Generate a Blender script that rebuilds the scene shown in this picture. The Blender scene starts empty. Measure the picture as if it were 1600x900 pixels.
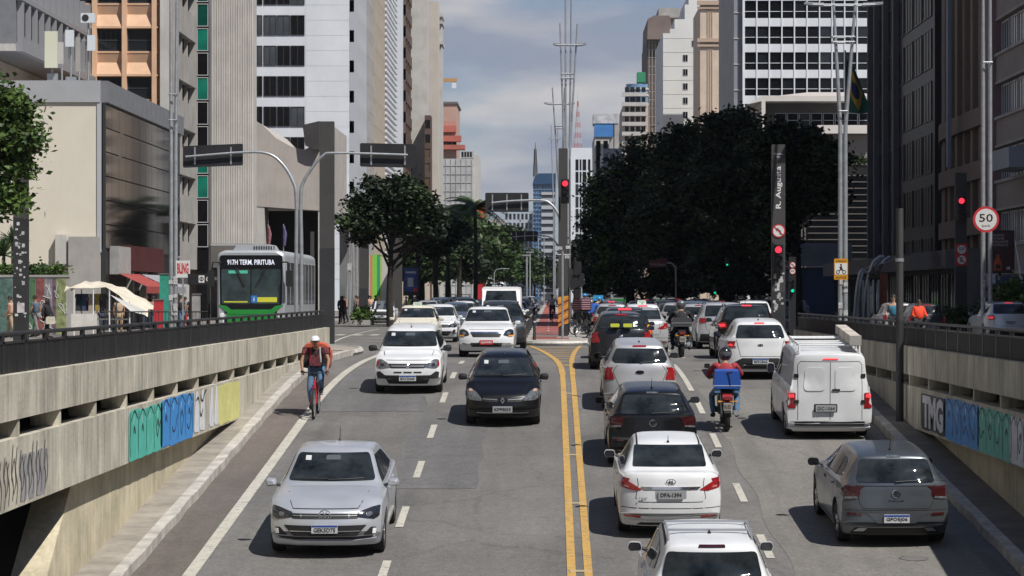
import bpy,bmesh,math,random
from mathutils import Vector,Matrix
from mathutils.bvhtree import BVHTree
R=math.radians
rnd=random.Random(7)
SC=bpy.context.scene
COL=SC.collection
# ---------------------------------------------------------------- camera, sky, sun, exposure
EYE=1.9;FOC=4000.0;VX=860.0;HY=460.0
cam_d=bpy.data.cameras.new('camera');cam=bpy.data.objects.new('camera',cam_d);COL.objects.link(cam)
cam.location=(0,0,EYE);cam.rotation_euler=(R(90),0,0)
cam_d.lens=90;cam_d.sensor_width=36;cam_d.shift_x=-0.0375;cam_d.shift_y=0.00625
cam_d.clip_start=0.5;cam_d.clip_end=20000
SC.camera=cam
SUN_EL,SUN_AZ=54,45
sdir=Vector((math.cos(R(SUN_EL))*math.sin(R(SUN_AZ)),-math.cos(R(SUN_EL))*math.cos(R(SUN_AZ)),math.sin(R(SUN_EL))))
sl=bpy.data.lights.new('sun','SUN');so=bpy.data.objects.new('sun',sl);COL.objects.link(so)
sl.energy=4.6;sl.angle=R(0.5);sl.color=(1.0,0.96,0.895)
so.rotation_euler=sdir.to_track_quat('Z','Y').to_euler()
so.location=(30,-30,60)
w=bpy.data.worlds.new('World');SC.world=w;w.use_nodes=True
def N(nt,t,**kw):
 n=nt.nodes.new(t)
 for k,v in kw.items():
  setattr(n,k,v)
 return n
nt=w.node_tree;nt.nodes.clear()
L=nt.links.new
sky=N(nt,'ShaderNodeTexSky',sky_type='NISHITA',sun_disc=False)
sky.sun_elevation=R(SUN_EL);sky.sun_rotation=math.atan2(sdir.x,sdir.y);sky.dust_density=0.6;sky.ozone_density=3.0
tc=N(nt,'ShaderNodeTexCoord')
mp=N(nt,'ShaderNodeMapping');mp.inputs['Scale'].default_value=(5,5,17);mp.inputs['Location'].default_value=(0.55,0.2,0.35)
nz=N(nt,'ShaderNodeTexNoise');nz.inputs['Scale'].default_value=1.25;nz.inputs['Detail'].default_value=7;nz.inputs['Roughness'].default_value=0.55
cr=N(nt,'ShaderNodeValToRGB');cr.color_ramp.elements[0].position=0.27;cr.color_ramp.elements[1].position=0.50
mp2=N(nt,'ShaderNodeMapping');mp2.inputs['Scale'].default_value=(9,9,34);mp2.inputs['Location'].default_value=(4.1,0,1.15)
nz2=N(nt,'ShaderNodeTexNoise');nz2.inputs['Scale'].default_value=1.0;nz2.inputs['Detail'].default_value=6
cr2=N(nt,'ShaderNodeValToRGB')
e=cr2.color_ramp.elements;e[0].position=0.41;e[0].color=(4.2,4.75,6.0,1);e[1].position=0.62;e[1].color=(8.0,7.9,8.1,1)
mx=N(nt,'ShaderNodeMixRGB');
bc=N(nt,'ShaderNodeMixRGB',blend_type='MULTIPLY');bc.inputs[0].default_value=1;bc.inputs[2].default_value=(0.62,0.78,1.0,1)
bg=N(nt,'ShaderNodeBackground');bg.inputs['Strength'].default_value=0.062
wo=N(nt,'ShaderNodeOutputWorld')
L(tc.outputs['Generated'],mp.inputs[0]);L(mp.outputs[0],nz.inputs['Vector']);L(nz.outputs[0],cr.inputs[0])
L(tc.outputs['Generated'],mp2.inputs[0]);L(mp2.outputs[0],nz2.inputs['Vector']);L(nz2.outputs[0],cr2.inputs[0])
L(sky.outputs[0],bc.inputs[1]);
# clouds fade out towards the unseen zenith to weaken the ambient light
sxyz=N(nt,'ShaderNodeSeparateXYZ');L(tc.outputs['Generated'],sxyz.inputs[0])
mz=N(nt,'ShaderNodeMapRange');mz.inputs[1].default_value=.14;mz.inputs[2].default_value=.42;mz.inputs[3].default_value=1;mz.inputs[4].default_value=.06;L(sxyz.outputs['Z'],mz.inputs[0])
mm=N(nt,'ShaderNodeMath',operation='MULTIPLY');L(cr.outputs[0],mm.inputs[0]);L(mz.outputs[0],mm.inputs[1]);L(mm.outputs[0],mx.inputs[0]);L(bc.outputs[0],mx.inputs[1]);L(cr2.outputs[0],mx.inputs[2])
L(mx.outputs[0],bg.inputs[0]);L(bg.outputs[0],wo.inputs[0])
SC.view_settings.view_transform='Standard';SC.view_settings.look='None'
SC.view_settings.exposure=0.2;SC.view_settings.gamma=1;SC.view_settings.use_curve_mapping=False
SC.cycles.max_bounces=6;SC.cycles.diffuse_bounces=3;SC.cycles.glossy_bounces=3;SC.cycles.transparent_max_bounces=6
SC.cycles.volume_bounces=0
def PX(px,d):return(px-VX)*d/FOC
def PZ(py,d):return EYE+(HY-py)*d/FOC
def road_z(y):
 t=66.5-y
 if t<=-8:return 0.0
 if t<8:return-.08*(t+8)**2/32
 return max(-.08*t,-5.3)
 # ---------------------------------------------------------------- materials
MATS={}
def mat(name,col,rough=.8,metal=0.,var=.0,scale=3.,bump=0.,bscale=None,streak=0.,coat=0.,emit=0.,detail=5.,dirt=None,spec=None,stretch=None,boards=0.):
 """procedural surface: base colour broken up by noise, optional vertical run-off stains, bump"""
 if name in MATS:return MATS[name]
 m=bpy.data.materials.new(name);m.use_nodes=True;t=m.node_tree;b=t.nodes['Principled BSDF']
 b.inputs['Roughness'].default_value=rough;b.inputs['Metallic'].default_value=metal
 if coat:b.inputs['Coat Weight'].default_value=coat;b.inputs['Coat Roughness'].default_value=.04
 if spec is not None:b.inputs['Specular IOR Level'].default_value=spec
 c=(*col,1);b.inputs['Base Color'].default_value=c
 if emit:
  b.inputs['Emission Color'].default_value=c;b.inputs['Emission Strength'].default_value=emit
 tcn=None
 def coords():
  nonlocal tcn
  if tcn is None:
   tcn=N(t,'ShaderNodeTexCoord')
  return tcn.outputs['Object']
 out=None
 if boards:
  mpn=N(t,'ShaderNodeMapping');mpn.inputs['Scale'].default_value=(9,9,.25);t.links.new(coords(),mpn.inputs[0]);n0=N(t,'ShaderNodeTexNoise');n0.inputs['Scale'].default_value=1.5;n0.inputs['Detail'].default_value=3;t.links.new(mpn.outputs[0],n0.inputs['Vector']);bd=N(t,'ShaderNodeMapRange');bd.inputs[1].default_value=.3;bd.inputs[2].default_value=.7;bd.inputs[3].default_value=1-boards;bd.inputs[4].default_value=1.06;t.links.new(n0.outputs[0],bd.inputs[0])
 if var:
  mpn=N(t,'ShaderNodeMapping');t.links.new(coords(),mpn.inputs[0])
  if stretch:mpn.inputs['Scale'].default_value=stretch
  n1=N(t,'ShaderNodeTexNoise');n1.inputs['Scale'].default_value=scale;n1.inputs['Detail'].default_value=detail;n1.inputs['Roughness'].default_value=.62
  t.links.new(mpn.outputs[0],n1.inputs['Vector'])
  mr=N(t,'ShaderNodeMapRange');mr.inputs[1].default_value=.25;mr.inputs[2].default_value=.75
  mr.inputs[3].default_value=1-var;mr.inputs[4].default_value=1+var*.6
  t.links.new(n1.outputs[0],mr.inputs[0])
  mu=N(t,'ShaderNodeMixRGB',blend_type='MULTIPLY');mu.inputs[0].default_value=1;mu.inputs[1].default_value=c
  t.links.new(mr.outputs[0],mu.inputs[2]);out=mu.outputs[0]
  if boards:mb_=N(t,'ShaderNodeMixRGB',blend_type='MULTIPLY');mb_.inputs[0].default_value=1;t.links.new(out,mb_.inputs[1]);t.links.new(bd.outputs[0],mb_.inputs[2]);out=mb_.outputs[0]
 if streak:
  mpn=N(t,'ShaderNodeMapping');mpn.inputs['Scale'].default_value=(3.2,3.2,.22);t.links.new(coords(),mpn.inputs[0])
  n2=N(t,'ShaderNodeTexNoise');n2.inputs['Scale'].default_value=1.6;n2.inputs['Detail'].default_value=6;n2.inputs['Roughness'].default_value=.7
  t.links.new(mpn.outputs[0],n2.inputs['Vector'])
  mr=N(t,'ShaderNodeMapRange');mr.inputs[1].default_value=.5;mr.inputs[2].default_value=.78;mr.inputs[3].default_value=0;mr.inputs[4].default_value=streak
  t.links.new(n2.outputs[0],mr.inputs[0])
  mu=N(t,'ShaderNodeMixRGB');t.links.new(mr.outputs[0],mu.inputs[0])
  if out:t.links.new(out,mu.inputs[1])
  else:mu.inputs[1].default_value=c
  dc=dirt or tuple(x*.3 for x in col);mu.inputs[2].default_value=(*dc,1);out=mu.outputs[0]
 if out:t.links.new(out,b.inputs['Base Color'])
 if bump:
  n3=N(t,'ShaderNodeTexNoise');n3.inputs['Scale'].default_value=bscale or scale*6;n3.inputs['Detail'].default_value=4
  t.links.new(coords(),n3.inputs['Vector'])
  bp=N(t,'ShaderNodeBump');bp.inputs['Strength'].default_value=bump;bp.inputs['Distance'].default_value=.02
  t.links.new(n3.outputs[0],bp.inputs['Height']);t.links.new(bp.outputs[0],b.inputs['Normal'])
 MATS[name]=m
 return m
 # ---------------------------------------------------------------- mesh builder
class MB:
 def __init__(s):s.v=[];s.f=[];s.mi=[]
 def add(s,vs,fs,mi=0,M=None):
  o=len(s.v)
  s.v+=[tuple(M@Vector(p)) if M else tuple(p) for p in vs]
  s.f+=[tuple(i+o for i in f) for f in fs];s.mi+=[mi]*len(fs)
  return s
 def box(s,x0,x1,y0,y1,z0,z1,mi=0,M=None):
  v=[(x0,y0,z0),(x1,y0,z0),(x1,y1,z0),(x0,y1,z0),(x0,y0,z1),(x1,y0,z1),(x1,y1,z1),(x0,y1,z1)]
  return s.add(v,[(0,3,2,1),(4,5,6,7),(0,1,5,4),(1,2,6,5),(2,3,7,6),(3,0,4,7)],mi,M)
 def cbox(s,c,d,mi=0,M=None):
  return s.box(c[0]-d[0]/2,c[0]+d[0]/2,c[1]-d[1]/2,c[1]+d[1]/2,c[2]-d[2]/2,c[2]+d[2]/2,mi,M)
 def tube(s,pts,r,n=8,mi=0,cap=True,M=None):
  pts=[Vector(p) for p in pts];rs=r if isinstance(r,(list,tuple)) else[r]*len(pts)
  vs=[];up=Vector((0,0,1))
  prev=None
  for i,p in enumerate(pts):
   a=pts[max(i-1,0)];b=pts[min(i+1,len(pts)-1)];t=(b-a).normalized()
   if prev is None:
    ref=up if abs(t.dot(up))<.9 else Vector((1,0,0));u=t.cross(ref).normalized()
   else:
    u=(prev-t*prev.dot(t))
    u=u.normalized() if u.length>1e-6 else t.orthogonal().normalized()
   prev=u;w_=t.cross(u)
   for k in range(n):
    an=2*math.pi*k/n
    vs.append(p+(u*math.cos(an)+w_*math.sin(an))*rs[i])
  fs=[]
  for i in range(len(pts)-1):
   for k in range(n):
    k2=(k+1)%n
    fs.append((i*n+k,i*n+k2,(i+1)*n+k2,(i+1)*n+k))
  if cap:fs.append(tuple(range(n-1,-1,-1)));fs.append(tuple(range((len(pts)-1)*n,len(pts)*n)))
  return s.add(vs,fs,mi,M)
 def lathe(s,prof,n=24,axis='Z',mi=0,M=None,closed=False):
  vs=[];fs=[]
  for(r,z) in prof:
   for k in range(n):
    a=2*math.pi*k/n
    if axis=='Z':vs.append((r*math.cos(a),r*math.sin(a),z))
    elif axis=='X':vs.append((z,r*math.cos(a),r*math.sin(a)))
    else:vs.append((r*math.cos(a),z,r*math.sin(a)))
  m=len(prof)
  for i in range(m-(0 if closed else 1)):
   j=(i+1)%m
   for k in range(n):
    k2=(k+1)%n
    fs.append((i*n+k,i*n+k2,j*n+k2,j*n+k))
  return s.add(vs,fs,mi,M)
 def prism(s,poly,a0,a1,axis='Y',mi=0,M=None):
  """2-D outline extruded along an axis; outline is (x,z) for Y, (y,z) for X, (x,y) for Z"""
  n=len(poly)
  def P(p,a):
   return(p[0],a,p[1]) if axis=='Y' else(a,p[0],p[1]) if axis=='X' else(p[0],p[1],a)
  vs=[P(p,a0) for p in poly]+[P(p,a1) for p in poly]
  fs=[tuple(range(n)),tuple(range(2*n-1,n-1,-1))]+[(i,i+n,(i+1)%n+n,(i+1)%n) for i in range(n)]
  return s.add(vs,fs,mi,M)
 def quad(s,a,b,c,d,mi=0):return s.add([a,b,c,d],[(0,1,2,3)],mi)
 def mesh(s,name,mats,smooth=False,fix=True):
  me=bpy.data.meshes.new(name);me.from_pydata(s.v,[],s.f)
  for m in(mats if isinstance(mats,(list,tuple)) else[mats]):me.materials.append(m)
  me.polygons.foreach_set('material_index',s.mi)
  if fix:
   bm=bmesh.new();bm.from_mesh(me);bmesh.ops.recalc_face_normals(bm,faces=bm.faces);bm.to_mesh(me);bm.free()
  if smooth:smooth_mesh(me,smooth if smooth is not True else 40)
  me.update()
  return me
 def build(s,name,mats,parent=None,smooth=False,loc=None,fix=True,color=None):
  return link(name,s.mesh(name,mats,smooth,fix),parent,loc,color)
def smooth_mesh(me,ang=40):
 me.polygons.foreach_set('use_smooth',[True]*len(me.polygons))
 if hasattr(me,'set_sharp_from_angle'):me.set_sharp_from_angle(angle=R(ang))
def link(name,me,parent=None,loc=None,color=None):
 o=bpy.data.objects.new(name,me);COL.objects.link(o)
 if parent:o.parent=parent
 if loc:o.location=loc
 if color:o.color=color
 return o
def tag(o,label=None,cat=None,group=None,kind=None):
 if label:o['label']=label
 if cat:o['category']=cat
 if group:o['group']=group
 if kind:o['kind']=kind
 return o
def thing(name,label,cat,loc=(0,0,0),rz=0,group=None):
 o=bpy.data.objects.new(name,None);COL.objects.link(o);o.location=loc;o.rotation_euler=(0,0,rz)
 o.empty_display_size=.2
 return tag(o,label,cat,group)
def dup(root,loc=None,rot=None,label=None,group=None,scale=None,color=None):
 kids={}
 for o in COL.objects:
  if o.parent:kids.setdefault(o.parent.name,[]).append(o)
 return _dup(root,kids,loc,rot,label,group,scale,color)
def _dup(root,kids,loc,rot,label,group,scale,color):
 r=root.copy();COL.objects.link(r)
 if loc is not None:r.location=loc
 if rot is not None:r.rotation_euler=rot
 if scale is not None:r.scale=scale if isinstance(scale,(tuple,list)) else(scale,)*3
 if label:r['label']=label
 if group:r['group']=group
 def cp(src,dst):
  for ch in kids.get(src.name,[]):
   c=ch.copy();COL.objects.link(c);c.parent=dst
   if color and c.get('painted'):c.color=color
   cp(ch,c)
 cp(root,r)
 if color and r.get('painted'):r.color=color
 return r
TMP=bpy.data.scenes.new('workbench')
def evaluated(o):
 """mesh of an object with its modifiers applied, made in a small scene of its own"""
 TMP.collection.objects.link(o)
 with bpy.context.temp_override(scene=TMP,view_layer=TMP.view_layers[0]):dg=bpy.context.evaluated_depsgraph_get()
 me=bpy.data.meshes.new_from_object(o.evaluated_get(dg),depsgraph=dg);TMP.collection.objects.unlink(o);return me
def font_mesh(txt,size,mat_,name='lettering',ext=.002,bold=0.,spacing=1.,align='CENTER',valign='CENTER'):
 cu=bpy.data.curves.new(name,'FONT');cu.body=txt;cu.size=size;cu.extrude=ext;cu.offset=bold;cu.space_character=spacing
 cu.align_x=align;cu.align_y=valign;cu.resolution_u=2
 o=bpy.data.objects.new(name,cu);me=evaluated(o);bpy.data.objects.remove(o);bpy.data.curves.remove(cu)
 me.materials.clear();me.materials.append(mat_);me.name=name
 return me
def lettering(txt,size,mat_,parent,loc,rot=(R(90),0,0),name='lettering',fit=None,**kw):
 """standing lettering facing -y by default; fit = (width, height) scales it to a box"""
 me=font_mesh(txt,size,mat_,name,**kw)
 if fit:
  xs=[v.co.x for v in me.vertices];ys=[v.co.y for v in me.vertices]
  cx,cy=(max(xs)+min(xs))/2,(max(ys)+min(ys))/2;sx=fit[0]/(max(xs)-min(xs));sy=fit[1]/(max(ys)-min(ys))
  for v in me.vertices:v.co.x=(v.co.x-cx)*sx;v.co.y=(v.co.y-cy)*sy
 o=link(name,me,parent,loc);o.rotation_euler=rot
 return o
def arcpts(cx,cy,r,a0,a1,n=8):
 return[(cx+r*math.cos(R(a0+(a1-a0)*i/n)),cy+r*math.sin(R(a0+(a1-a0)*i/n))) for i in range(n+1)]
def round_poly(poly,r,n=3):
 """round the corners of an outline; r is one radius or one per corner"""
 out=[];m=len(poly)
 for i,p in enumerate(poly):
  a=Vector(poly[i-1]);b=Vector(p);c=Vector(poly[(i+1)%m]);rr=r[i] if isinstance(r,(list,tuple)) else r
  d1=(a-b);d2=(c-b);k=min(rr,d1.length*.48,d2.length*.48)
  if k<1e-4:out.append(tuple(b));continue
  p1=b+d1.normalized()*k;p2=b+d2.normalized()*k
  for j in range(n+1):
   t=j/n;out.append(tuple(p1*(1-t)**2+b*2*t*(1-t)+p2*t*t))
 return out
 # ================================================================ SETTING: ground, roads, ramp walls
def asphalt(name,base,seed=0.):
 m=bpy.data.materials.new(name);m.use_nodes=True;t=m.node_tree;b=t.nodes['Principled BSDF'];K=t.links.new
 tcn=N(t,'ShaderNodeTexCoord');
 mp_=N(t,'ShaderNodeMapping');mp_.inputs['Location'].default_value=(seed,seed*2,0);K(tcn.outputs['Object'],mp_.inputs[0])
 co=mp_.outputs[0]
 def noise(sc,det=5,rough=.6,stretch=None):
  n=N(t,'ShaderNodeTexNoise');n.inputs['Scale'].default_value=sc;n.inputs['Detail'].default_value=det;n.inputs['Roughness'].default_value=rough
  if stretch:
   q=N(t,'ShaderNodeMapping');q.inputs['Scale'].default_value=stretch;K(co,q.inputs[0]);K(q.outputs[0],n.inputs['Vector'])
  else:K(co,n.inputs['Vector'])
  return n.outputs[0]
 def rng(s,a,b_,c,d):
  r=N(t,'ShaderNodeMapRange');r.inputs[1].default_value=a;r.inputs[2].default_value=b_;r.inputs[3].default_value=c;r.inputs[4].default_value=d
  K(s,r.inputs[0]);return r.outputs[0]
 def mul(a,b_):
  r=N(t,'ShaderNodeMath',operation='MULTIPLY');K(a,r.inputs[0]);K(b_,r.inputs[1]);return r.outputs[0]
 f=mul(rng(noise(.22,6),.3,.7,.82,1.14),rng(noise(36,3,.85),.3,.7,.6,1.42))
 f=mul(f,rng(noise(1,6,.65,(1.5,.09,1)),.3,.7,.86,1.1))
 f=mul(f,rng(noise(6,6,.7),.3,.7,.84,1.12));f=mul(f,rng(noise(15,3,.7),.3,.7,.84,1.16));f=mul(f,rng(noise(1,4,.6,(1.1,.03,1)),.5,.72,1.0,.80))
 # dark oil and repair stains with soft edges
 f=mul(f,rng(noise(.55,4,.5,(1,.35,1)),.60,.70,1.0,.74));f=mul(f,rng(noise(1.7,5,.7),.60,.72,1.0,.8))
 # crack lines: warped cell edges, only here and there
 wv=N(t,'ShaderNodeTexVoronoi',feature='DISTANCE_TO_EDGE');wv.inputs['Scale'].default_value=.33
 n=N(t,'ShaderNodeTexNoise');n.inputs['Scale'].default_value=2.2;n.inputs['Detail'].default_value=5;K(co,n.inputs['Vector'])
 mxn=N(t,'ShaderNodeMixRGB');mxn.inputs[0].default_value=.3;K(co,mxn.inputs[1]);K(n.outputs['Color'],mxn.inputs[2])
 K(mxn.outputs[0],wv.inputs['Vector'])
 ck=rng(wv.outputs['Distance'],.004,.011,.0,1.)
 msk=rng(noise(.16,2),.42,.5,1.,0.)
 mxm=N(t,'ShaderNodeMath',operation='MAXIMUM');K(ck,mxm.inputs[0]);K(msk,mxm.inputs[1])
 f=mul(f,rng(mxm.outputs[0],0,1,.86,1.))
 mu=N(t,'ShaderNodeMixRGB',blend_type='MULTIPLY');mu.inputs[0].default_value=1;mu.inputs[1].default_value=(*base,1);K(f,mu.inputs[2])
 K(mu.outputs[0],b.inputs['Base Color']);b.inputs['Roughness'].default_value=.86
 bp=N(t,'ShaderNodeBump');bp.inputs['Strength'].default_value=.5;bp.inputs['Distance'].default_value=.012
 K(noise(55,3,.7),bp.inputs['Height']);K(bp.outputs[0],b.inputs['Normal'])
 return m
M_asph=asphalt('asphalt',(.148,.142,.135))
M_asph2=asphalt('asphalt_patch',(.132,.130,.128),7)
M_gutter=asphalt('gutter_asphalt',(.145,.122,.108),3)
M_side=asphalt('side_road',(.14,.137,.132),11)
def paint(name,col,wear=.5):
 """road paint worn through to the asphalt"""
 m=bpy.data.materials.new(name);m.use_nodes=True;t=m.node_tree;b=t.nodes['Principled BSDF'];K=t.links.new
 c=N(t,'ShaderNodeTexCoord');n=N(t,'ShaderNodeTexNoise');n.inputs['Scale'].default_value=9;n.inputs['Detail'].default_value=8;n.inputs['Roughness'].default_value=.75
 K(c.outputs['Object'],n.inputs['Vector']);r=N(t,'ShaderNodeValToRGB');r.color_ramp.elements[0].position=.28+.1*wear;r.color_ramp.elements[1].position=.42+.12*wear
 r.color_ramp.elements[0].color=(.17,.16,.15,1);r.color_ramp.elements[1].color=(*col,1)
 K(n.outputs[0],r.inputs[0])
 n2=N(t,'ShaderNodeTexNoise');n2.inputs['Scale'].default_value=1.3;n2.inputs['Detail'].default_value=4;K(c.outputs['Object'],n2.inputs['Vector'])
 mr=N(t,'ShaderNodeMapRange');mr.inputs[3].default_value=.75;mr.inputs[4].default_value=1.15;K(n2.outputs[0],mr.inputs[0])
 mu=N(t,'ShaderNodeMixRGB',blend_type='MULTIPLY');mu.inputs[0].default_value=1;K(r.outputs[0],mu.inputs[1]);K(mr.outputs[0],mu.inputs[2])
 K(mu.outputs[0],b.inputs['Base Color']);b.inputs['Roughness'].default_value=.7
 return m
M_white=paint('white_road_paint',(.50,.475,.41))
M_yel=paint('yellow_road_paint',(.52,.31,.075),.6)
M_conc=mat('ramp_concrete',(.54,.505,.415),.9,var=.45,scale=1.3,bump=.4,bscale=14,streak=.9,dirt=(.12,.11,.095),stretch=(1,1,.6),boards=.16)
M_conc_low=mat('ramp_concrete_mossy',(.56,.50,.36),.92,var=.4,scale=1.1,bump=.35,bscale=12,streak=.6,dirt=(.2,.19,.09),boards=.14)
M_kerb=mat('kerb_concrete',(.47,.44,.40),.9,var=.45,scale=3,bump=.3)
M_pave=mat('pavement',(.20,.185,.17),.9,var=.35,scale=.8,bump=.2,bscale=30)
M_dark=mat('painted_void_shade',(.012,.011,.011),.95)  # near-black colour stands in for the shade inside openings and porches
M_slate=mat('ground_paving',(.17,.165,.155),.9,var=.3,scale=.5)
M_black=mat('black_paint',(.012,.012,.013),.45,var=.3,scale=4)
M_rail=mat('railing_black',(.022,.022,.024),.5,var=.5,scale=2.5,streak=.35,dirt=(.09,.085,.08))
M_steel=mat('galvanised_steel',(.42,.44,.46),.45,.55,var=.25,scale=5)
M_red=mat('cycle_path_red',(.30,.085,.07),.85,var=.35,scale=3)
def ys_between(a,b,step):
 n=max(1,int(math.ceil((b-a)/step)));return[a+(b-a)*i/n for i in range(n+1)]
def strip(name,ya,yb,xl,xr,dz,m,step=1.5,label=None,kind='structure',parent=None,zf=road_z):
 """a sheet that follows the road; xl and xr are numbers or functions of y"""
 mb=MB();fl=xl if callable(xl) else(lambda y:xl);fr=xr if callable(xr) else(lambda y:xr)
 Y=ys_between(ya,yb,step);vs=[]
 for y in Y:vs+=[(fl(y),y,zf(y)+dz),(fr(y),y,zf(y)+dz)]
 mb.add(vs,[(2*i,2*i+1,2*i+3,2*i+2) for i in range(len(Y)-1)])
 o=mb.build(name,m,parent)
 if kind:o['kind']=kind
 return o
LX,RX=-6.7,7.6
# far ground sheet, with the trench of the underpass ramp left open
g=MB()
g.box(-4000,LX-.28,-400,84,-.4,-.012);g.box(RX+.28,4000,-400,84,-.4,-.012);g.box(-4000,4000,84,9000,-8,-.012)
tag(g.build('ground',M_slate),kind='structure')
strip('ramp_road',10,84,LX-.4,RX+.4,0,M_asph,1.0)
strip('avenue_road',84,2500,-15.5,17.0,0,M_asph,40)
strip('side_road_left',20,84,-15.5,LX-.36,-.004,M_side,8,zf=lambda y:0)
strip('side_road_right',20,84,RX+.36,17.0,-.004,M_side,8,zf=lambda y:0)
for nm,a,b in(('pavement_left',-60,-15.5),('pavement_right',17.0,60)):
 mb=MB();mb.box(a,b,20,2500,-.01,.13);tag(mb.build(nm,M_pave),kind='structure')
mb=MB();mb.box(-15.5,-15.3,20,2500,-.01,.135);tag(mb.build('kerb_left',M_kerb),kind='structure')
mb=MB();mb.box(16.8,17.0,20,2500,-.01,.135);tag(mb.build('kerb_right',M_kerb),kind='structure')
# reddish gutters and repair patches
strip('gutter_left',20,66,-6.25,lambda y:-5.48+.02*math.sin(y*.7),.004,M_gutter,1)
strip('repair_patch',46.3,57.2,lambda y:-2.95+.05*math.sin(y*1.3),lambda y:-1.35+.04*math.sin(y*1.9),.005,M_asph2,.6)
strip('repair_patch',57.4,68.5,lambda y:-5.2,lambda y:-2.9+.1*math.sin(y),.005,M_asph2,.8)
strip('repair_patch',24,62,lambda y:3.62+.06*math.sin(y),6.6,.005,asphalt('asphalt_pale',(.178,.168,.152),23),.8)
# painted markings
def marks(name,segs,m,dz=.01):
 mb=MB()
 for(ya,yb,xa,xb) in segs:
  Y=ys_between(ya,yb,1.0);vs=[]
  for y in Y:vs+=[(xa,y,road_z(y)+dz),(xb,y,road_z(y)+dz)]
  mb.add(vs,[(2*i,2*i+1,2*i+3,2*i+2) for i in range(len(Y)-1)])
 return tag(mb.build(name,m),kind='structure')
marks('lane_dashes',[(y,y+2.1,-2.56,-2.43) for y in(20.5,26.2,31.9,37.1,42.2,47.6,53.0,59.0,64.8,71)],M_white)
marks('lane_dashes',[(y,y+2.1,3.33,3.46) for y in(22.5,28.3,34.0,39.4,44.8,51.6,57)]+[(61.5,70.5,3.33,3.46)]+[(y,y+3,3.9,4.03) for y in range(76,130,9)],M_white)
marks('double_yellow_line',[(20,66,.25,.38),(20,66,.505,.63)],M_yel,.012)
def curve_line(name,pts,wd,m,dz=.012):
 """a marking along a polyline of (x, y)"""
 mb=MB();P=[Vector((p[0],p[1])) for p in pts];vs=[]
 for i,p in enumerate(P):
  t=(P[min(i+1,len(P)-1)]-P[max(i-1,0)]).normalized();n=Vector((-t.y,t.x))*wd/2
  for q in(p+n,p-n):vs.append((q.x,q.y,road_z(q.y)+dz))
 mb.add(vs,[(2*i,2*i+1,2*i+3,2*i+2) for i in range(len(P)-1)])
 return tag(mb.build(name,m),kind='structure')
def lerp_pts(pts,n=8):
 out=[]
 for a,b in zip(pts,pts[1:]):out+=[(a[0]+(b[0]-a[0])*i/n,a[1]+(b[1]-a[1])*i/n) for i in range(n)]
 return out+[pts[-1]]
def smooth_pts(pts,k=6):
 out=[];P=[pts[0]]+list(pts)+[pts[-1]]
 for i in range(1,len(P)-2):
  for j in range(k):
   t=j/k;q=[]
   for c in range(len(pts[0])):
    p0,p1,p2,p3=P[i-1][c],P[i][c],P[i+1][c],P[i+2][c]
    q.append(.5*(2*p1+(p2-p0)*t+(2*p0-5*p1+4*p2-p3)*t*t+(3*p1-p0-3*p2+p3)*t**3))
   out.append(tuple(q))
 out.append(tuple(pts[-1]));return out
curve_line('edge_line',smooth_pts([(-5.36,20),(-5.36,34),(-5.38,48),(-5.4,58),(-5.35,66),(-5.3,72),(-5.35,80)]),.2,M_white)
curve_line('edge_line',smooth_pts([(-5.6,100),(-7.2,103),(-9.3,104.5),(-11.5,105)]),.16,M_white)
curve_line('edge_line',smooth_pts([(-7.5,88),(-8.5,100),(-9.2,118),(-9.4,140)]),.12,M_white)
# yellow splay and hatching before the median
curve_line('yellow_splay',smooth_pts([(.315,66),(.26,70),(.06,77),(-.3,86),(-.75,94)]),.16,M_yel)
curve_line('yellow_splay',smooth_pts([(.57,66),(.62,74),(.82,85),(1.1,94)]),.14,M_yel)
for k in range(9):
 y=70+k*2.6;xa=.32-.034*(y-66)+.12;xb=.67+.012*(y-66)-.1
 curve_line('yellow_hatching',lerp_pts([(xa,y),(xb,y+.25)],2),.42,M_yel,.01)
 # small raised reflective studs across the yellow lines
M_stud=mat('road_stud',(.55,.45,.28),.5)
for k,y in enumerate((38.3,44.6,50.5,60.8)):
 mb=MB();mb.cbox((.44,y,road_z(y)+.018),(.3,.07,.024));tag(mb.build('road_stud',M_stud),f'small pale stud bar across the double yellow line, {["first", "second", "third", "fourth"][k]} from the camera','road stud','stud bars across the double yellow line')
 # zebra stop line far
marks('crossing_stripes',[(118+.0,121,x,x+.4) for x in[-14+.8*i for i in range(16)]]+[(118,121,2+.8*i,2.4+.8*i) for i in range(18)],M_white)
# kerbs of the ramp: low walkway strips beside the walls
def kerb(name,X0,X1,ya,yb,h=.16):
 mb=MB();Y=ys_between(ya,yb,1.2);vs=[]
 for y in Y:
  z=road_z(y);j=.02*math.sin(y*2.1);vs+=[(X0+j,y,z-.05),(X0+j,y,z+h),(X1,y,z+h),(X1,y,z-.05)]
 fs=[]
 for i in range(len(Y)-1):
  a=4*i;fs+=[(a+k,a+k+1,a+k+5,a+k+4) for k in range(3)]
 fs+=[(0,1,2,3),(4*(len(Y)-1),4*(len(Y)-1)+1,4*(len(Y)-1)+2,4*(len(Y)-1)+3)]
 mb.add(vs,fs);return tag(mb.build(name,M_kerb),kind='structure')
kerb('kerb_ramp_left',-6.22,-6.42,20,80);kerb('kerb_ramp_right',7.0,7.2,20,84)
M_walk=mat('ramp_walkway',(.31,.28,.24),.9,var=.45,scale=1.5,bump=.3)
strip('walkway_left',20,80,-7.5,-6.41,.15,M_walk,1.2);strip('walkway_right',20,84,7.19,8.5,.15,mat('ramp_walkway_dark',(.16,.145,.125),.9,var=.4,scale=1.5),1.2)
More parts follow.
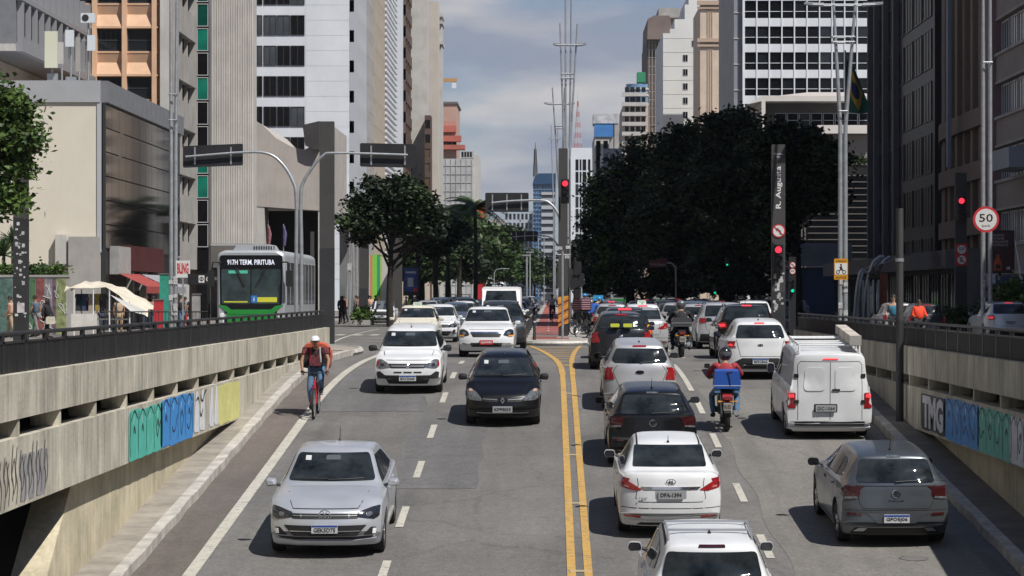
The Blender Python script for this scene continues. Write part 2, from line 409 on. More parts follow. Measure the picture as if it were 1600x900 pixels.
# rounded nose where the left walkway ends
mb=MB();poly=[(-7.6,79.5),(-6.2,79.5),(-6.15,82),(-6.3,84.5),(-6.7,86.5),(-7.3,87.5),(-8.2,87.8),(-8.2,79.5)]
mb.prism(poly,-.02,.15,'Z');tag(mb.build('kerb_nose',M_walk),kind='structure')
curve=smooth_pts([(-6.2,79.5),(-6.12,82),(-6.3,84.8),(-6.7,86.8),(-7.4,87.9),(-8.3,88.1)])
mb=MB();mb.tube([(x,y,.08) for x,y in curve],.1,6);tag(mb.build('kerb_nose_edge',M_kerb),kind='structure')
# median with the red cycle path
mb=MB();nose=smooth_pts([(-1.15,100),(-1.02,97),(-.6,95.2),(.25,94.6),(1.1,95.3),(1.5,97),(1.6,100)],5)
mb.prism(nose+[(1.6,1500),(-1.15,1500)],-.02,.13,'Z');tag(mb.build('median_island',mat('island_concrete',(.34,.32,.29),.9,var=.3,scale=2)),kind='structure')
mb=MB();mb.tube([(x,y,.09) for x,y in nose],.09,6);tag(mb.build('median_kerb',mat('kerb_pale',(.58,.56,.52),.85,var=.3,scale=3)),kind='structure')
mb=MB()
for a,b in((101,107),(112,118),(121,1400)):mb.box(-.75,.75 if a<119 else .55,a,b,.13,.135)
tag(mb.build('cycle_path',M_red),kind='structure')
mb=MB()
for a,b in((107.4,111.6),(118.3,120.7)):mb.box(-.75,.75,a,b,.13,.136)
tag(mb.build('cycle_path_grey',M_asph2),kind='structure')
mb=MB()
for y in range(123,400,9):mb.box(-.13,-.07,y,y+3,.14,.142)
tag(mb.build('cycle_path_line',M_white),kind='structure')
# ---------------------------------------------------------------- retaining walls
def sheet_yz(mb,x,ya,yb,z0,z1,mi=0,step=2.0):
 Y=ys_between(ya,yb,step);vs=[]
 f0=z0 if callable(z0) else(lambda y:z0);f1=z1 if callable(z1) else(lambda y:z1)
 for y in Y:vs+=[(x,y,f0(y)),(x,y,f1(y))]
 mb.add(vs,[(2*i,2*i+1,2*i+3,2*i+2) for i in range(len(Y)-1)],mi)
def blob(cx,cz,w,h,rng_,lobes=3):
 pts=[]
 for k in range(28):
  a=2*math.pi*k/28;q=1+.035*math.sin(lobes*a+rng_.random())
  pts.append((cx+math.copysign(abs(math.cos(a))**.28,math.cos(a))*w/2*q,cz+math.copysign(abs(math.sin(a))**.28,math.sin(a))*h/2*q))
 return pts
def stroke(mb,pts,wd,x,sgn,mi=0):
 """a flat painted stroke on a wall plane x = const, along (y, z) points"""
 P=[Vector(p) for p in smooth_pts(pts,5)];vs=[]
 for i,p in enumerate(P):
  t=(P[min(i+1,len(P)-1)]-P[max(i-1,0)]).normalized();n=Vector((-t.y,t.x))*wd/2*(1-.3*abs(2*i/len(P)-1))
  for q in(p+n,p-n):vs.append((x,q.x,q.y))
 mb.add(vs,[(2*i,2*i+1,2*i+3,2*i+2) for i in range(len(P)-1)],mi)
def ramp_wall(sgn,X,ya,yb,lab,ztop,zwin1,zwin0,zbot,y_open,group):
 t=thing('retaining_wall',lab,'wall',(0,0,0))
 s=-sgn
 def bx(mb,a,b,*r):mb.box(min(X+s*a,X+s*b),max(X+s*a,X+s*b),*r)
 mb=MB()
 y=ya;i=0
 while y<yb-.01:
  y2=min(y+5.5,yb);bx(mb,0,.3,y,y2-.015,zwin1,ztop);y=y2
 mb.build('upper_beam',M_conc,t)
 mb=MB();y=ya
 while y<yb-.01:
  y2=min(y+2.75,yb);j=.006*math.sin(y*9)
  mb.box(min(X+s*j,X+s*.25),max(X+s*j,X+s*.25),y,y2-.012,zbot,zwin0);y=y2
 mb.build('lower_beam',M_conc,t)
 y=ya+.6;n=0
 while y<yb:
  mb=MB();bx(mb,.02,.42,y-.06,y+.06,zwin0,zwin1);mb.build('divider',M_conc,t);y+=2.75
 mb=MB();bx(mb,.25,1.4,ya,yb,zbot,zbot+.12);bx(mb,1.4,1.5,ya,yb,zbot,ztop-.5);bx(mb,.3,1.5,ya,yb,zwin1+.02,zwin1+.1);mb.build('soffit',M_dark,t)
 # lower face, set back under the beam
 mb=MB();sheet_yz(mb,X+s*.23,y_open,yb,lambda y:road_z(y)+.1,lambda y:max(zbot+.05,road_z(y)+.12))
 zb_=road_z(y_open-2.7)+.1;xa=X+s*.23;mb.add([(xa,y_open,road_z(y_open)+.1),(xa,y_open,zbot+.05),(xa,y_open-2.7,zb_)],[(0,1,2)])
 mb.add([(xa,y_open,zbot+.05),(xa,y_open-2.7,zb_),(xa+s*.5,y_open-2.7,zb_),(xa+s*.5,y_open,zbot+.05)],[(0,1,2,3)])
 mb.build('lower_face',M_conc_low,t)
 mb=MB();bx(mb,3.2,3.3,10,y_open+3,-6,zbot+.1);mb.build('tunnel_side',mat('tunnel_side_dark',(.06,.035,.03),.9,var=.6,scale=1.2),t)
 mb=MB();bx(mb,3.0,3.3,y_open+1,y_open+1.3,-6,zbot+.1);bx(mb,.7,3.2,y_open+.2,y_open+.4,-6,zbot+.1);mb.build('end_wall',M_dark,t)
 return t
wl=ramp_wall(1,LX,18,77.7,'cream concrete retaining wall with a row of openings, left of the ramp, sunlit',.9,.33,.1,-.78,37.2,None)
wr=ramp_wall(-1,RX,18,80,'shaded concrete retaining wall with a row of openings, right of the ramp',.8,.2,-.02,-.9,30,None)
# graffiti, painted on the lower beams
G_teal=mat('spray_teal',(.09,.50,.40),.6,var=.2,scale=4);G_blue=mat('spray_blue',(.045,.27,.66),.6,var=.2,scale=4)
G_wht=mat('spray_white',(.66,.68,.72),.65,var=.2,scale=4);G_yel=mat('spray_yellow',(.66,.64,.24),.65,var=.2,scale=5)
G_ink=mat('spray_black',(.02,.022,.03),.6);G_grey=mat('spray_grey',(.3,.29,.3),.8,var=.3,scale=3);G_dk=mat('spray_faded_black',(.10,.092,.085),.8,var=.4,scale=6)
G_hi=mat('spray_highlight',(.75,.82,.85),.6)
def piece(wall,X,sgn,ya,yb,z0,z1,m,nl,name='graffiti',seed=1,ink=True):
 r=random.Random(seed);mb=MB();W=(yb-ya)/nl
 for k in range(nl):
  c=ya+W*(k+.5);pts=blob(c,(z0+z1)/2,W*1.28,(z1-z0)*r.uniform(.97,1.03),r,r.choice((2,3)))
  mb.prism(pts,X+sgn*(.004+.0015*(k%3)),X+sgn*(.001),'X')
 g_=mb.build(name,m,wall)
 if ink:
  mb=MB();xx=X+sgn*.0105;H=z1-z0
  for k in range(nl+1):
   c=ya+W*k
   stroke(mb,[(c+r.uniform(-.03,.03),z0+H*.1),(c-.04,z0+H*.4),(c+r.uniform(-.05,.05),z0+H*.7),(c+.03,z1-H*.04)],.035,xx,sgn)
  for k in range(nl):
   c=ya+W*(k+.5)
   if r.random()<.6:stroke(mb,[(c-W*r.uniform(.1,.4),z0+H*r.uniform(.2,.8)),(c-W*.1,z0+H*r.uniform(.15,.5)),(c+W*.15,z0+H*r.uniform(.2,.6)),(c+W*.4,z0+H*r.uniform(.5,.85))],.035,xx,sgn)
   if r.random()<.4:stroke(mb,[(c-W*.12,z0+H*.55),(c,z0+H*.66),(c+W*.12,z0+H*.52)],.05,xx,sgn)
   stroke(mb,[(c-W*.4,z0+H*.8),(c,z1-H*.02),(c+W*.4,z0+H*.82)],.03,xx,sgn)
  mb.build('outline',G_ink,g_)
  mb=MB()
  for k in range(nl):
   c=ya+W*(k+.35);stroke(mb,[(c,z0+H*.72),(c+.05,z0+H*.86)],.04,X+sgn*.012,sgn)
  mb.build('highlight',G_hi,g_)
 return g_
def dl(px):return abs(LX)*FOC/(VX-px)
def dr(px):return RX*FOC/(px-VX)
piece(wl,LX,1,dl(203),dl(252),-.77,.04,G_teal,4,seed=2)
piece(wl,LX,1,dl(252.5),dl(301),-.76,.08,G_blue,4,seed=3)
mb=MB();
for a,b in((303,311),(312,320),(327,333.5),(334.5,341)):
 y0,y1=dl(a),dl(b);mb.prism(round_poly([(y0,-.7),(y1,-.72),(y1-.1,.05),(y0+.35,.07)],.12),LX+.006,LX+.001,'X')
gw=mb.build('graffiti',G_wht,wl)
mb=MB()
for pts in([(dl(306),-.1),(dl(309),-.06),(dl(311),-.18)],[(dl(313),-.02),(dl(316),-.15),(dl(319),-.0),(dl(322),.05)],[(dl(312),-.32),(dl(314),-.42),(dl(316),-.3)]):stroke(mb,pts,.05,LX+.012,1)
mb.build('outline',G_ink,gw)
piece(wl,LX,1,dl(342),dl(373),-.74,.06,G_yel,4,ink=False,seed=5)
# spidery black letters near the left edge
mb=MB();r_=random.Random(4)
for k in range(12):
 y=dl(0+k*6.3);h=r_.uniform(.55,.8)
 stroke(mb,[(y,-.75+r_.uniform(0,.1)),(y+.06,-.5),(y-.05,-.3),(y+.04,-.75+h)],.035,LX+.008,1)
 if k%2:stroke(mb,[(y-.06,-.4),(y+.1,-.15),(y+.2,-.45),(y+.05,-.6)],.03,LX+.009,1)
mb.build('graffiti',G_dk,wl)
mb=MB()
for a,b in((32,42),(44,54),(56,72)):mb.prism(blob((dl(a)+dl(b))/2,-.42,dl(b)-dl(a),.6,r_),LX+.001,LX+.004,'X')
mb.build('graffiti',G_grey,wl)
# right wall
piece(wr,RX,-1,dr(1600),dr(1580),-.88,-.1,G_wht,2,seed=8)
piece(wr,RX,-1,dr(1580),dr(1529),-.88,-.08,mat('spray_green',(.10,.46,.37),.6,var=.2,scale=4),4,seed=9)
piece(wr,RX,-1,dr(1528),dr(1477),-.87,-.07,G_blue,4,seed=10)
gk=piece(wr,RX,-1,dr(1476),dr(1441),-.84,-.1,G_ink,3,seed=11,ink=False);lettering('TMG',1,G_wht,gk,(RX-.012,(dr(1476)+dr(1441))/2,-.47),rot=(R(90),0,R(-90)),fit=(dr(1441)-dr(1476)-.25,.66),bold=.05,name='letters')
piece(wr,RX,-1,30.5,dr(1600)-.02,-.88,-.1,G_wht,3,seed=13)
# black ribbed railings on top of the walls
def railing(X,s,ya,yb,z0,lab):
 t=thing('railing',lab,'railing')
 mb=MB();n=int((yb-ya)/.09)
 mb.box(X-.012,X+.012,ya,yb,z0,z0+.38)
 for k in range(n):
  y=ya+k*.09;mb.box(X-.024,X+.024,y,y+.035,z0+.005,z0+.375)
 mb.build('ribbed_panel',M_rail,t)
 mb=MB();mb.tube([(X,ya,z0+.5),(X,yb,z0+.5)],.028,8);mb.box(X-.03,X+.03,ya,yb,z0+.375,z0+.405);mb.build('handrail',M_rail,t)
 y=ya+.1
 while y<yb:
  mb=MB();mb.box(X-.03,X+.03,y,y+.09,z0-.02,z0+.5);mb.build('post',M_rail,t);y+=1.38
 return t
railing(LX-.15,-1,18,77.2,.9,'long black ribbed railing on top of the sunlit left ramp wall')
railing(RX+.15,1,18,80,.8,'long black ribbed railing on top of the shaded right ramp wall')
# ================================================================ BUILDINGS
def glass_mat(name,col,rough=.08,var=.5,scale=.35,emit=None):
 """window glass: dark, glossy, with blinds and rooms showing unevenly behind it"""
 return mat(name,col,rough,var=var,scale=scale,detail=2,spec=.8)
M_gl=glass_mat('glass_dark',(.018,.021,.026))
M_gl2=glass_mat('glass_grey',(.07,.08,.09),.12)
M_glg=mat('glass_green',(.01,.19,.14),.1,var=.6,scale=.5,detail=1,spec=.7)
M_glb=mat('glass_blue',(.05,.14,.28),.12,var=.5,scale=.12,detail=2,spec=.9)
M_glblack=mat('glass_black',(.008,.009,.011),.12,var=.4,scale=.4,spec=.35)
M_bwhite=mat('cladding_white',(.68,.70,.73),.55,var=.12,scale=.25,streak=.12,dirt=(.4,.4,.42))
M_beige=mat('render_beige',(.58,.47,.37),.85,var=.18,scale=.4,streak=.22,dirt=(.3,.24,.19))
M_orange=mat('concrete_orange',(.66,.43,.28),.85,var=.16,scale=1,streak=.18,dirt=(.4,.26,.18))
M_cgrey=mat('concrete_grey',(.36,.345,.325),.9,var=.25,scale=.6,streak=.35,dirt=(.17,.16,.15))
M_cgrey2=mat('concrete_pale',(.50,.485,.455),.9,var=.2,scale=.5,streak=.4,dirt=(.27,.26,.24))
M_cdark=mat('concrete_dark',(.14,.135,.13),.9,var=.3,scale=.6,streak=.3)
M_cream=mat('render_cream',(.66,.61,.515),.9,var=.08,scale=.5,streak=.1,dirt=(.4,.35,.27))
M_metalgrey=mat('metal_grey',(.23,.235,.25),.5,.3,var=.15,scale=2)
M_brown=mat('cladding_brown',(.10,.065,.05),.6,var=.3,scale=1)
M_mull=mat('mullion_pale',(.5,.52,.55),.5,.3)
M_mulld=mat('mullion_dark',(.03,.03,.032),.5)
class Wall:
 """a facade plane: origin at its lower left as seen from outside, u along it, n outwards"""
 def __init__(s,P,u,n):s.P=Vector(P);s.u=Vector(u);s.n=Vector(n);s.w=Vector((0,0,1));s.M=Matrix(((s.u.x,s.n.x,0,s.P.x),(s.u.y,s.n.y,0,s.P.y),(0,0,1,s.P.z),(0,0,0,1)))
 def box(s,mb,u0,u1,n0,n1,z0,z1,mi=0):mb.box(u0,u1,n0,n1,z0,z1,mi,s.M)
_win={}
def window_mesh(w_,h,glass,frame,split=(1,1),key=None):
 k=(round(w_,2),round(h,2),glass.name,frame.name if frame else '',split)
 if k in _win:return _win[k]
 mb=MB();mb.box(0,w_,.005,.03,0,h,0)
 if frame:
  f=min(.07,w_*.06)
  mb.box(0,f,.03,.07,0,h,1);mb.box(w_-f,w_,.03,.07,0,h,1);mb.box(f,w_-f,.03,.07,0,f,1);mb.box(f,w_-f,.03,.07,h-f,h,1)
  for i in range(1,split[0]):mb.box(w_*i/split[0]-f/2,w_*i/split[0]+f/2,.03,.065,f,h-f,1)
  for i in range(1,split[1]):mb.box(f,w_-f,.03,.06,h*i/split[1]-f/2,h*i/split[1]+f/2,1)
 me=mb.mesh('window',[glass,frame] if frame else[glass]);_win[k]=me
 return me
def add_windows(parent,W,cells,glasses,frame=None,split=(1,1),n_off=0.,seed=0,name='window'):
 """cells: (u, z, w, h); the first 100 are parts of their own, what is left is one part"""
 r=random.Random(seed);rest=MB();used=sum(1 for c in parent.children if c.name.startswith(name))
 for i,(u,z,w_,h) in enumerate(cells):
  g_=r.choice(glasses)
  p=W.P+W.u*u+Vector((0,0,z))+W.n*n_off
  if used+i<99:
   o=link(name,window_mesh(w_,h,g_,frame,split),parent);o.matrix_local=Matrix(((W.u.x,W.n.x,0,p.x),(W.u.y,W.n.y,0,p.y),(0,0,1,p.z),(0,0,0,1)))
  else:rest.box(u,u+w_,n_off+.005,n_off+.03,z,z+h,0,W.M)
 if rest.v:
  o=rest.build(name,glasses[0],parent);o['kind']='stuff'
def grid(parent,W,u0,u1,z0,z1,nc,nr,pier,span,depth,m,glasses,frame=None,split=(1,1),skip=None,seed=0,sill=.5,name='facade_grid'):
 """piers and spandrels standing proud of the windows they frame"""
 mb=MB();cw=(u1-u0)/nc;ch=(z1-z0)/nr;cells=[]
 if pier>0:
  for i in range(nc+1):
   a=max(u0,u0+i*cw-pier/2);b=min(u1,u0+i*cw+pier/2);W.box(mb,a,b,0,depth,z0,z1)
 for j in range(nr+1):
  a=max(z0,z0+j*ch-span*sill);b=min(z1,z0+j*ch+span*(1-sill));
  if b>a:W.box(mb,u0,u1,0,depth-.012,a,b)
 for i in range(nc):
  for j in range(nr):
   if skip and skip(i,j):
    W.box(mb,u0+i*cw,u0+(i+1)*cw,0,depth-.02,z0+j*ch,z0+(j+1)*ch);continue
   cells.append((u0+i*cw+pier/2,z0+j*ch+span*(1-sill),cw-pier,ch-span))
 if mb.v:mb.build(name,m,parent)
 add_windows(parent,W,cells,glasses,frame,split,.0,seed)
 return cells
def block(parent,x0,x1,y0,y1,z1,m,z0=-.3,name='wall'):
 mb=MB();mb.box(x0,x1,y0,y1,z0,z1);return mb.build(name,m,parent)
def front(x0,y0,z0=0):return Wall((x0,y0,z0),(1,0,0),(0,-1,0))
def side_l(x,y0,z0=0):return Wall((x,y0,z0),(0,1,0),(1,0,0))
def side_r(x,y1,z0=0):return Wall((x,y1,z0),(0,-1,0),(-1,0,0))
# ---- left, nearest: cream wall and black glass shop building
B=thing('shop_building','low cream building with grey parapet and reflecting black glass side, at the left corner','building')
x157=PX(157,125);x278=PX(278,151)
zt=PZ(160,125);zp=PZ(126,125)
block(B,-46,x157,125,151,zt,M_cream)
mb=MB();mb.box(-46,x157-.001,124.9,151,zt+.004,zp);mb.build('parapet',mat('parapet_grey',(.36,.37,.39),.8,var=.12,scale=.6),B)
W=side_l(x157,125.02)
mb=MB();W.box(mb,0,26,0,.35,zt+.004,zp)
for k in range(17):W.box(mb,.3+k*1.55,.36+k*1.55,.35,.38,zt+.02,zp-.02)
mb.build('parapet_panels',M_metalgrey,B)
# each reflecting pane of the curtain wall
M_mirror=mat('glass_bronze_mirror',(.012,.011,.011),.03,0.,var=.15,scale=.3,spec=1.0)
_mt=M_mirror.node_tree;_b=_mt.nodes['Principled BSDF'];_b.inputs['Metallic'].default_value=0;_b.inputs['Specular IOR Level'].default_value=.26;_b.inputs['Roughness'].default_value=.05
zg0=PZ(388,125)
cells=[]
for i in range(12):
 for j in range(6):cells.append((.25+i*2.13,zg0+j*(zt-zg0)/6+.03,2.07,(zt-zg0)/6-.06))
add_windows(B,W,cells,[M_mirror],None,n_off=.12)
mb=MB();W.box(mb,.0,25.9,0,.1,zg0,zt-.004);W.box(mb,0,.12,0,.24,-.2,zt);mb.build('curtain_frame',M_mulld,B)
mb=MB();mb.box(x157-.16,x157+.05,124.94,125.0,zg0-.2,zt);mb.build('corner_trim',M_mull,B)
# the open window flap
mb=MB();W2=Wall((x157+.15,129.6,PZ(247,130)),(0,1,0),(1,0,0));mb.add([(0,0,0),(1.7,0,0),(1.7,0,1.2),(0,0,1.2)],[(0,1,2,3)]);o=mb.build('open_window',M_metalgrey,B,loc=(x157+.15,129.6,PZ(215,130)-1.3));o.rotation_euler=(0,R(-28),R(90))
# shopfront below
zs=zg0-.1
W=side_l(x157+.02,125.1)
mb=MB();W.box(mb,0,26,.0,.06,-.1,zs);mb.build('shop_recess',mat('shop_black',(.015,.014,.014),.5,var=.6,scale=.6),B)
mb=MB();W.box(mb,5.5,17,.1,.5,3.1,4.4);mb.build('fascia',mat('fascia_dark_red',(.085,.014,.014),.5,var=.4,scale=.8),B)
mb=MB();W.box(mb,1.8,5.4,.1,.55,2.9,4.3)
for k in range(14):W.box(mb,1.9+k*.25,1.95+k*.25,.55,.6,2.95,4.25)
mb.build('roller_shutter',mat('shutter_grey',(.42,.41,.4),.5,.3,var=.2,scale=2),B)
for k in range(4):
 mb=MB();W.box(mb,7+k*4.2,7.5+k*4.2,.06,.4,0,3.05);mb.build('pier',M_cgrey,B)
 mb=MB();W.box(mb,7.7+k*4.2,9.2+k*4.2,.06,.1,.1,2.4);mb.build('door',M_gl2,B)
for k in range(2):
 mb=MB();a=2.0+k*7.2;c=[(W.P+W.u*(a+0)+W.n*.5+Vector((0,0,2.95))),(W.P+W.u*(a+6.6)+W.n*.5+Vector((0,0,2.95))),(W.P+W.u*(a+6.6)+W.n*1.9+Vector((0,0,2.3))),(W.P+W.u*(a)+W.n*1.9+Vector((0,0,2.3)))]
 mb.add([*c,*[p-Vector((0,0,.35)) for p in c[2:]]],[(0,1,2,3),(3,2,4,5)])
 mb.build('awning',mat('awning_red',(.34,.06,.05),.8,var=.3,scale=3) if k==0 else mat('awning_grey',(.30,.30,.32),.7),B)
 # downpipes and boxes on the cream wall
mb=MB();mb.box(PX(88,124.9),PX(104,124.9),124.6,124.95,PZ(417,125),PZ(367,125));mb.build('meter_box',M_cgrey2,B)
mb=MB();mb.box(PX(108,124.9),PX(156,124.9),124.7,124.95,-.2,PZ(370,125));mb.build('porch_pier',M_cgrey,B)
# ---- rooftop antennas on it
def antenna(px,py0,py1,d,w_,col,lab):
 t=thing('antenna_panel',lab,'antenna',(PX(px,d),d,zp),0,'mobile phone antennas on the low roof')
 z0,z1=PZ(py1,d)-zp,PZ(py0,d)-zp
 mb=MB();mb.box(-w_/2,w_/2,-.1,.08,z0,z1);mb.build('panel',col,t)
 mb=MB();mb.tube([(0,.3,-.05),(0,.3,z1-.2)],.05);mb.tube([(0,.3,z0+.3),(0,.05,z0+.3)],.03);mb.tube([(0,.3,z1-.35),(0,.05,z1-.35)],.03)
 mb.box(-.25,.25,.2,.5,.15,.55);mb.build('mast',M_steel,t)
M_antc=mat('antenna_cream',(.62,.63,.5),.6);M_antw=mat('antenna_white',(.62,.65,.68),.5)
antenna(80,49,106,127,.62,M_antc,'large cream antenna panel, leftmost on the roof parapet of the cream building')
antenna(109,47,73,129,.42,M_antw,'small white square antenna beside the large cream panel')
antenna(95,66,100,131,.25,M_cgrey2,'narrow grey antenna between the cream and the white panels')
antenna(122,58,112,131,.22,M_cgrey,'narrow dark antenna at the right end of the antenna row')
t=thing('air_conditioner','white air conditioner high on a bare pole in front of the orange tower','air conditioner',(PX(138,133),133,zp))
mb=MB();q=PZ(36,133)-zp;mb.box(-.36,.36,-.2,.2,q,q+.5);mb.build('casing',M_antw,t)
mb=MB();mb.lathe([(.0,-.215),(.18,-.215),(.18,-.2)],20,'Y',M=Matrix.Translation((-.12,0,q+.25)));mb.build('fan_grille',M_mulld,t)
mb=MB();mb.tube([(0,0,-.2),(0,0,q)],.05);mb.tube([(-.35,0,q-.9),(.3,0,q-.9)],.035);mb.build('pole',M_steel,t)
t=thing('satellite_box','small white equipment box fixed halfway up the bare pole','equipment box',(PX(144,133),132.8,PZ(80,133)))
mb=MB();mb.box(-.2,.2,-.12,.1,0,.8);mb.build('casing',M_antw,t);mb=MB();mb.box(-.25,-.2,-.05,.05,.1,.7);mb.build('bracket',M_steel,t)
# ---- upper left grey cantilevered building
B=thing('office_building','grey metal clad building jutting out at the top left corner, with a beige soffit','building')
xg=PX(25,140)
block(B,-60,xg-.02,140,163,PZ(-60,140),M_metalgrey,PZ(80,140))
W=front(-60,139.98);
mb=MB();W.box(mb,0,60+xg,0,.3,PZ(80,140),PZ(69,140));mb.build('edge_beam',M_cgrey2,B)
add_windows(B,Wall((xg-6,139.9,PZ(68,140)),(1,0,0),(0,-1,0)),[(.1+k*1.6,.0,1.5,3.4) for k in range(3)],[M_gl],M_mulld)
W=side_l(xg,140)
mb=MB()
for k in range(12):W.box(mb,.3+k*1.85,.75+k*1.85,0,.3,PZ(80,140)+.5,PZ(-60,140))
W.box(mb,0,23,0,.38,PZ(80,140),PZ(80,140)+.5);W.box(mb,0,23,0,.34,PZ(0,140),PZ(0,140)+.25);mb.build('fins',mat('fin_grey',(.30,.305,.32),.5,.3),B)
add_windows(B,W,[(.85+k*1.85,PZ(52,140),1.2,1.5) for k in range(11)],[M_gl2,M_gl],M_mulld,n_off=.02)
mb=MB();mb.box(-60,xg-2,141,162,PZ(126,140)-.5,PZ(81,140));mb.build('recessed_floor',mat('soffit_beige',(.50,.42,.34),.9,var=.2,scale=.3),B)
for k in range(3):mb=MB();mb.box(xg-9+k*3,xg-8.2+k*3,140.6,140.98,PZ(126,140)-.5,PZ(80,140));mb.build('pillar',M_cdark,B)
# ---- orange concrete coffered tower
B=thing('orange_tower','tower with a coffered facade of orange concrete, upper left','tower')
x0,x1=PX(60,163),PX(250,163)
block(B,x0-14,x1,163,185,75,M_orange)
W=front(x0,163)
cw=1.9;fh=3.05;u=x1-x0
cols=7;zb=PZ(120,163)-2*fh*3
mb=MB();cells=[]
for i in range(cols+1):
 a=u-.45-i*cw;W.box(mb,a,a+.30,0,.5,zb,75)
for j in range(26):
 z=zb+j*fh
 W.box(mb,0,u-.07,0,.47,z,z+.1)
 W.box(mb,0,u-.07,0,.3,z+1.5,z+1.6)
 for i in range(cols):
  a=u-.45-i*cw-cw+.30;c=cw-.30
  # sloping cast panel under each window
  mb.add([(a,.1,z+.9),(a+c,.1,z+.9),(a+c,.46,z+.11),(a,.46,z+.11)],[(0,1,2,3)],0,W.M)
  mb.add([(a,.1,z+.9),(a+c,.1,z+.9),(a+c,.28,z+1.5),(a,.28,z+1.5)],[(0,1,2,3)],0,W.M)
  cells.append((a+.02,z+1.63,c-.04,1.35))
mb.build('coffered_facade',M_orange,B)
cells.sort(key=lambda c:-abs(c[1]-16) if False else abs(c[1]-17))
add_windows(B,W,cells,[M_glblack,M_gl],M_mulld,(1,2),.1)
# ---- concrete tower with deep side windows
B=thing('concrete_tower','grey concrete tower with deep slanted windows between the orange tower and the green glass','tower')
xs=PX(278,162.4);xa=PX(250,162.4)
block(B,xa,xs-.5,162.4,171.2,75,M_cgrey2)
W=side_l(xs-.5,162.4);mb=MB();cells=[]
fh=3.02;z0=PZ(125,164)-fh*4
for j in range(26):
 z=z0+j*fh
 W.box(mb,0,8.8,0,.5,z,z+1.75)
 cells.append((.55,z+1.76,7.4,fh-1.78))
 W.box(mb,0,.5,0,.495,z+1.75,z+fh);W.box(mb,8.1,8.8,0,.495,z+1.75,z+fh)
 for q in range(1,3):W.box(mb,.5+q*2.6,.7+q*2.6,0,.3,z+1.75,z+fh)
mb.build('side_bands',M_cgrey,B);add_windows(B,W,cells,[M_glblack],M_mulld,(3,1),.01)
# ---- green glass strip
B=thing('glass_stair_tower','narrow tower of green glass panes beside the ribbed concrete slab','tower')
xa,xb=PX(306,176),PX(326,176)
block(B,xa-1,xb,176,177.2,75,M_glblack)
W=front(xa,176);fh=38.3*176/FOC*1.0
add_windows(B,W,[(.08,PZ(388,176)+k*fh+.08,xb-xa-.1,fh-.12) for k in range(45)],[M_glg,mat('glass_green_dim',(.005,.07,.055),.12,var=.5,scale=.4),M_glg,M_glblack],M_mull,(1,1),.02)
# ---- ribbed concrete slab
B=thing('ribbed_tower','tall blank slab of ribbed pale concrete left of centre','tower')
xa,xb=PX(324.5,189),PX(395,189)
block(B,xa,xb,189.3,191.5,75,M_cgrey2,PZ(381,189))
mb=MB();n=26;W=front(xa,189.3,0)
for k in range(n):
 a=(xb-xa)*k/n;q=.05+.02*((k*7)%3);W.box(mb,a+.01,a+(xb-xa)/n-.035,0,q,PZ(381,189),75)
mb.build('ribs',mat('concrete_ribs',(.60,.585,.56),.9,var=.15,scale=.5,streak=.55,dirt=(.3,.29,.28)),B)
mb=MB();mb.box(xa-3,xb+.8,187,189.2,PZ(400,189)-.8,PZ(384,189));mb.build('base_beam',M_cdark,B)
mb=MB();mb.box(xa-2,xb+.3,190.5,196,-.2,PZ(400,189)-.8);mb.build('ground_floor',M_cdark,B)
# ---- concrete building with the scooped roof
B=thing('scooped_building','low concrete building with a scooped roofline and a dark open porch','building')
d=215;xa,xb=PX(395,d),PX(512,d)
top=[(395,186),(410,195),(430,215),(455,229),(475,234),(488,228),(497,212),(500,190),(512,190)]
poly=[(PX(395,d),PZ(322,d))]+[(PX(a,d),PZ(b,d)) for a,b in top]+[(PX(512,d),PZ(330,d))]
mb=MB();mb.prism(poly,d,d+20,'Y');mb.build('wall',mat('concrete_warm',(.44,.40,.365),.9,var=.15,scale=.5,streak=.2),B)
mb=MB();mb.box(PX(395,d),PX(413,d),d+.05,d+3,-.2,PZ(322,d)-.01);mb.build('pier',M_cgrey2,B);mb=MB();mb.box(PX(497,d),PX(512,d),d+.05,d+3,-.2,PZ(330,d)-.01);mb.build('pier',M_cgrey2,B)
mb=MB();mb.box(PX(413,d)+.01,PX(497,d)-.01,d+3,d+3.2,-.2,PZ(324,d)-.2);mb.build('porch_back',M_dark,B)
mb=MB();mb.prism([(PX(a,d),PZ(b,d)) for a,b in((474,196),(500,190),(500,235),(490,234),(478,228))],d-.7,d-.01,'Y');mb.build('roof_fin',mat('fin_dark',(.05,.048,.047),.9,var=.3,scale=1),B)
# ---- white office block
B=thing('white_office_block','white clad office block with banks of dark windows, left of centre','building')
d=279;xa,xb=PX(330,d),PX(546,d)
block(B,xa-4,xb,d,d+16,90,M_bwhite)
W=front(xa,d);fh=47.6*d/FOC;mb=MB();cells=[]
uw=PX(476,d)-xa;z0=PZ(198,d)-fh*5
for j in range(30):
 z=z0+j*fh
 for i,(a,b) in enumerate(((476-80,476-66),(476-64,476-44),(476-43,476-23),(476-22,476-0))):
  cells.append((PX(a,d)-xa,z,PX(b,d)-PX(a,d),fh*.66))
 for i in range(1,5):W.box(mb,uw-.02,xb-xa,0,.02,z+fh*.4*i-.01,z+fh*.4*i+.01) if False else None
add_windows(B,W,cells,[M_glblack,M_gl2,M_glblack],M_mulld,(2,1),.01)
mb=MB()
for j in range(60):W.box(mb,uw+.1,xb-xa,0,.025,z0+j*fh/2,z0+j*fh/2+fh/2-.03)
mb.build('cladding_panels',M_bwhite,B)
W=side_l(xb,d);fh=3.3;cells=[];mb=MB()
for j in range(27):
 W.box(mb,0,14,.02,.5,j*fh-.3,j*fh+1.0);cells.append((.2,j*fh+1.0,13.5,fh-1.32))
for k in range(5):W.box(mb,k*3.3,k*3.3+.4,.02,.9,0,89)
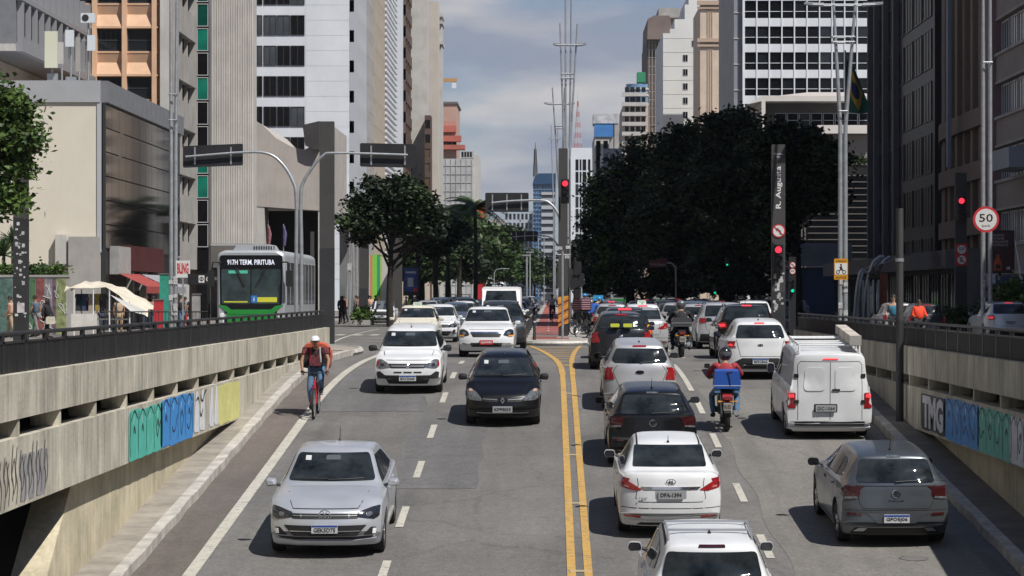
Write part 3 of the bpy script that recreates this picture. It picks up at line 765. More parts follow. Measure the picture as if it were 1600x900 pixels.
mb.build('side_bands',mat('cladding_painted_shade',(.42,.43,.46),.6),B);add_windows(B,W,cells,[M_gl],M_mulld,(8,1),.02)  # side bands repeat the white cladding, darkened as if in shade
# ---- left street wall of further towers: (name, label, cat, px range along the street at x=-22, style)
def street_left(name,lab,px0,px1,ztop,m,style,X0=-22.,seed=0,pxf=None,cat='building',deep=14,dd=0):
 d0=-X0*FOC/(VX-px0);d1=-X0*FOC/(VX-px1)
 B=thing(name,lab,cat)
 xl=PX(pxf,d0) if pxf is not None else X0-deep
 block(B,xl,X0,d0,d1,ztop,m)
 W=side_l(X0,d0);Lk=d1-d0;fh=3.2;nr=int((ztop-1)//fh)
 if style=='bands':grid(B,W,0,Lk,ztop-nr*fh,ztop,max(3,int(Lk/3.2)),nr,.5,1.3,.35,m,[M_gl,M_gl2],M_mulld,seed=seed)
 if style=='slits':grid(B,W,0,Lk,ztop-nr*fh,ztop,max(4,int(Lk/2.0)),nr,1.1,1.5,.3,m,[M_glblack],None,seed=seed)
 if style=='louvres':
  mb=MB();z=0
  while z<ztop:W.box(mb,0,Lk,.1,.5,z,z+.34);z+=.8
  mb.build('louvres',M_bwhite,B);block(B,X0-.0,X0+.1,d0+.3,d1-.3,ztop-1,M_glblack,name='glazing')
 if style=='brown':
  grid(B,W,0,Lk,ztop-nr*fh,ztop,max(2,int(Lk/4)),nr,.3,1.6,.4,M_brown,[M_glblack,mat('glass_amber',(.12,.075,.045),.2,var=.4,scale=.5)],M_mulld,seed=seed)
 return B
street_left('brown_slit_tower','grey tower with rows of small slit windows right of the white block',560,581,95,M_cgrey,'slits',seed=1)
street_left('tan_tower','tan concrete tower strip with diagonal shadow lines beside the slit windowed tower',581,598,110,mat('concrete_tan',(.40,.34,.27),.9,var=.15,scale=.5),'slits',seed=2)
street_left('louvred_tower','narrow tower covered with white horizontal louvres',598,616,110,M_glblack,'louvres',seed=3)
street_left('pale_tower','smooth pale tower between the louvred and the brown towers',616,630,112,M_bwhite,'none')
street_left('brown_tower','dark brown tower with a column of amber tinted windows',630,643,118,M_brown,'brown',seed=4)
# big beige blank tower with a broad camera-facing front
B=thing('beige_slab_tower','broad blank beige grey tower, tallest at the centre left against the sky','tower')
d=400;X1=PX(690,517)
block(B,PX(642,d),PX(667,d),d,d+6,PZ(-40,d),M_cgrey2)
mb=MB();mb.box(PX(667,d+20),PX(684,d+20),d+20,d+27,-.2,PZ(2,d+20));mb.build('rear_slab',mat('concrete_beige',(.52,.47,.41),.9,var=.12,scale=.3,streak=.3,dirt=(.36,.32,.28)),B)
mb=MB();mb.box(PX(684,d+40),PX(690.5,d+40),d+40,d+46,-.2,PZ(27,d+40));
for py in(27,38,70):mb.box(PX(683,d+40),PX(692,d+40),d+39,d+47,PZ(py,d+40),PZ(py,d+40)+.5)
mb.build('corner_bay',M_cgrey2,B)
W=front(PX(663,415),399.9);add_windows(B,Wall((PX(664,d),d-.4,0),(1,0,0),(0,-1,0)),[(.1,PZ(315,d)+k*2.4,.9,1.6) for k in range(5)],[M_glblack])
B=thing('bronze_annex','slim dark bronze block rising to half height at the foot of the beige tower','building')
d=395;block(B,PX(663.5,d),PX(673,d),d,d+4.9,PZ(180,d),M_brown)
grid(B,front(PX(663.5,d),d),0,PX(673,d)-PX(663.5,d),PZ(430,d),PZ(183,d),1,11,.15,.9,.15,M_brown,[M_glblack,MATS['glass_amber']],None)
# red roofed building and grey netted building
B=thing('terraced_building','pinkish tower with stepped bright red terraces near its top','building')
d=640;block(B,PX(680,d),PX(713,d),d,d+25,PZ(162,d),mat('render_pink',(.46,.30,.24),.9,var=.15,scale=.2))
mb=MB();mb.box(PX(683,d),PX(715,d),d-.4,d+25.4,PZ(162,d),PZ(159,d));mb.build('cornice',M_cdark,B)
M_redr=mat('terrace_red',(.42,.12,.085),.8,var=.25,scale=.3)
mb=MB();mb.box(PX(686,d),PX(721,d),d-3,d-.01,PZ(222,d),PZ(213,d));mb.box(PX(686,d),PX(727,d),d-5,d-.01,PZ(235,d),PZ(228,d));mb.box(PX(686,d),PX(713,d),d-2,d-.01,PZ(207,d),PZ(197,d));mb.build('terrace',M_redr,B)
mb=MB()
for k in range(12):mb.box(PX(688+k*2.1,d),PX(688.7+k*2.1,d),d-2,d-1.9,PZ(197,d),PZ(190,d))
mb.build('railing',M_redr,B)
add_windows(B,front(PX(690,d),d-.05),[(i*1.4,PZ(222,d)-1+0*j,.9,1.2) for i in range(3) for j in range(1)],[M_gl])
B=thing('netted_building','building under construction wrapped in pale grey netting','building')
d=600;block(B,PX(680,d),PX(738,d),d,d+30,PZ(248,d),mat('netting_grey',(.44,.44,.43),.95,var=.3,scale=.25,streak=.4,dirt=(.3,.3,.3)))
block(B,PX(738,d),PX(746.5,d),d+6,d+26,PZ(240,d),M_cgrey2,name='side_bay')
mb=MB()
for k in range(8):mb.box(PX(680+k*8.1,d),PX(680.6+k*8.1,d),d-.15,d-.01,0,PZ(248,d))
for k in range(16):mb.box(PX(680,d),PX(738,d),d-.12,d-.01,2+k*2,2.12+k*2)
mb.build('scaffold',MATS['netting_grey'],B)
mb=MB();mb.box(PX(720,d),PX(739,d),d+1,d+4,PZ(247,d),PZ(236,d));mb.build('plant_room',M_cgrey,B)
add_windows(B,front(PX(721,d),d+1),[(k*.65,PZ(245,d),.45,1.2) for k in range(4)],[M_gl])
t=thing('crane','ochre tower crane jib showing over the beige tower roof','crane',(PX(686,640),640,0))
mb=MB();zc=PZ(128,640)
mb.tube([(0,0,0),(0,0,zc)],.5,4);mb.build('mast',mat('crane_ochre',(.45,.26,.10),.6),t)
mb=MB();mb.box(-5,PX(714,640)-PX(686,640),-.4,.4,zc,zc+.9);mb.build('jib',MATS['crane_ochre'],t)
mb=MB();mb.box(3.2,4.3,-.3,.3,zc-1.6,zc-.1);mb.build('counterweight',M_bwhite,t)
# ---- centre: far towers
def far_box(name,lab,px0,px1,py,d,m,deep=30,cat='building',style=None,glasses=None,nc=6,nr=14,zlow=2,pier=.3,span=1.2,frame=None,fm=None,seed=0):
 B=thing(name,lab,cat);x0,x1,z1=PX(px0,d),PX(px1,d),PZ(py,d)
 block(B,x0,x1,d,d+deep,z1,m)
 if style:grid(B,front(x0,d),0,x1-x0,zlow,z1-.3,nc,nr,pier,span,.4,fm or m,glasses or[M_gl,M_gl2],frame,seed=seed)
 return B
far_box('blue_glass_tower','rounded blue glass tower far down the avenue below the lattice mast',833,868,288,900,M_glb,style=1,glasses=[M_glb,mat('glass_sky',(.16,.26,.4),.1)],nc=8,nr=26,pier=.15,span=.3,fm=mat('cladding_blue',(.12,.2,.3),.4))
B=COL.objects.get('blue_glass_tower');mb=MB();mb.prism([(PX(832,900),PZ(288,900)),(PX(836,900),PZ(276,900)),(PX(842,900),PZ(271,900)),(PX(868,900),PZ(271,900)),(PX(868,900),PZ(288,900))],899,928,'Y');mb.build('rounded_crown',mat('crown_blue',(.03,.07,.14),.3),B)
far_box('grey_glass_block','grey glass office block behind the trees below the blue tower',788,832,330,800,mat('glass_office_grey',(.22,.27,.31),.3,var=.2,scale=.2),style=1,nc=7,nr=9,pier=.5,span=1.0,fm=mat('cladding_pale_blue',(.40,.45,.5),.6))
far_box('banded_tower','grey tower with white floor bands, behind the blue tower foot',846,867,300,780,M_cgrey,style=1,nc=1,nr=14,pier=0,span=1.1,fm=mat('band_pale',(.42,.44,.47),.7),glasses=[M_gl2])
far_box('teal_glass_block','small teal glass block just right of the hanging sign',770,790,362,700,mat('glass_teal',(.10,.17,.19),.2,var=.4,scale=.2),style=1,nc=4,nr=4,pier=.3,span=.5)
far_box('concrete_overhang','grey brutalist block overhanging the palms',765,788,342,690,M_cgrey)
t=thing('red_sculpture','tall orange red panel standing between the palms','panel',(PX(750,420),420,0))
mb=MB();mb.box(-1.1,1.0,0,.8,0,PZ(316,420));mb.build('lower_panel',mat('panel_red',(.55,.09,.045),.7,var=.2,scale=.3),t)
mb=MB();mb.box(-2,.9,.85,1.5,PZ(340,420),PZ(318,420));mb.build('upper_panel',MATS['panel_red'],t)
# lattice masts
def lattice(name,lab,px,py0,py1,d,w0,w1,ma,mb_):
 t=thing(name,lab,'mast',(PX(px,d),d,0));z0,z1=PZ(py1,d),PZ(py0,d)
 n=9
 for q,m in((0,ma),(1,mb_)):
  mb=MB()
  for k in range(n):
   if k%2!=q:continue
   a,b=z0+(z1-z0)*k/n*.8,z0+(z1-z0)*(k+1)/n*.8;wa=w0+(w1-w0)*k/n;wb=w0+(w1-w0)*(k+1)/n
   for sx in(-1,1):
    mb.tube([(sx*wa/2,0,a),(sx*wb/2,0,b)],.16,4)
    for j in range(3):
     c=a+(b-a)*j/3;e_=a+(b-a)*(j+1)/3;mb.tube([(sx*wa/2,0,c),(-sx*wa/2*.95,0,e_)],.09,4)
    mb.tube([(0,sx*wa/2,a),(0,sx*wb/2,b)],.14,4)
  mb.build('lattice_red' if m is ma and ma is not mb_ else 'lattice',m,t)
 mb=MB();mb.tube([(0,0,z0+(z1-z0)*.78),(0,0,z1)],[.22,.08],5);mb.build('aerial',mb_,t)
 mb=MB();mb.box(-w0/2,w0/2,-w0/2,w0/2,0,z0);mb.build('base_block',M_cgrey,t)
M_mr=mat('mast_red',(.50,.13,.10),.6);M_mw=mat('mast_white',(.5,.48,.48),.6)
lattice('red_white_mast','red and white lattice broadcasting mast, pale behind the street lamps',903,140,232,1500,4.6,.5,M_mr,M_mw)
lattice('dark_mast','slender dark lattice mast on the blue tower',836.5,222,276,905,1.5,.6,M_cdark,M_cdark)
# white striped tower and neighbours, centre right
B=far_box('striped_tower','white tower with vertical black window stripes behind the centre traffic light',880,925,231,620,M_bwhite)
W=front(PX(880,620),620);Hh=PZ(231,620)
for a,b in((899.5,904),(906,908.5),(910.5,916),(919,922.5)):
 add_windows(B,W,[(PX(a,620)-PX(880,620),2+k*3.0,PX(b,620)-PX(a,620),2.6) for k in range(int(Hh/3.0)-1)],[M_glblack,M_gl],None,n_off=.05)
mb=MB();mb.box(PX(925,620),PX(931,620),622,650,0,PZ(235,620));mb.build('side_bay',M_cgrey,B)
far_box('grey_tower','plain grey tower right of the striped one, lower storeys behind the tree',929,952,218,560,M_cgrey2,style=1,nc=2,nr=9,pier=2.6,span=4.3)
far_box('dim_office_tower','grey office tower with bands of blue windows above the tree crown',942,972,232,520,mat('cladding_slate',(.28,.30,.33),.7),style=1,nc=3,nr=11,pier=.5,span=1.5,glasses=[mat('glass_navy',(.05,.08,.14),.1)])
B=far_box('blue_sign_building','distant building carrying a bright blue panel under a speckled white one',928,966,214,700,M_cgrey)
mb=MB();mb.box(PX(929,700),PX(958,700),699,712,PZ(214,700),PZ(195,700));mb.build('blue_panel',mat('panel_blue',(.06,.2,.48),.3,var=.3,scale=.2),B)
mb=MB();mb.box(PX(927,700),PX(966,700),699.5,712,PZ(193,700),PZ(178,700));mb.build('mesh_panel',mat('mesh_white',(.5,.5,.52),.8,var=.5,scale=.6),B)
mb=MB();mb.box(PX(960,700),PX(967,700),699.7,712,PZ(232,700),PZ(193,700));mb.build('side_core',M_cgrey,B)
far_box('pale_slab','narrow pale slab with small windows between the striped tower and the blue sign building',905,928,262,820,M_cgrey2,style=1,nc=3,nr=12,pier=1.0,span=1.6)
far_box('beige_slab','thin beige slab rising behind the grey tower right of the central mast',914,930,243,900,mat('slab_beige',(.42,.37,.31),.9,var=.2,scale=.3),style=1,nc=3,nr=14,pier=1.1,span=1.7)
far_box('grey_far_slab','wide pale grey slab low behind the balcony tower',968,1000,225,700,M_cgrey2,style=1,nc=5,nr=12,pier=.9,span=1.5)
far_box('brown_slab','small brown grey slab behind the grey office tower',958,976,205,760,mat('slab_brown',(.30,.26,.23),.9,var=.2,scale=.3),style=1,nc=3,nr=14,pier=.8,span=1.5)
far_box('mesh_slab','hazy pale tower between the dark netted block and the lattice mast',806,826,330,1100,M_cgrey2,style=1,nc=4,nr=10,pier=1.,span=1.6)
# beige stepped tower with round glass crown
B=far_box('balcony_tower','beige tower of stacked balconies with a round glass crown and a green box on top',974,1013,163,508,mat('render_sand',(.50,.40,.33),.9,var=.15,scale=.3))
W=front(PX(974,508),508)
for k in range(12):
 mb=MB();z=PZ(233,508)+k*1.95-11;W.box(mb,-.3,4.6,.01,.9,z,z+.75);mb.build('balcony',M_cgrey2,B)
add_windows(B,W,[(.3+i*1.1,PZ(233,508)+k*1.95-11+.8,.8,1.05) for k in range(12) for i in range(4)],[M_gl])
mb=MB();mb.lathe([(2.2,PZ(163,508)),(2.2,PZ(130,508)),(0,PZ(130,508))],24,M=Matrix.Translation((PX(996,508),511,0)));mb.build('round_crown',MATS['glass_sky'],B,smooth=True)
mb=MB();
for z in(163,149,139):mb.lathe([(2.35,PZ(z,508)),(2.35,PZ(z,508)+.4),(0,PZ(z,508)+.4)],24,M=Matrix.Translation((PX(996,508),511,0)))
mb.build('crown_bands',M_cgrey2,B)
mb=MB();mb.box(PX(996,508),PX(1009,508),509,513,PZ(128,508),PZ(112,508));mb.build('green_box',mat('box_green',(.04,.24,.12),.5),B)
# ---- right side towers
B=far_box('dark_scaffold_tower','dark brown tower with rounded top behind the white one, open scaffolding on its side',1011,1040,63,520,mat('brick_dark',(.16,.125,.11),.9,var=.3,scale=.2))
mb=MB();mb.prism([(PX(1011,519),PZ(62,519)),(PX(1012,519),PZ(30,519)),(PX(1022,519),PZ(25,519)),(PX(1046,519),PZ(25,519)),(PX(1052,519),PZ(62,519))],518,545,'Y');mb.build('rounded_crown',mat('brick_mid',(.22,.17,.15),.9,var=.3,scale=.3),B)
mb=MB()
for k in range(14):mb.tube([(PX(1012,519),519.2,PZ(64,519)-k*1.7),(PX(1034,519),519.2,PZ(64,519)-k*1.7)],.06,4)
for k in range(5):mb.tube([(PX(1014+k*5,519),519.1,PZ(64,519)),(PX(1014+k*5,519),519.1,20)],.06,4)
mb.build('scaffold',M_cgrey,B)
mb=MB();mb.box(PX(1030,519),PX(1066,519),522,540,PZ(25,519),PZ(10,519));mb.build('penthouse',M_cgrey,B)
mb=MB();mb.add([(PX(989,519),517,PZ(238,519)),(PX(992,519),517,PZ(238,519)),(PX(1012,519),517,PZ(175,519)),(PX(1009,519),517,PZ(175,519))],[(0,1,2,3)]);mb.prism([(PX(988,518),PZ(238,518)),(PX(991,518),PZ(238,518)),(PX(1012,518),PZ(178,518)),(PX(1012,518),PZ(170,518))],517.2,518,'Y');mb.build('glass_fin',M_metalgrey,B)
B=thing('white_stepped_tower','white tower with a stepped skyline and one column of small windows','tower')
d=440;steps=[(1036,52),(1047,52),(1047,45),(1054,45),(1054,30),(1070,30),(1070,7),(1076,7),(1076,-10),(1120,-10)]
poly=[(PX(1036,d),0)]+[(PX(a,d),PZ(b,d)) for a,b in steps]+[(PX(1120,d),0)]
mb=MB();mb.prism(poly,d,d+30,'Y');mb.build('wall',mat('render_white',(.66,.66,.64),.85,var=.08,scale=.3,streak=.15,dirt=(.5,.5,.49)),B)
W=front(PX(1036,d),d)
add_windows(B,W,[(PX(1067,d)-PX(1036,d),PZ(96,d)-k*22.2*d/FOC,.85,1.15) for k in range(9)]+[(PX(1081,d)-PX(1036,d),PZ(73,d),.75,1.1)],[M_glblack],M_mull,(2,1),.0)
mb=MB()
for k in range(14):W.box(mb,0,6.5,0,.03,PZ(60,d)-k*2.4,PZ(60,d)-k*2.4+.05)
mb.build('joint_lines',M_cgrey2,B)
mb=MB();mb.box(PX(1031,d+14),PX(1036,d+14),d+2,d+29,0,PZ(70,d));mb.build('side_bay',M_cgrey2,B)
B=thing('beige_classical_tower','beige tower with heavy cornices and a column of wide windows','tower')
d=412;x0,x1=PX(1094,d),PX(1160,d)
block(B,x0,x1,d,d+20,PZ(8,d),M_beige)
W=front(x0,d);mb=MB()
for py,h,e_ in((8,.7,.5),(14,.35,.3),(66,.6,.5),(73,.4,.3)):W.box(mb,-.5,x1-x0,.0,e_,PZ(py,d),PZ(py,d)+h)
for u in(1.15,1.5,1.85):W.box(mb,u,u+.15,0,.12,0,PZ(15,d))
mb.build('cornice',mat('render_beige_dark',(.45,.34,.26),.85,var=.1,scale=.5),B)
add_windows(B,W,[(PX(1125.5,d)-x0,PZ(31,d)-k*28.2*d/FOC,2.1,1.55) for k in range(10)],[M_gl,M_gl2],M_mulld,(2,1),.0)
# white grid office block
B=thing('white_grid_block','white office block with a regular grid of dark windows, right of centre','building')
d=330;x0,x1=PX(1160,d),PX(1470,d);ztop=PZ(-60,d)
block(B,x0,x1,d,d+30,ztop,M_bwhite);W=front(x0,d)
fh=40.3*d/FOC;cw=19.6*d/FOC;z0=PZ(97,d)-fh*4.3;mb=MB();cells=[];cells2=[]
ncol=int((x1-x0)/cw)
for j in range(10):
 z=z0+j*fh
 for i in range(ncol):
  cells.append((.3+i*cw,z+fh*.27,cw-.16,fh*.40));cells2.append((.3+i*cw,z,cw-.16,fh*.25))
 W.box(mb,0,x1-x0,0,.22,z+fh*.68,z+fh-.01);W.box(mb,0,x1-x0,0,.14,z+fh*.25,z+fh*.27)
for i in range(ncol+1):W.box(mb,.3+i*cw-.16,.3+i*cw,0,.3,z0,ztop-.01)
W.box(mb,0,.14,0,.31,0,ztop);mb.build('facade_grid',M_bwhite,B)
vis=lambda c:abs(x0+c[0]-PX(1250,d))<10 and PZ(180,d)<c[1]
add_windows(B,W,sorted(cells,key=lambda c:(not vis(c)))+cells2,[M_glblack,M_gl,M_glblack],None,n_off=.01)
W=side_r(x0-.0,d+30);mb=MB()
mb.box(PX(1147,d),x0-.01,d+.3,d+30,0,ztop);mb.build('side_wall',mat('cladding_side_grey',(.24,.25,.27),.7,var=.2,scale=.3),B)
mb=MB()
for k in range(14):mb.box(PX(1147,d)-.05,x0-.005,d+.2,d+.32,PZ(165,d)-8+k*fh,PZ(165,d)-8+k*fh+.12)
mb.build('joint_lines',M_cgrey2,B)
# pavilion with pitched roof
B=thing('pavilion_building','broad white pavilion with a shallow pitched roof behind the dark trees','building')
d=240;M_pav=mat('pavilion_white',(.66,.62,.58),.7,var=.1,scale=.5)
mb=MB();mb.prism([(PX(1168,d),PZ(163,d)),(PX(1190,d),PZ(150,d)),(PX(1370,d),PZ(150,d)),(PX(1370,d),PZ(158,d)),(PX(1196,d),PZ(158,d)),(PX(1196,d),PZ(215,d)),(PX(1190,d),PZ(215,d)),(PX(1190,d),PZ(158,d))],d,d+26,'Y');mb.build('roof_edge',M_pav,B)
mb=MB();a=[(PX(1212,d),d-.0,PZ(150,d)+.01),(PX(1370,d),d,PZ(150,d)+.01),(PX(1370,d),d+13,PZ(127,d)),(PX(1285,d),d+13,PZ(127,d))];mb.add(a,[(0,1,2,3)])
b_=[(PX(1190,d),d+26,PZ(150,d)),a[0],a[3]];mb.add(b_,[(0,1,2)]);mb.build('roof',mat('roof_pink',(.52,.46,.43),.7,var=.1,scale=.5),B)
mb=MB();mb.box(PX(1198,d),PX(1372,d),d+2.5,d+20,0,PZ(158,d)-.02);mb.build('wall',M_cdark,B)
add_windows(B,front(PX(1215,d),d+2.5),[(k*1.13,PZ(197,d),1.03,1.4) for k in range(8)],[M_gl2,M_gl],M_mull,(1,2),.02)
mb=MB();mb.box(PX(1278,d),PX(1372,d),d+.4,d+2.4,PZ(208,d),PZ(195,d));mb.build('balcony',M_pav,B)
mb=MB();mb.box(PX(1305,d),PX(1372,d),d+1.6,d+2.4,PZ(256,d),PZ(209,d));mb.build('inner_wall',mat('pavilion_painted_shade',(.30,.27,.25),.9),B)  # pavilion white darkened to stand in for shade on the inner wall
# dark glass tower with vertical fins
B=thing('dark_fin_tower','nearly black tower with pale vertical fins at the right','tower')
x0=24.0;d0,d1=160.5,191
M_dkt=mat('tower_black',(.018,.017,.018),.5,var=.5,scale=.4);M_fin=mat('fin_concrete',(.13,.12,.115),.8,var=.2,scale=.4,streak=.3)
block(B,x0+.1,x0+24,d0,d1,80,M_dkt)
for k,px in enumerate((1362,1372,1386,1402)):
 dd=x0*FOC/(px-VX);mb=MB();mb.box(x0-.35,x0+.09,dd-.55,dd,0,80);mb.build('fin',M_fin,B)
W=side_r(x0+.1,d1);cells=[]
for j in range(12):
 for i in range(7):cells.append((.6+i*4.2,3+j*3.3,3.6,2.5))
add_windows(B,W,cells,[mat('glass_smoke',(.012,.011,.011),.35,var=.5,scale=.4,spec=.15)],M_mulld,(3,1),.01)
# curved concrete building
B=thing('curved_building','brown grey concrete building with curved balcony bands and tall piers, far right','building')
xx=24.0;d0,d1=138,160
M_cb=mat('concrete_brown_grey',(.205,.155,.12),.9,var=.2,scale=.4,streak=.35,dirt=(.11,.095,.09))
mb=MB()
def curved(u):
 return xx+.9*max(0,(u-14)/8)**2
n=22;
def band(mb,z0,z1,out):
 vs=[]
 for i in range(n+1):
  y=d0+(d1-d0)*i/n;x=curved(y-d0)-out;vs+=[(x,y,z0),(x,y,z1),(x+out+2.5,y,z1),(x+out+2.5,y,z0)]
 fs=[]
 for i in range(n):
  a=4*i;fs+=[(a+k,a+(k+1)%4,a+4+(k+1)%4,a+4+k) for k in range(4)]
 fs+=[(0,1,2,3),(4*n,4*n+1,4*n+2,4*n+3)];mb.add(vs,fs)
for py in(205,281,360):
 z=1.9+(460-py)*25/24.0*148/FOC*1.0;band(mb,z-.55,z+.45,.55)
mb.build('curved_bands',M_cb,B)
mb=MB();band(mb,0,45,-1.2);mb.build('wall',M_cdark,B)
for i in range(8):
 y=d0+.6+i*2.75;x=curved(y-d0);mb=MB();mb.box(x-.3,x+1.3,y-.42,y+.42,0.1,44);mb.build('pier',M_cb,B)
for i in range(7):
 for j in range(9):
  y=d0+1.2+i*2.75;x=curved(y-d0)+1.05;mb=MB()
  o=link('window',window_mesh(1.6,2.6,M_glblack,M_mulld,(2,1)),B);o.matrix_local=Matrix(((0,-1,0,x),(-1,0,0,y+1.75),(0,0,1,2+j*3.9),(0,0,0,1)))
mb=MB();mb.box(xx-1.3,xx-1.1,PX(1,1)*0+146.2,146.9,9.2,30);mb.build('banner',mat('banner_grey',(.20,.21,.26),.7,var=.2,scale=1),B)
# pink-edged building and nearest balcony building
B=thing('pink_edged_building','grey building with a pink corner strip, stone bands and small balcony, at the right edge','building')
x0=23.6;d0,d1=118,137.6
M_pk=mat('render_mauve',(.22,.145,.155),.85,var=.15,scale=.5);M_gb=mat('render_warm_grey',(.27,.24,.22),.85,var=.2,scale=.4,streak=.25,dirt=(.2,.18,.18))
block(B,x0+.3,x0+20,d0,d1,55,M_cdark)
mb=MB();mb.box(x0-.25,x0+.29,d1-2.1,d1,0,55);mb.build('corner_strip',M_pk,B)
W=side_r(x0+.3,d1-2.1);mb=MB();cells=[]
fh=3.35;z0=2.95
mb2=MB()
for j in range(12):
 z=z0+j*fh;W.box(mb,0,17.5,0,.3,z,z+1.55);W.box(mb2,0,17.5,.3,.42,z+1.45,z+1.6);W.box(mb2,0,17.5,.3,.36,z,z+.12)
 for i in range(7):cells.append((.3+i*2.45,z+1.62,2.1,fh-1.7))
mb.build('wall_bands',M_gb,B);mb2.build('string_course',M_cgrey,B);add_windows(B,W,cells,[M_gl,M_gl2],M_mull,(3,1),.01)
mb=MB();mb.box(x0-1.3,x0-.01,124.5,129.8,8.1,9.1);mb.build('balcony',mat('balcony_grey',(.24,.26,.30),.6),B)
mb=MB();mb.box(x0-.2,x0+.3,118,137,-.1,2.9);mb.build('ground_floor',M_cdark,B)
# long low shop front under the towers at the right
B=thing('shop_arcade','dim ground floor arcade with shop windows behind the right railing','shops')
block(B,22.2,23.9,138,200,4.4,M_cdark);W=side_r(22.2,200)
mb=MB();W.box(mb,0,62,0,.9,3.3,4.3);mb.build('fascia',mat('fascia_dim',(.13,.125,.12),.7,var=.3,scale=.5),B)
add_windows(B,W,[(.5+k*3.6,.5,3.1,2.6) for k in range(17)],[mat('shop_glass',(.07,.06,.055),.25,var=.9,scale=.9,detail=6),M_gl],M_mulld,(3,1),.02)
# blue hoarding behind the parked cars
B=thing('blue_hoarding','low dark blue building front with a pale roof band, beyond the side street','building')
d=205;block(B,PX(1235,d),PX(1328,d),d,d+6,PZ(418,d),mat('hoarding_blue',(.03,.06,.12),.7,var=.3,scale=.5))
mb=MB();mb.box(PX(1228,d),PX(1330,d),d-.5,d-.01,PZ(416,d),PZ(380,d))
mb.build('roof_band',mat('band_metal',(.15,.17,.19),.5,var=.3,scale=.6),B)
B=thing('brutalist_louvre_block','dark building with thin horizontal louvres behind the street name pillar','building')
d=228;block(B,PX(1240,d),PX(1358,d),d,d+8,PZ(262,d),M_dkt)
mb=MB()
for k in range(13):mb.box(PX(1262,d),PX(1358,d),d-.25,d-.05,PZ(395-k*10,d),PZ(395-k*10,d)+.08)
for k in range(3):mb.box(PX(1246+k*5,d),PX(1248.4+k*5,d),d-.4,d-.05,0,PZ(355,d))
mb.build('louvres',M_fin,B)
# buildings behind the trees on the left
B=far_box('cream_low_block','cream low block with a band of brown windows showing under the tree',628,664,372,250,M_beige,deep=10)
add_windows(B,front(PX(628,250),250),[(.15+k*.55,PZ(395,250),.5,.6) for k in range(4)],[MATS['glass_amber']],M_mull)
B=thing('green_shop','shop front with orange, lime green and white stripes beyond the bus','shop')
d=255
for a,b,c in((578,582,(.55,.22,.10)),(582,589,(.20,.55,.06)),(589,594,(.03,.30,.14)),(594,597,(.4,.5,.1)),(560,578,(.45,.44,.42)),(597,612,(.5,.48,.45))):
 mb=MB();mb.box(PX(a,d),PX(b,d),d,d+5,0,PZ(398,d)-(.0 if c[0]>.4 else .002));mb.build('striped_panel',mat('stripe_%d'%a,c,.7,var=.1),B)
B=thing('glass_station_canopy','glass and steel underground station entrance left of the tree','station entrance')
d=190;mb=MB();mb.box(PX(526,d),PX(562,d),d,d+12,PZ(342,d)-.3,PZ(338,d));mb.build('roof',M_metalgrey,B)
mb=MB();mb.box(PX(527,d),PX(560,d),d+2,d+11,.1,PZ(342,d)-.31);mb.build('glazing',mat('glass_pale',(.20,.22,.23),.2,var=.4,scale=.4),B)
for px,tz in((547,372),(552,350),(560,342)):
 mb=MB();P_=smooth_pts([(PX(px-6,d),d-.2,.1),(PX(px-4,d),d-.2,2.5),(PX(px,d),d-.2,PZ(tz,d)),(PX(px+5,d),d-.2,PZ(tz,d)-1),(PX(px+6,d),d-.2,.1)]);mb.tube(P_,.12,6);mb.build('arch',M_steel,B)
 # ---- unseen buildings added round the camera to block skylight and shade the right side
for nm,lb,x0,x1,y0,y1,h,sd in(('unseen_corner_block','plain unseen block added beside the right railing to block skylight and shade the street',25.5,46,22,117,20,'r'),('unseen_left_block','plain unseen block added left of the ramp to block skylight',-50,-30,20,122,46,'l'),('unseen_rear_block','unseen block added behind the viewpoint on the right to block skylight',27,47,-160,-2,28,'r'),('unseen_tall_block','tall unseen block added behind the viewpoint on the left to block skylight',-48,-26,-160,-2,60,'l')):
 B=thing(nm,lb,'building');block(B,x0,x1,y0,y1,h,M_cgrey2)
 W=side_r(x0,y1) if sd=='r' else side_l(x1,y0);n=int((y1-y0)/4.2)
 grid(B,W,0,y1-y0,4,4+3.3*int((h-5)/3.3),n,int((h-5)/3.3),.7,1.5,.25,M_cgrey,[M_gl,M_gl2],None,seed=4)
mb=MB();mb.box(-26,27,-16,-3,-.6,-.02);tag(mb.build('overpass_deck',M_conc),kind='structure')
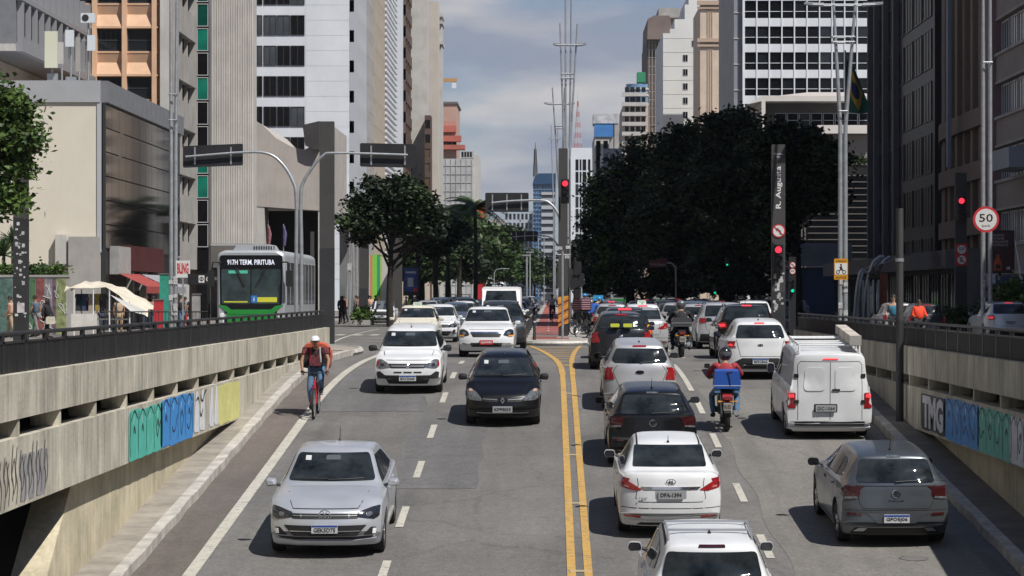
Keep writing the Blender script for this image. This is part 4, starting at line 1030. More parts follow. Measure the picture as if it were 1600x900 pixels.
# ================================================================ TREES AND PLANTS
import numpy as np
def leaf_mat(name,col,scale=.6,var=.5):
 m=mat(name,col,.55,var=var,scale=scale,detail=6,spec=.25);return m
M_leaf_d=leaf_mat('foliage_dark',(.016,.026,.013));M_leaf_m=leaf_mat('foliage_mid',(.032,.055,.018));M_leaf_l=leaf_mat('foliage_light',(.085,.14,.03));M_leaf_g=leaf_mat('foliage_green',(.045,.085,.022));M_leaf_s=leaf_mat('foliage_painted_shade',(.008,.013,.007));M_leaf_s.node_tree.nodes['Principled BSDF'].inputs['Specular IOR Level'].default_value=.08  # last leaf colour is the dark one darkened again to stand in for shade
M_bark=mat('bark',(.03,.025,.02),.95,var=.4,scale=4,bump=.5,bscale=20)
def leaves_mesh(name,blobs,n,size,mats_,seed=0,mix=(.65,.35),aspect=1.7,droop=0.,gap=.42):
 """many small leaf faces spread through the blobs; whole clumps are left out so the sky shows through"""
 r=np.random.default_rng(seed);vol=np.array([b[3]*b[4]*b[5] for b in blobs])**(2/3);vol/=vol.sum();V_=[];
 idx=r.choice(len(blobs),n,p=vol);B_=np.array(blobs)[idx]
 d=r.normal(size=(n,3));d/=np.linalg.norm(d,axis=1)[:,None];rad=r.random(n)**(1/2.2)
 P=B_[:,:3]+d*B_[:,3:6]*rad[:,None]*(1+.22*np.sin(6*d[:,:1]+5*d[:,2:3]+idx[:,None]*1.7))
 # clumps: snap leaves towards twig centres
 nc=max(30,n//26);C=P[r.choice(n,nc)];ci=r.integers(0,nc,n);
 tw=C[ci]+r.normal(size=(n,3))*size*np.array([2.1,2.1,1.1]);keep=r.random(n)<.8;P=np.where(keep[:,None],tw,P)
 u=r.normal(size=(n,3));u[:,2]=u[:,2]*.5-droop;u/=np.linalg.norm(u,axis=1)[:,None]
 w_=r.normal(size=(n,3));v=np.cross(u,w_);v/=np.linalg.norm(v,axis=1)[:,None]
 s=size*(.6+.8*r.random(n))[:,None];a=u*s*aspect/2;b=v*s/2
 Q=np.stack([P-a,P+b*.9,P+a,P-b*.9],1).reshape(-1,3)
 me=bpy.data.meshes.new(name);me.vertices.add(4*n);me.vertices.foreach_set('co',Q.ravel())
 me.loops.add(4*n);me.loops.foreach_set('vertex_index',np.arange(4*n));me.polygons.add(n);me.polygons.foreach_set('loop_start',np.arange(n)*4);me.polygons.foreach_set('loop_total',np.full(n,4))
 for m in mats_:me.materials.append(m)
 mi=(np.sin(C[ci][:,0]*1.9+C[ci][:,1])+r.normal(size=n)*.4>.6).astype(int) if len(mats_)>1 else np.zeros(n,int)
 me.polygons.foreach_set('material_index',mi);me.update(calc_edges=True);return me
def tree(name,lab,x,y,blobs,n,size,mats_,trunk=(.22,5.),seed=0,group=None,limbs=6,cat='tree',z=0.1):
 t=thing(name,lab,cat,(x,y,z),0,group);r=random.Random(seed)
 mb=MB();h=trunk[1];pts=[(0,0,-.2),(r.uniform(-.1,.1),0,h*.4),(r.uniform(-.2,.2),r.uniform(-.2,.2),h*.8),(r.uniform(-.3,.3),0,h*1.15)]
 mb.tube(smooth_pts(pts,4),[trunk[0]*(1.2-.7*i/12) for i in range(13)],10)
 for k in range(limbs):
  b=r.choice(blobs);a=Vector((0,0,h*r.uniform(.62,1.0)));e_=Vector(b[:3])+Vector((r.uniform(-.5,.5)*b[3],r.uniform(-.5,.5)*b[4],r.uniform(-.2,.4)*b[5]));m_=(a+e_)/2+Vector((0,0,-.3))
  mb.tube(smooth_pts([tuple(a),tuple(m_),tuple(e_)],4),[trunk[0]*.5*(1-.09*i) for i in range(9)],6)
 mb.build('trunk',M_bark,t,smooth=True)
 link('crown',leaves_mesh('crown',blobs,n,size,mats_,seed),t)
 return t
def crown(rng_,w_,h,d,z,k=9):
 """uneven crown: one low core and several lobes round it"""
 B=[(0,0,z,w_*.55,d*.55,h*.5)]
 for i in range(k):
  a=2*math.pi*i/k+rng_.uniform(-.3,.3);rr=rng_.uniform(.35,.62)
  B.append((w_*rr*math.cos(a),d*rr*math.sin(a),z+h*rng_.uniform(-.3,.42),w_*rng_.uniform(.26,.42),d*rng_.uniform(.26,.42),h*rng_.uniform(.2,.34)))
 return B
rt=random.Random(5)
# the spreading tree left of centre
def px_blobs(lst,x,y):return[((a-VX)*y/FOC-x,dy,PZ(b,y)-.1,rx*y/FOC,rx*y/FOC*.9,rz*y/FOC) for a,b,rx,rz,dy in lst]
D=150.;tx=PX(610,D)
tree('street_tree','broad dark green tree left of centre, spreading over the pavement behind the traffic mast',tx,D,px_blobs([(598,308,36,22,0),(568,318,24,20,1),(550,346,18,14,0),(640,305,32,20,-1),(665,326,22,20,0),(610,342,36,16,1),(588,287,22,11,0),(560,372,20,12,1),(648,355,24,14,0),(684,338,11,18,1),(575,352,22,12,-1),(672,366,16,12,0),(622,284,18,9,0),(600,330,50,30,0),(640,335,44,30,0),(570,350,30,24,0)],tx,D),20000,.17,[M_leaf_d,M_leaf_m],(.2,4.6),3,limbs=14)
# the near tree at the left edge
D=84.;tx=PX(-14,D)
t=tree('leafy_tree','bright green feathery tree reaching in at the left edge',tx,D,px_blobs([(0,150,40,14,0),(18,168,34,15,0),(5,205,50,26,0),(30,222,38,14,0),(0,240,46,24,1),(35,268,20,12,0),(-20,190,70,70,1),(5,300,28,30,0),(25,325,18,14,0),(-30,300,50,50,1)],tx,D),9000,.13,[M_leaf_g,M_leaf_l],(.16,5.5),9,limbs=9)
# dark mass of big trees on the right, one by one
masses=[(205,985,'leftmost of the big dark trees on the right, sunlight painted in as lighter leaves',[(970,325,52,60),(948,378,40,45),(985,275,42,38),(1012,246,36,28),(935,425,28,28),(1000,392,58,50),(930,315,14,22),(925,350,18,20),(950,445,30,16),(1005,445,40,18)],[M_leaf_d,M_leaf_l]),(185,1062,'second big dark tree from the left in the right row',[(1060,255,52,42),(1095,220,42,32),(1060,325,70,62),(1045,405,56,42),(1035,228,22,20),(1100,395,50,46),(1060,448,60,16)],[M_leaf_d,M_leaf_m]),(168,1140,'tallest big dark tree, in the middle of the right row',[(1138,202,40,30),(1165,250,66,48),(1118,285,56,50),(1180,335,66,56),(1140,400,60,46),(1172,190,26,18),(1112,195,16,16),(1140,445,60,20),(1195,415,26,40)],[M_leaf_d,M_leaf_m]),(152,1245,'rightmost big dark tree, behind the street name pillar and the paired mast',[(1225,222,44,30),(1262,242,42,34),(1284,285,30,44),(1238,300,50,46),(1205,250,34,40),(1208,370,24,44),(1292,238,18,20)],[M_leaf_s,M_leaf_m]),(240,1020,'big dark tree set back behind the leftmost two of the right row',[(1015,300,60,60),(1000,360,60,60),(1060,360,70,60),(960,400,44,34)],[M_leaf_d,M_leaf_g]),(215,1130,'big dark tree set back behind the middle of the right row',[(1120,240,60,50),(1150,340,80,60),(1200,300,60,60),(1120,420,70,36)],[M_leaf_s,M_leaf_d])]  # leftmost tree mixes in a lighter leaf colour to stand in for sun
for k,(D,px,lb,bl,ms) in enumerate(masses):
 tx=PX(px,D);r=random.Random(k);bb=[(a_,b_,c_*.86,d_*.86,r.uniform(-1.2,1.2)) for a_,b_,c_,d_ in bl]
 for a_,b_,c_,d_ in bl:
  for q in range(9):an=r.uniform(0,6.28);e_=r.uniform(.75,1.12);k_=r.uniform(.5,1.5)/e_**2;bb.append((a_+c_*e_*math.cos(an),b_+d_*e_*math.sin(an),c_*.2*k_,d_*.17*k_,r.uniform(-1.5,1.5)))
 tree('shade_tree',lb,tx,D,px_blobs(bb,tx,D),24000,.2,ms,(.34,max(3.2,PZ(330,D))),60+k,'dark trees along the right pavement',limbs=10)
s_=250/FOC
tree('shade_tree','smaller dim tree at the far left end of the right row',PX(912,330),330,crown(random.Random(4),3.2,4.6,3,PZ(412,330),8),7000,.3,[M_leaf_d,M_leaf_m],(.3,3),77,'dark trees along the right pavement')
# bright green low foliage at the left edge of the dark mass
tree('young_tree','small bright green young tree below the dark trees',PX(945,250),250,[(0,0,PZ(405,250),1.2,1.0,.7),(.9,0,PZ(398,250),.8,.8,.5)],1600,.2,[M_leaf_l,M_leaf_g],(.1,3),3)
# trees behind the left queue
for k,(px,D,py,rw,rh,lb) in enumerate([(682,215,372,30,34,'dark tree directly behind the broad one, left of the palms'),(655,228,352,34,30,'high dark crown behind the broad tree'),(660,235,405,40,36,'green bushy tree behind the street advertising panel'),(700,245,400,42,30,'dark round tree below the palms'),(748,330,405,50,42,'sunlit green tree right of the palms'),(800,420,415,45,40,'far green tree near the end of the left pavement'),(835,600,425,28,26,'distant dark tree at the end of the avenue'),(720,380,380,40,42,'tall green tree behind the palms'),(775,360,385,34,36,'green tree under the hanging road sign'),(868,700,435,26,20,'distant round tree right behind the centre pillar'),(905,480,425,30,34,'dim green tree just right of the centre pillar')]):
 s=D/FOC;tx=PX(px,D);z=PZ(py,D)-.1;r=random.Random(80+k)
 tree('avenue_tree',lb,tx,D,crown(r,rw*s*1.4,rh*s*1.5,rw*s*1.1,z,8),6500,.3 if D<300 else .42,[M_leaf_m,M_leaf_g] if k not in(0,1,3,6) else[M_leaf_d,M_leaf_m],(.25,max(2.4,z-rh*s*.4)),90+k,'trees along the left pavement',limbs=6)
def palm(px,D,py,L_,lab,seed):
 r=random.Random(seed);x=PX(px,D);z=PZ(py,D);t=thing('palm_tree',lab,'palm',(x,D,0),0,'palms on the left pavement')
 mb=MB();mb.tube(smooth_pts([(0,0,0),(.1,0,z*.5),(0,0,z)],5),[.22-.008*i for i in range(11)],8);mb.build('trunk',M_bark,t,smooth=True)
 mb=MB()
 for k in range(34):
  a=r.uniform(0,2*math.pi);el=r.uniform(-.2,1.2);l=L_*r.uniform(.8,1.1);pts=[]
  for q in range(9):
   s_=q/8;e=el-1.7*s_*s_;pts.append(Vector((math.cos(a)*l*s_*math.cos(el*.6),math.sin(a)*l*s_*math.cos(el*.6),l*(math.sin(el)*s_-.62*s_*s_))))
  side=Vector((-math.sin(a),math.cos(a),0))
  for q in range(1,9):
   p0,p1=pts[q-1],pts[q]
   for j in range(4):
    p=p0+(p1-p0)*j/4;wd=l*.2*(1-abs(q/8-.45)*1.2)
    for sg in(-1,1):
     tip=p+side*sg*wd+Vector((0,0,-wd*.55))+(p1-p0)*1.1;mb.add([p,p+(p1-p0)*.24,tip],[(0,1,2)])
 o=mb.build('fronds',M_leaf_g,t,loc=(0,0,z),fix=False)
palm(698,222,345,3.0,'shorter palm, left one of the pair',1);palm(742,226,326,3.3,'taller palm, right one of the pair beside the red panel',2);palm(716,240,335,3.0,'palm set back between the other two',3)
def hedge(name,lab,x0,x1,y,z0,z1,dep,n,seed,m=None,size=.11,cat='hedge'):
 t=thing(name,lab,cat,(x0,y,z0));r=random.Random(seed);B=[]
 k=max(2,int((x1-x0)/.7))
 for i in range(k):B.append(((x1-x0)*(i+.5)/k,0,(z1-z0)*.5*r.uniform(.9,1.1),(x1-x0)/k*.75,dep/2,(z1-z0)*.52*r.uniform(.85,1.15)))
 link('foliage',leaves_mesh('foliage',B,n,size,m or[M_leaf_g,M_leaf_l],seed),t)
 mb=MB()
 for b in B:mb.tube([(b[0],0,-.02),(b[0]+.05,0,b[2]+.1)],[.03,.015],5)
 mb.build('stems',M_bark,t)
 return t
hedge('clipped_hedge','clipped green hedge on top of the painted wall at the left',PX(-40,118),PX(92,118),118,PZ(433,118),PZ(417,118),1.2,5200,2)
def spiky(px,D,py,R_,lab,seed,z0):
 r=random.Random(seed);t=thing('spiky_plant',lab,'plant',(PX(px,D),D,z0),0,'spiky plants behind the hedge');mb=MB();c=PZ(py,D)-z0
 for k in range(60):
  a=r.uniform(0,6.28);e=r.uniform(-.3,1.5);l=R_*r.uniform(.7,1.05);d=Vector((math.cos(a)*math.cos(e),math.sin(a)*math.cos(e),math.sin(e)));s_=d.orthogonal().normalized()*.05
  p=Vector((0,0,c));mb.add([p+s_,p-s_,p+d*l*.55-s_*.8,p+d*l+Vector((0,0,-.1)),p+d*l*.55+s_*.8],[(0,1,2,4),(4,2,3)])
 mb.build('leaves',M_leaf_m,t,fix=False);mb=MB();mb.tube([(0,0,0),(0,0,c)],.08,6);mb.build('stem',M_bark,t)
spiky(6,121,398,1.15,'spiky yucca rising above the hedge at the left edge',1,.1);spiky(20,122,378,.95,'smaller spiky yucca behind, half hidden by the dark pillar',2,.1)
# plants at the right edge and in the left planter
hedge('shrub','green shrub under the bottle advertisement at the right',PX(1544,112),PX(1592,112),112,.1,PZ(447,112),1.5,2600,5,[M_leaf_g,M_leaf_m],.12,'shrub')
hedge('bright_shrub','bright green leafy plant at the right edge beside the white curved post',PX(1575,108),PX(1606,108),108,1.2,PZ(440,108),1.2,1300,6,[M_leaf_l,M_leaf_g],.16,'shrub')
hedge('low_shrub','low shrub behind the waiting cars next to the tall pillar',PX(1478,124),PX(1512,124),124,.1,PZ(478,124),1.2,1200,7,[M_leaf_g,M_leaf_m],.12,'shrub')
t=thing('planter','low planter box of mixed greenery on the left pavement before the white oncoming car','planter',(PX(552,150),150,0.1))
mb=MB();mb.box(0,.95,0,3,0,.3);mb.build('box',M_cgrey,t)
link('foliage',leaves_mesh('foliage',[(.5,.6,.6,.5,.6,.4),(.5,1.8,.55,.45,.7,.35)],1500,.11,[M_leaf_g,M_leaf_l],8),t)
hedge('roof_hedge','strip of pale grassy plants on the pavilion terrace, above the dark tree',PX(1305,238),PX(1356,238),238,PZ(256,238),PZ(246,238),1.0,1200,12,[M_leaf_m,M_leaf_g],.15)
# ================================================================ VEHICLES
def paint_mat():
 """car paint: colour from the object, its alpha says how metallic"""
 m=bpy.data.materials.new('car_paint');m.use_nodes=True;t=m.node_tree;b=t.nodes['Principled BSDF'];K=t.links.new
 oi=N(t,'ShaderNodeObjectInfo');c=N(t,'ShaderNodeTexCoord');n=N(t,'ShaderNodeTexNoise');n.inputs['Scale'].default_value=2.2;n.inputs['Detail'].default_value=6
 K(c.outputs['Object'],n.inputs['Vector']);mr=N(t,'ShaderNodeMapRange');mr.inputs[1].default_value=.3;mr.inputs[2].default_value=.7;mr.inputs[3].default_value=.9;mr.inputs[4].default_value=1.04
 K(n.outputs[0],mr.inputs[0]);mu=N(t,'ShaderNodeMixRGB',blend_type='MULTIPLY');mu.inputs[0].default_value=1;K(oi.outputs['Color'],mu.inputs[1]);K(mr.outputs[0],mu.inputs[2])
 # road dust low on the body
 sx=N(t,'ShaderNodeSeparateXYZ');K(c.outputs['Object'],sx.inputs[0]);d=N(t,'ShaderNodeMapRange');d.inputs[1].default_value=.15;d.inputs[2].default_value=.5;d.inputs[3].default_value=.08;d.inputs[4].default_value=0
 K(sx.outputs['Z'],d.inputs[0]);m2=N(t,'ShaderNodeMixRGB');K(d.outputs[0],m2.inputs[0]);K(mu.outputs[0],m2.inputs[1]);m2.inputs[2].default_value=(.17,.15,.13,1)
 K(m2.outputs[0],b.inputs['Base Color']);K(oi.outputs['Alpha'],b.inputs['Metallic']);
 b.inputs['Roughness'].default_value=.34;b.inputs['Coat Weight'].default_value=.55;b.inputs['Coat Roughness'].default_value=.05;b.inputs['Specular IOR Level'].default_value=.25
 return m
M_paint=paint_mat()
M_cgl=mat('car_glass',(.022,.027,.030),.06,var=.95,scale=2.6,detail=3,spec=.4)
M_tyre=mat('tyre_rubber',(.018,.018,.018),.85);M_rim=mat('alloy_rim',(.42,.43,.45),.3,.8);M_hub=mat('rim_dark',(.07,.07,.075),.5,.4)
M_trim=mat('black_plastic',(.013,.013,.014),.6,var=.2,scale=8);M_chrome=mat('chrome',(.7,.7,.72),.12,1.)
M_lampg=mat('headlamp_glass',(.17,.18,.19),.1,.3,var=.75,scale=16,coat=1.);M_lampd=mat('headlamp_dark',(.022,.023,.027),.1,.0,var=.8,scale=18,coat=1.)
M_tail=mat('tail_lamp_red',(.30,.012,.016),.14,var=.45,scale=14,coat=1.);M_taild=mat('tail_lamp_smoked',(.045,.006,.008),.12,var=.4,scale=14,coat=1.)
M_lit=mat('brake_lamp_lit',(.9,.05,.06),.3,emit=.5);M_plate=mat('plate_white',(.55,.56,.57),.5,var=.1,scale=20);M_plater=mat('plate_red',(.45,.02,.03),.5);M_plateg=mat('plate_grey',(.32,.33,.34),.5)
M_pblue=mat('plate_blue',(.02,.07,.30),.5);M_pink=mat('plate_ink',(.03,.03,.035),.6);M_pwht=mat('plate_letter_white',(.7,.7,.7),.6)
M_amber=mat('amber_lamp',(.7,.28,.03),.2,coat=1.);M_seam=mat('shut_line',(.006,.006,.007),.8);M_under=mat('underbody',(.01,.01,.01),.9)
M_satin=mat('satin_silver',(.45,.46,.48),.35,.6);M_fogw=mat('lamp_white',(.75,.77,.75),.2,coat=1.)
def interp(tab,x):
 if x<=tab[0][0]:return tab[0][1]
 for(a,va),(b,vb) in zip(tab,tab[1:]):
  if x<=b:return va+(vb-va)*(x-a)/(b-a)
 return tab[-1][1]
def sstep(a,b,x):
 t=max(0,min(1,(x-a)/(b-a)));return t*t*(3-2*t)
WTAB=[(.15,.93),(.25,.965),(.42,.99),(.58,1.0),(.68,.999),(.74,.985),(.85,.972),(1.0,.945),(1.2,.93)]
class Car:
 """body lofted from stations along y (front is +y); every other piece is laid on its surface"""
 def __init__(s,S):
  s.S=S;W=S['W']/2;top=sorted(S['top']);y0,y1=top[0][0],top[-1][0];s.y0,s.y1=y0,y1
  tp=smooth_pts(top,8);tp=[p for i,p in enumerate(tp) if i==0 or p[0]>tp[i-1][0]+1e-4]
  belt=S['belt'];Rw=S.get('R',.31);arch=Rw+.055;clear=S.get('clear',.19)
  # stations: by arc length of the top line, plus close spacing round the wheel arches
  ys=[];acc=0
  for(a,b) in zip(tp,tp[1:]):
   l=math.hypot(b[0]-a[0],b[1]-a[1]);n=max(1,int(l/.05));ys+=[a[0]+(b[0]-a[0])*k/n for k in range(n)]
  ys.append(tp[-1][0])
  for yw in(S['wf'],S['wr']):
   for k in range(25):
    an=math.pi*k/24;ys.append(yw+arch*math.cos(an))
   ys+=[yw-arch-.001,yw+arch+.001]
  ys=sorted(set(round(y,4) for y in ys));yy=[ys[0]]
  for y in ys[1:]:
   if y-yy[-1]>.0025:yy.append(y)
  ys=yy
  def top_z(y):return interp(tp,y)
  zlo=tp[0][1];zlo1=tp[-1][1]
  def bot_z(y):
   e0=y-y0;e1=y1-y;z=clear
   z+=max(0,(zlo-clear-.06))*(1-sstep(0,.16,e0))+max(0,(zlo1-clear-.06))*(1-sstep(0,.16,e1))
   z=max(z,clear)
   for yw in(S['wf'],S['wr']):
    if abs(y-yw)<arch:z=max(z,Rw+math.sqrt(max(0,arch**2-(y-yw)**2)))
   return z
  tumble=S.get('tumble',.42);vs=[];nsec=0;s.secs=[]
  wt=S.get('wtab',WTAB)
  for y in ys:
   zt=top_z(y);zb=bot_z(y);zt=max(zt,zb+.05)
   w_=W*(1-.05*sstep(y1-.9,y1,y)-S.get('rtaper',.04)*(1-sstep(y0,y0+.8,y)))
   zbelt=min(interp(belt,y),zt-.05);zbelt=max(zbelt,zb+.03);h=zt-zbelt
   pts=[(0,zb),(w_*.5,zb),(w_*.86,zb),(w_*.94,zb+.012)]
   for t in(0,.12,.26,.4,.52,.62,.7,.78,.88,1):
    z=zb+.02+(zbelt-zb-.02)*t;pts.append((w_*interp(wt,z),z))
   wb=pts[-1][0];k=min(1,h/.3)
   wr=wb-.035-tumble*max(0,h-.05)*S.get('tk',1.);re=.05+.05*k
   pts.append((wb-.022,zbelt+.012));ze=zt-min(re,h*.55)
   for t in(.33,.66,1):pts.append((wb-.03+(wr-wb+.03)*t,zbelt+.02+(ze-zbelt-.02)*t) if h>.1 else(wb-.03-.02*t,zbelt+.015+(ze-zbelt-.015)*t if ze>zbelt+.015 else zbelt+.015+.002*t))
   we,zee=pts[-1]
   for(fx,fz) in((.95,.45),(.86,.74),(.7,.88),(.45,.96),(.2,.99),(0,1)):pts.append((we*fx,zee+(zt-zee)*fz))
   nsec=len(pts)
   full=[(-x,z) for x,z in pts[1:-1]][::-1]
   ring=pts+full
   for(x,z) in ring:
    t=abs(x)/W;yo=0
    yo-=S.get('cf',.30)*t**3.2*sstep(y1-.75,y1-.02,y);yo+=S.get('cr',.20)*t**3.5*sstep(-y0-.7,-y0-.02,-y)
    if z>zbelt and h>.12:
     q=min(1,(z-zbelt)/.15);
     yo-=q*.13*(x/.7)**2*sstep(S['cowl']-1.2,S['cowl']-.3,y)*(1-sstep(S['cowl']+.1,S['cowl']+.4,y));yo+=q*.09*(x/.7)**2*(1-sstep(y0+.1,y0+.8,y))
    vs.append((x,y+yo,z))
  m=len(ring);fs=[]
  for i in range(len(ys)-1):
   for k in range(m):
    k2=(k+1)%m;fs.append((i*m+k,i*m+k2,(i+1)*m+k2,(i+1)*m+k))
  fs+=[tuple(range(m)),tuple(range((len(ys)-1)*m,len(ys)*m))]
  mb=MB();mb.add(vs,fs);s.mesh=mb.mesh('body',[M_paint],smooth=32)
  bm=bmesh.new();bm.from_mesh(s.mesh);bmesh.ops.triangulate(bm,faces=bm.faces);s.bvh=BVHTree.FromBMesh(bm);bm.free()
 DIRS={'F':(Vector((0,-1,0)),lambda u,v:Vector((u,6,v))),'R':(Vector((0,1,0)),lambda u,v:Vector((u,-6,v))),'r':(Vector((-1,0,0)),lambda u,v:Vector((4,u,v))),'l':(Vector((1,0,0)),lambda u,v:Vector((-4,u,v))),'T':(Vector((0,0,-1)),lambda u,v:Vector((u,v,5)))}
 def hit(s,face,u,v):
  d,o=s.DIRS[face];p=o(u,v);h=s.bvh.ray_cast(p,d)
  if h[0] is None:
   for z in(.1,.2,.3,.5):
    h2=s.bvh.find_nearest(p+d*4);
   return h2[0],h2[1]
  n=h[1]
  if n.dot(d)>0:n=-n
  return h[0],n
 def patch(s,mb,face,poly,eps=.006,mi=0,step=.06,mirror=False,flat=None):
  for sg in((1,-1) if mirror else(1,)):
   if face in 'rl':poly=[(max(p[0],s.y0+s.S.get('cr',.2)*.62),p[1]) for p in poly];poly=[p for i,p in enumerate(poly) if(Vector(p)-Vector(poly[i-1])).length>.004]
   bm=bmesh.new();vv=[bm.verts.new((p[0],p[1],0)) for p in poly];f=bm.faces.new(vv)
   for ax in(0,1):
    lo=min(p[ax] for p in poly);hi=max(p[ax] for p in poly);k=max(1,int((hi-lo)/step))
    for i in range(1,k):
     c=lo+(hi-lo)*i/k;no=(1,0,0) if ax==0 else(0,1,0);co=(c,0,0) if ax==0 else(0,c,0)
     bmesh.ops.bisect_plane(bm,geom=bm.verts[:]+bm.edges[:]+bm.faces[:],plane_co=co,plane_no=no,dist=1e-5)
   bm.verts.ensure_lookup_table();bm.verts.index_update();top=[];bot=[]
   for v in bm.verts:
    p,n=s.hit(face,v.co.x,v.co.y)
    if flat is not None:n=-s.DIRS[face][0]
    top.append(p+n*eps);bot.append(p-n*.012)
   if sg<0:top=[Vector((-p.x,p.y,p.z)) for p in top];bot=[Vector((-p.x,p.y,p.z)) for p in bot]
   nv=len(top);fs=[tuple(v.index for v in f.verts) for f in bm.faces]
   for e in bm.edges:
    if len(e.link_faces)==1:a,b=e.verts[0].index,e.verts[1].index;fs.append((a,b,b+nv,a+nv))
   bm.free();mb.add(top+bot,fs,mi)
  return mb
 def line(s,mb,face,pts,wd=.012,eps=.003,mi=0,mirror=False):
  """a thin strip laid along the surface (shut lines, trims)"""
  P=[Vector(p) for p in pts];Q=[]
  for a,b in zip(P,P[1:]):
   k=max(1,int((b-a).length/.07));Q+=[a+(b-a)*i/k for i in range(k)]
  Q.append(P[-1]);
  for sg in((1,-1) if mirror else(1,)):
   vs=[]
   for i,p in enumerate(Q):
    t=(Q[min(i+1,len(Q)-1)]-Q[max(i-1,0)]).normalized();n2=Vector((-t.y,t.x))*wd/2
    for q in(p+n2,p-n2):
     h,n=s.hit(face,q.x,q.y);v=h+n*eps;vs.append((sg*v.x,v.y,v.z))
   mb.add(vs,[(2*i,2*i+1,2*i+3,2*i+2) for i in range(len(Q)-1)],mi)
  return mb
def side_of(poly):return poly
_wheel={}
def wheel_meshes(Rw,style='alloy'):
 k=(Rw,style)
 if k in _wheel:return _wheel[k]
 mb=MB();rr=Rw*.66
 mb.lathe([(rr,-.09),(Rw*.93,-.1),(Rw*.985,-.085),(Rw,-.05),(Rw,.05),(Rw*.985,.085),(Rw*.93,.1),(rr,.09)],28,'X',closed=True);ty=mb.mesh('tyre',[M_tyre],smooth=40)
 mb=MB();mb.lathe([(rr,.085),(rr*.93,.088),(rr*.9,.04),(0,.03)],28,'X',mi=1);mb.lathe([(rr,-.085),(0,-.08)],20,'X',mi=1)
 n=10 if style=='cap' else 5
 for i in range(n):
  a=2*math.pi*i/n;M_=Matrix.Rotation(a,4,'X');wd=.03 if n==5 else .018
  mb.add([(.07,-wd*1.3,.03),(.07,wd*1.3,.03),(.086,wd*1.6,rr*.95),(.086,-wd*1.6,rr*.95),(.04,-wd*1.3,.03),(.04,wd*1.3,.03),(.05,wd*1.6,rr*.95),(.05,-wd*1.6,rr*.95)],[(0,1,2,3),(0,3,7,4),(1,5,6,2),(4,7,6,5),(0,4,5,1),(3,2,6,7)],0,M_)
 mb.lathe([(0,.09),(.045,.09),(.05,.06)],14,'X');rim=mb.mesh('rim',[M_rim,M_hub],smooth=30)
 _wheel[k]=(ty,rim);return ty,rim
def vw_badge(r):
 mb=MB();mb.lathe([(r,0),(r,.012),(r*.86,.014),(r*.86,0)],24,'Y',mi=0)
 def bar(a,b,wd=.14*r):
  a,b=Vector(a)*r,Vector(b)*r;t=(b-a).normalized();n=Vector((-t.y,t.x))*wd/2
  q=[a+n,b+n,b-n,a-n];mb.prism([(p.x,p.y) for p in q],0.0,.012,'Y')
 for x in(-1,1):bar((x*.36,.78),(x*.04,.1));bar((x*.8,.32),(x*.38,-.76));bar((x*.38,-.76),(x*.04,-.08))
 return mb
def badge(car,parent,face,z,kind,size=.06,mats_=None):
 h,n=car.hit(face,0,z);sg=1 if face=='F' else-1
 if kind=='vw':mb=vw_badge(size)
 else:
  mb=MB()
  if kind=='bowtie':mb.prism([(-size,-.018),(-.02,-.018),(-.02,-.03),(.02,-.03),(.02,-.018),(size,-.018),(size*.85,.018),(.02,.018),(.02,.03),(-.02,.03),(-.02,.018),(-size*.85,.018)],0,.01,'Y')
  elif kind=='oval_h':
   pts=[(size*1.3*math.cos(R(a)),size*.8*math.sin(R(a))) for a in range(0,360,15)];inn=[(x*.82,y*.8) for x,y in pts]
   vs=[(x,.012,z_) for x,z_ in pts]+[(x,.012,z_) for x,z_ in inn];mb.add(vs,[(i,(i+1)%24,(i+1)%24+24,i+24) for i in range(24)])
   mb.prism([(-.034,-.03),(-.018,-.03),(-.010,.03),(-.026,.03)],.0,.012,'Y');mb.prism([(.018,-.03),(.034,-.03),(.026,.03),(.010,.03)],.0,.012,'Y');mb.prism([(-.02,-.008),(.02,-.002),(.02,.010),(-.02,.002)],.0,.012,'Y')
  elif kind=='oval':mb.prism([(size*1.3*math.cos(R(a)),size*.55*math.sin(R(a))) for a in range(0,360,15)],0,.012,'Y')
  elif kind=='diamond':
   o_=[(0,size*1.25),(size*.75,0),(0,-size*1.25),(-size*.75,0)];i_=[(x*.5,y*.5) for x,y in o_]
   mb.add([(x,.012,z_) for x,z_ in o_+i_],[(0,1,5,4),(1,2,6,5),(2,3,7,6),(3,0,4,7)])
  elif kind=='round':mb.lathe([(0,.016),(size*.7,.014),(size,.0)],20,'Y')
 o=mb.build('emblem',M_chrome,parent,loc=tuple(h+Vector((0,sg*.008,0))));
 if sg<0:o.rotation_euler=(0,0,math.pi)
 return o
def plate(car,parent,face,z,txt,style='merc',w_=.40,hh=.13):
 h,n=car.hit(face,0,z);sg=1 if face=='F' else-1
 if style=='merc':ms=[M_plate,M_pblue]
 elif style=='red':ms=[M_plater]
 else:ms=[M_plateg]
 mb=MB();mb.box(-w_/2,w_/2,0,.02,-hh/2,hh/2)
 if style=='merc':mb.box(-w_/2+.004,w_/2-.004,.0195,.0225,hh/2-.034,hh/2-.004,1)
 # frame
 o=mb.build('number_plate',ms,parent,loc=tuple(h+Vector((0,sg*.012,0))))
 if sg<0:o.rotation_euler=(0,0,math.pi)
 tl=lettering(txt,.1,M_pwht if style=='red' else M_pink,o,(0,.0225,-.014 if style=='merc' else 0),rot=(R(90),0,R(180)),fit=(w_*.84,hh*.52),bold=.002)
 return o
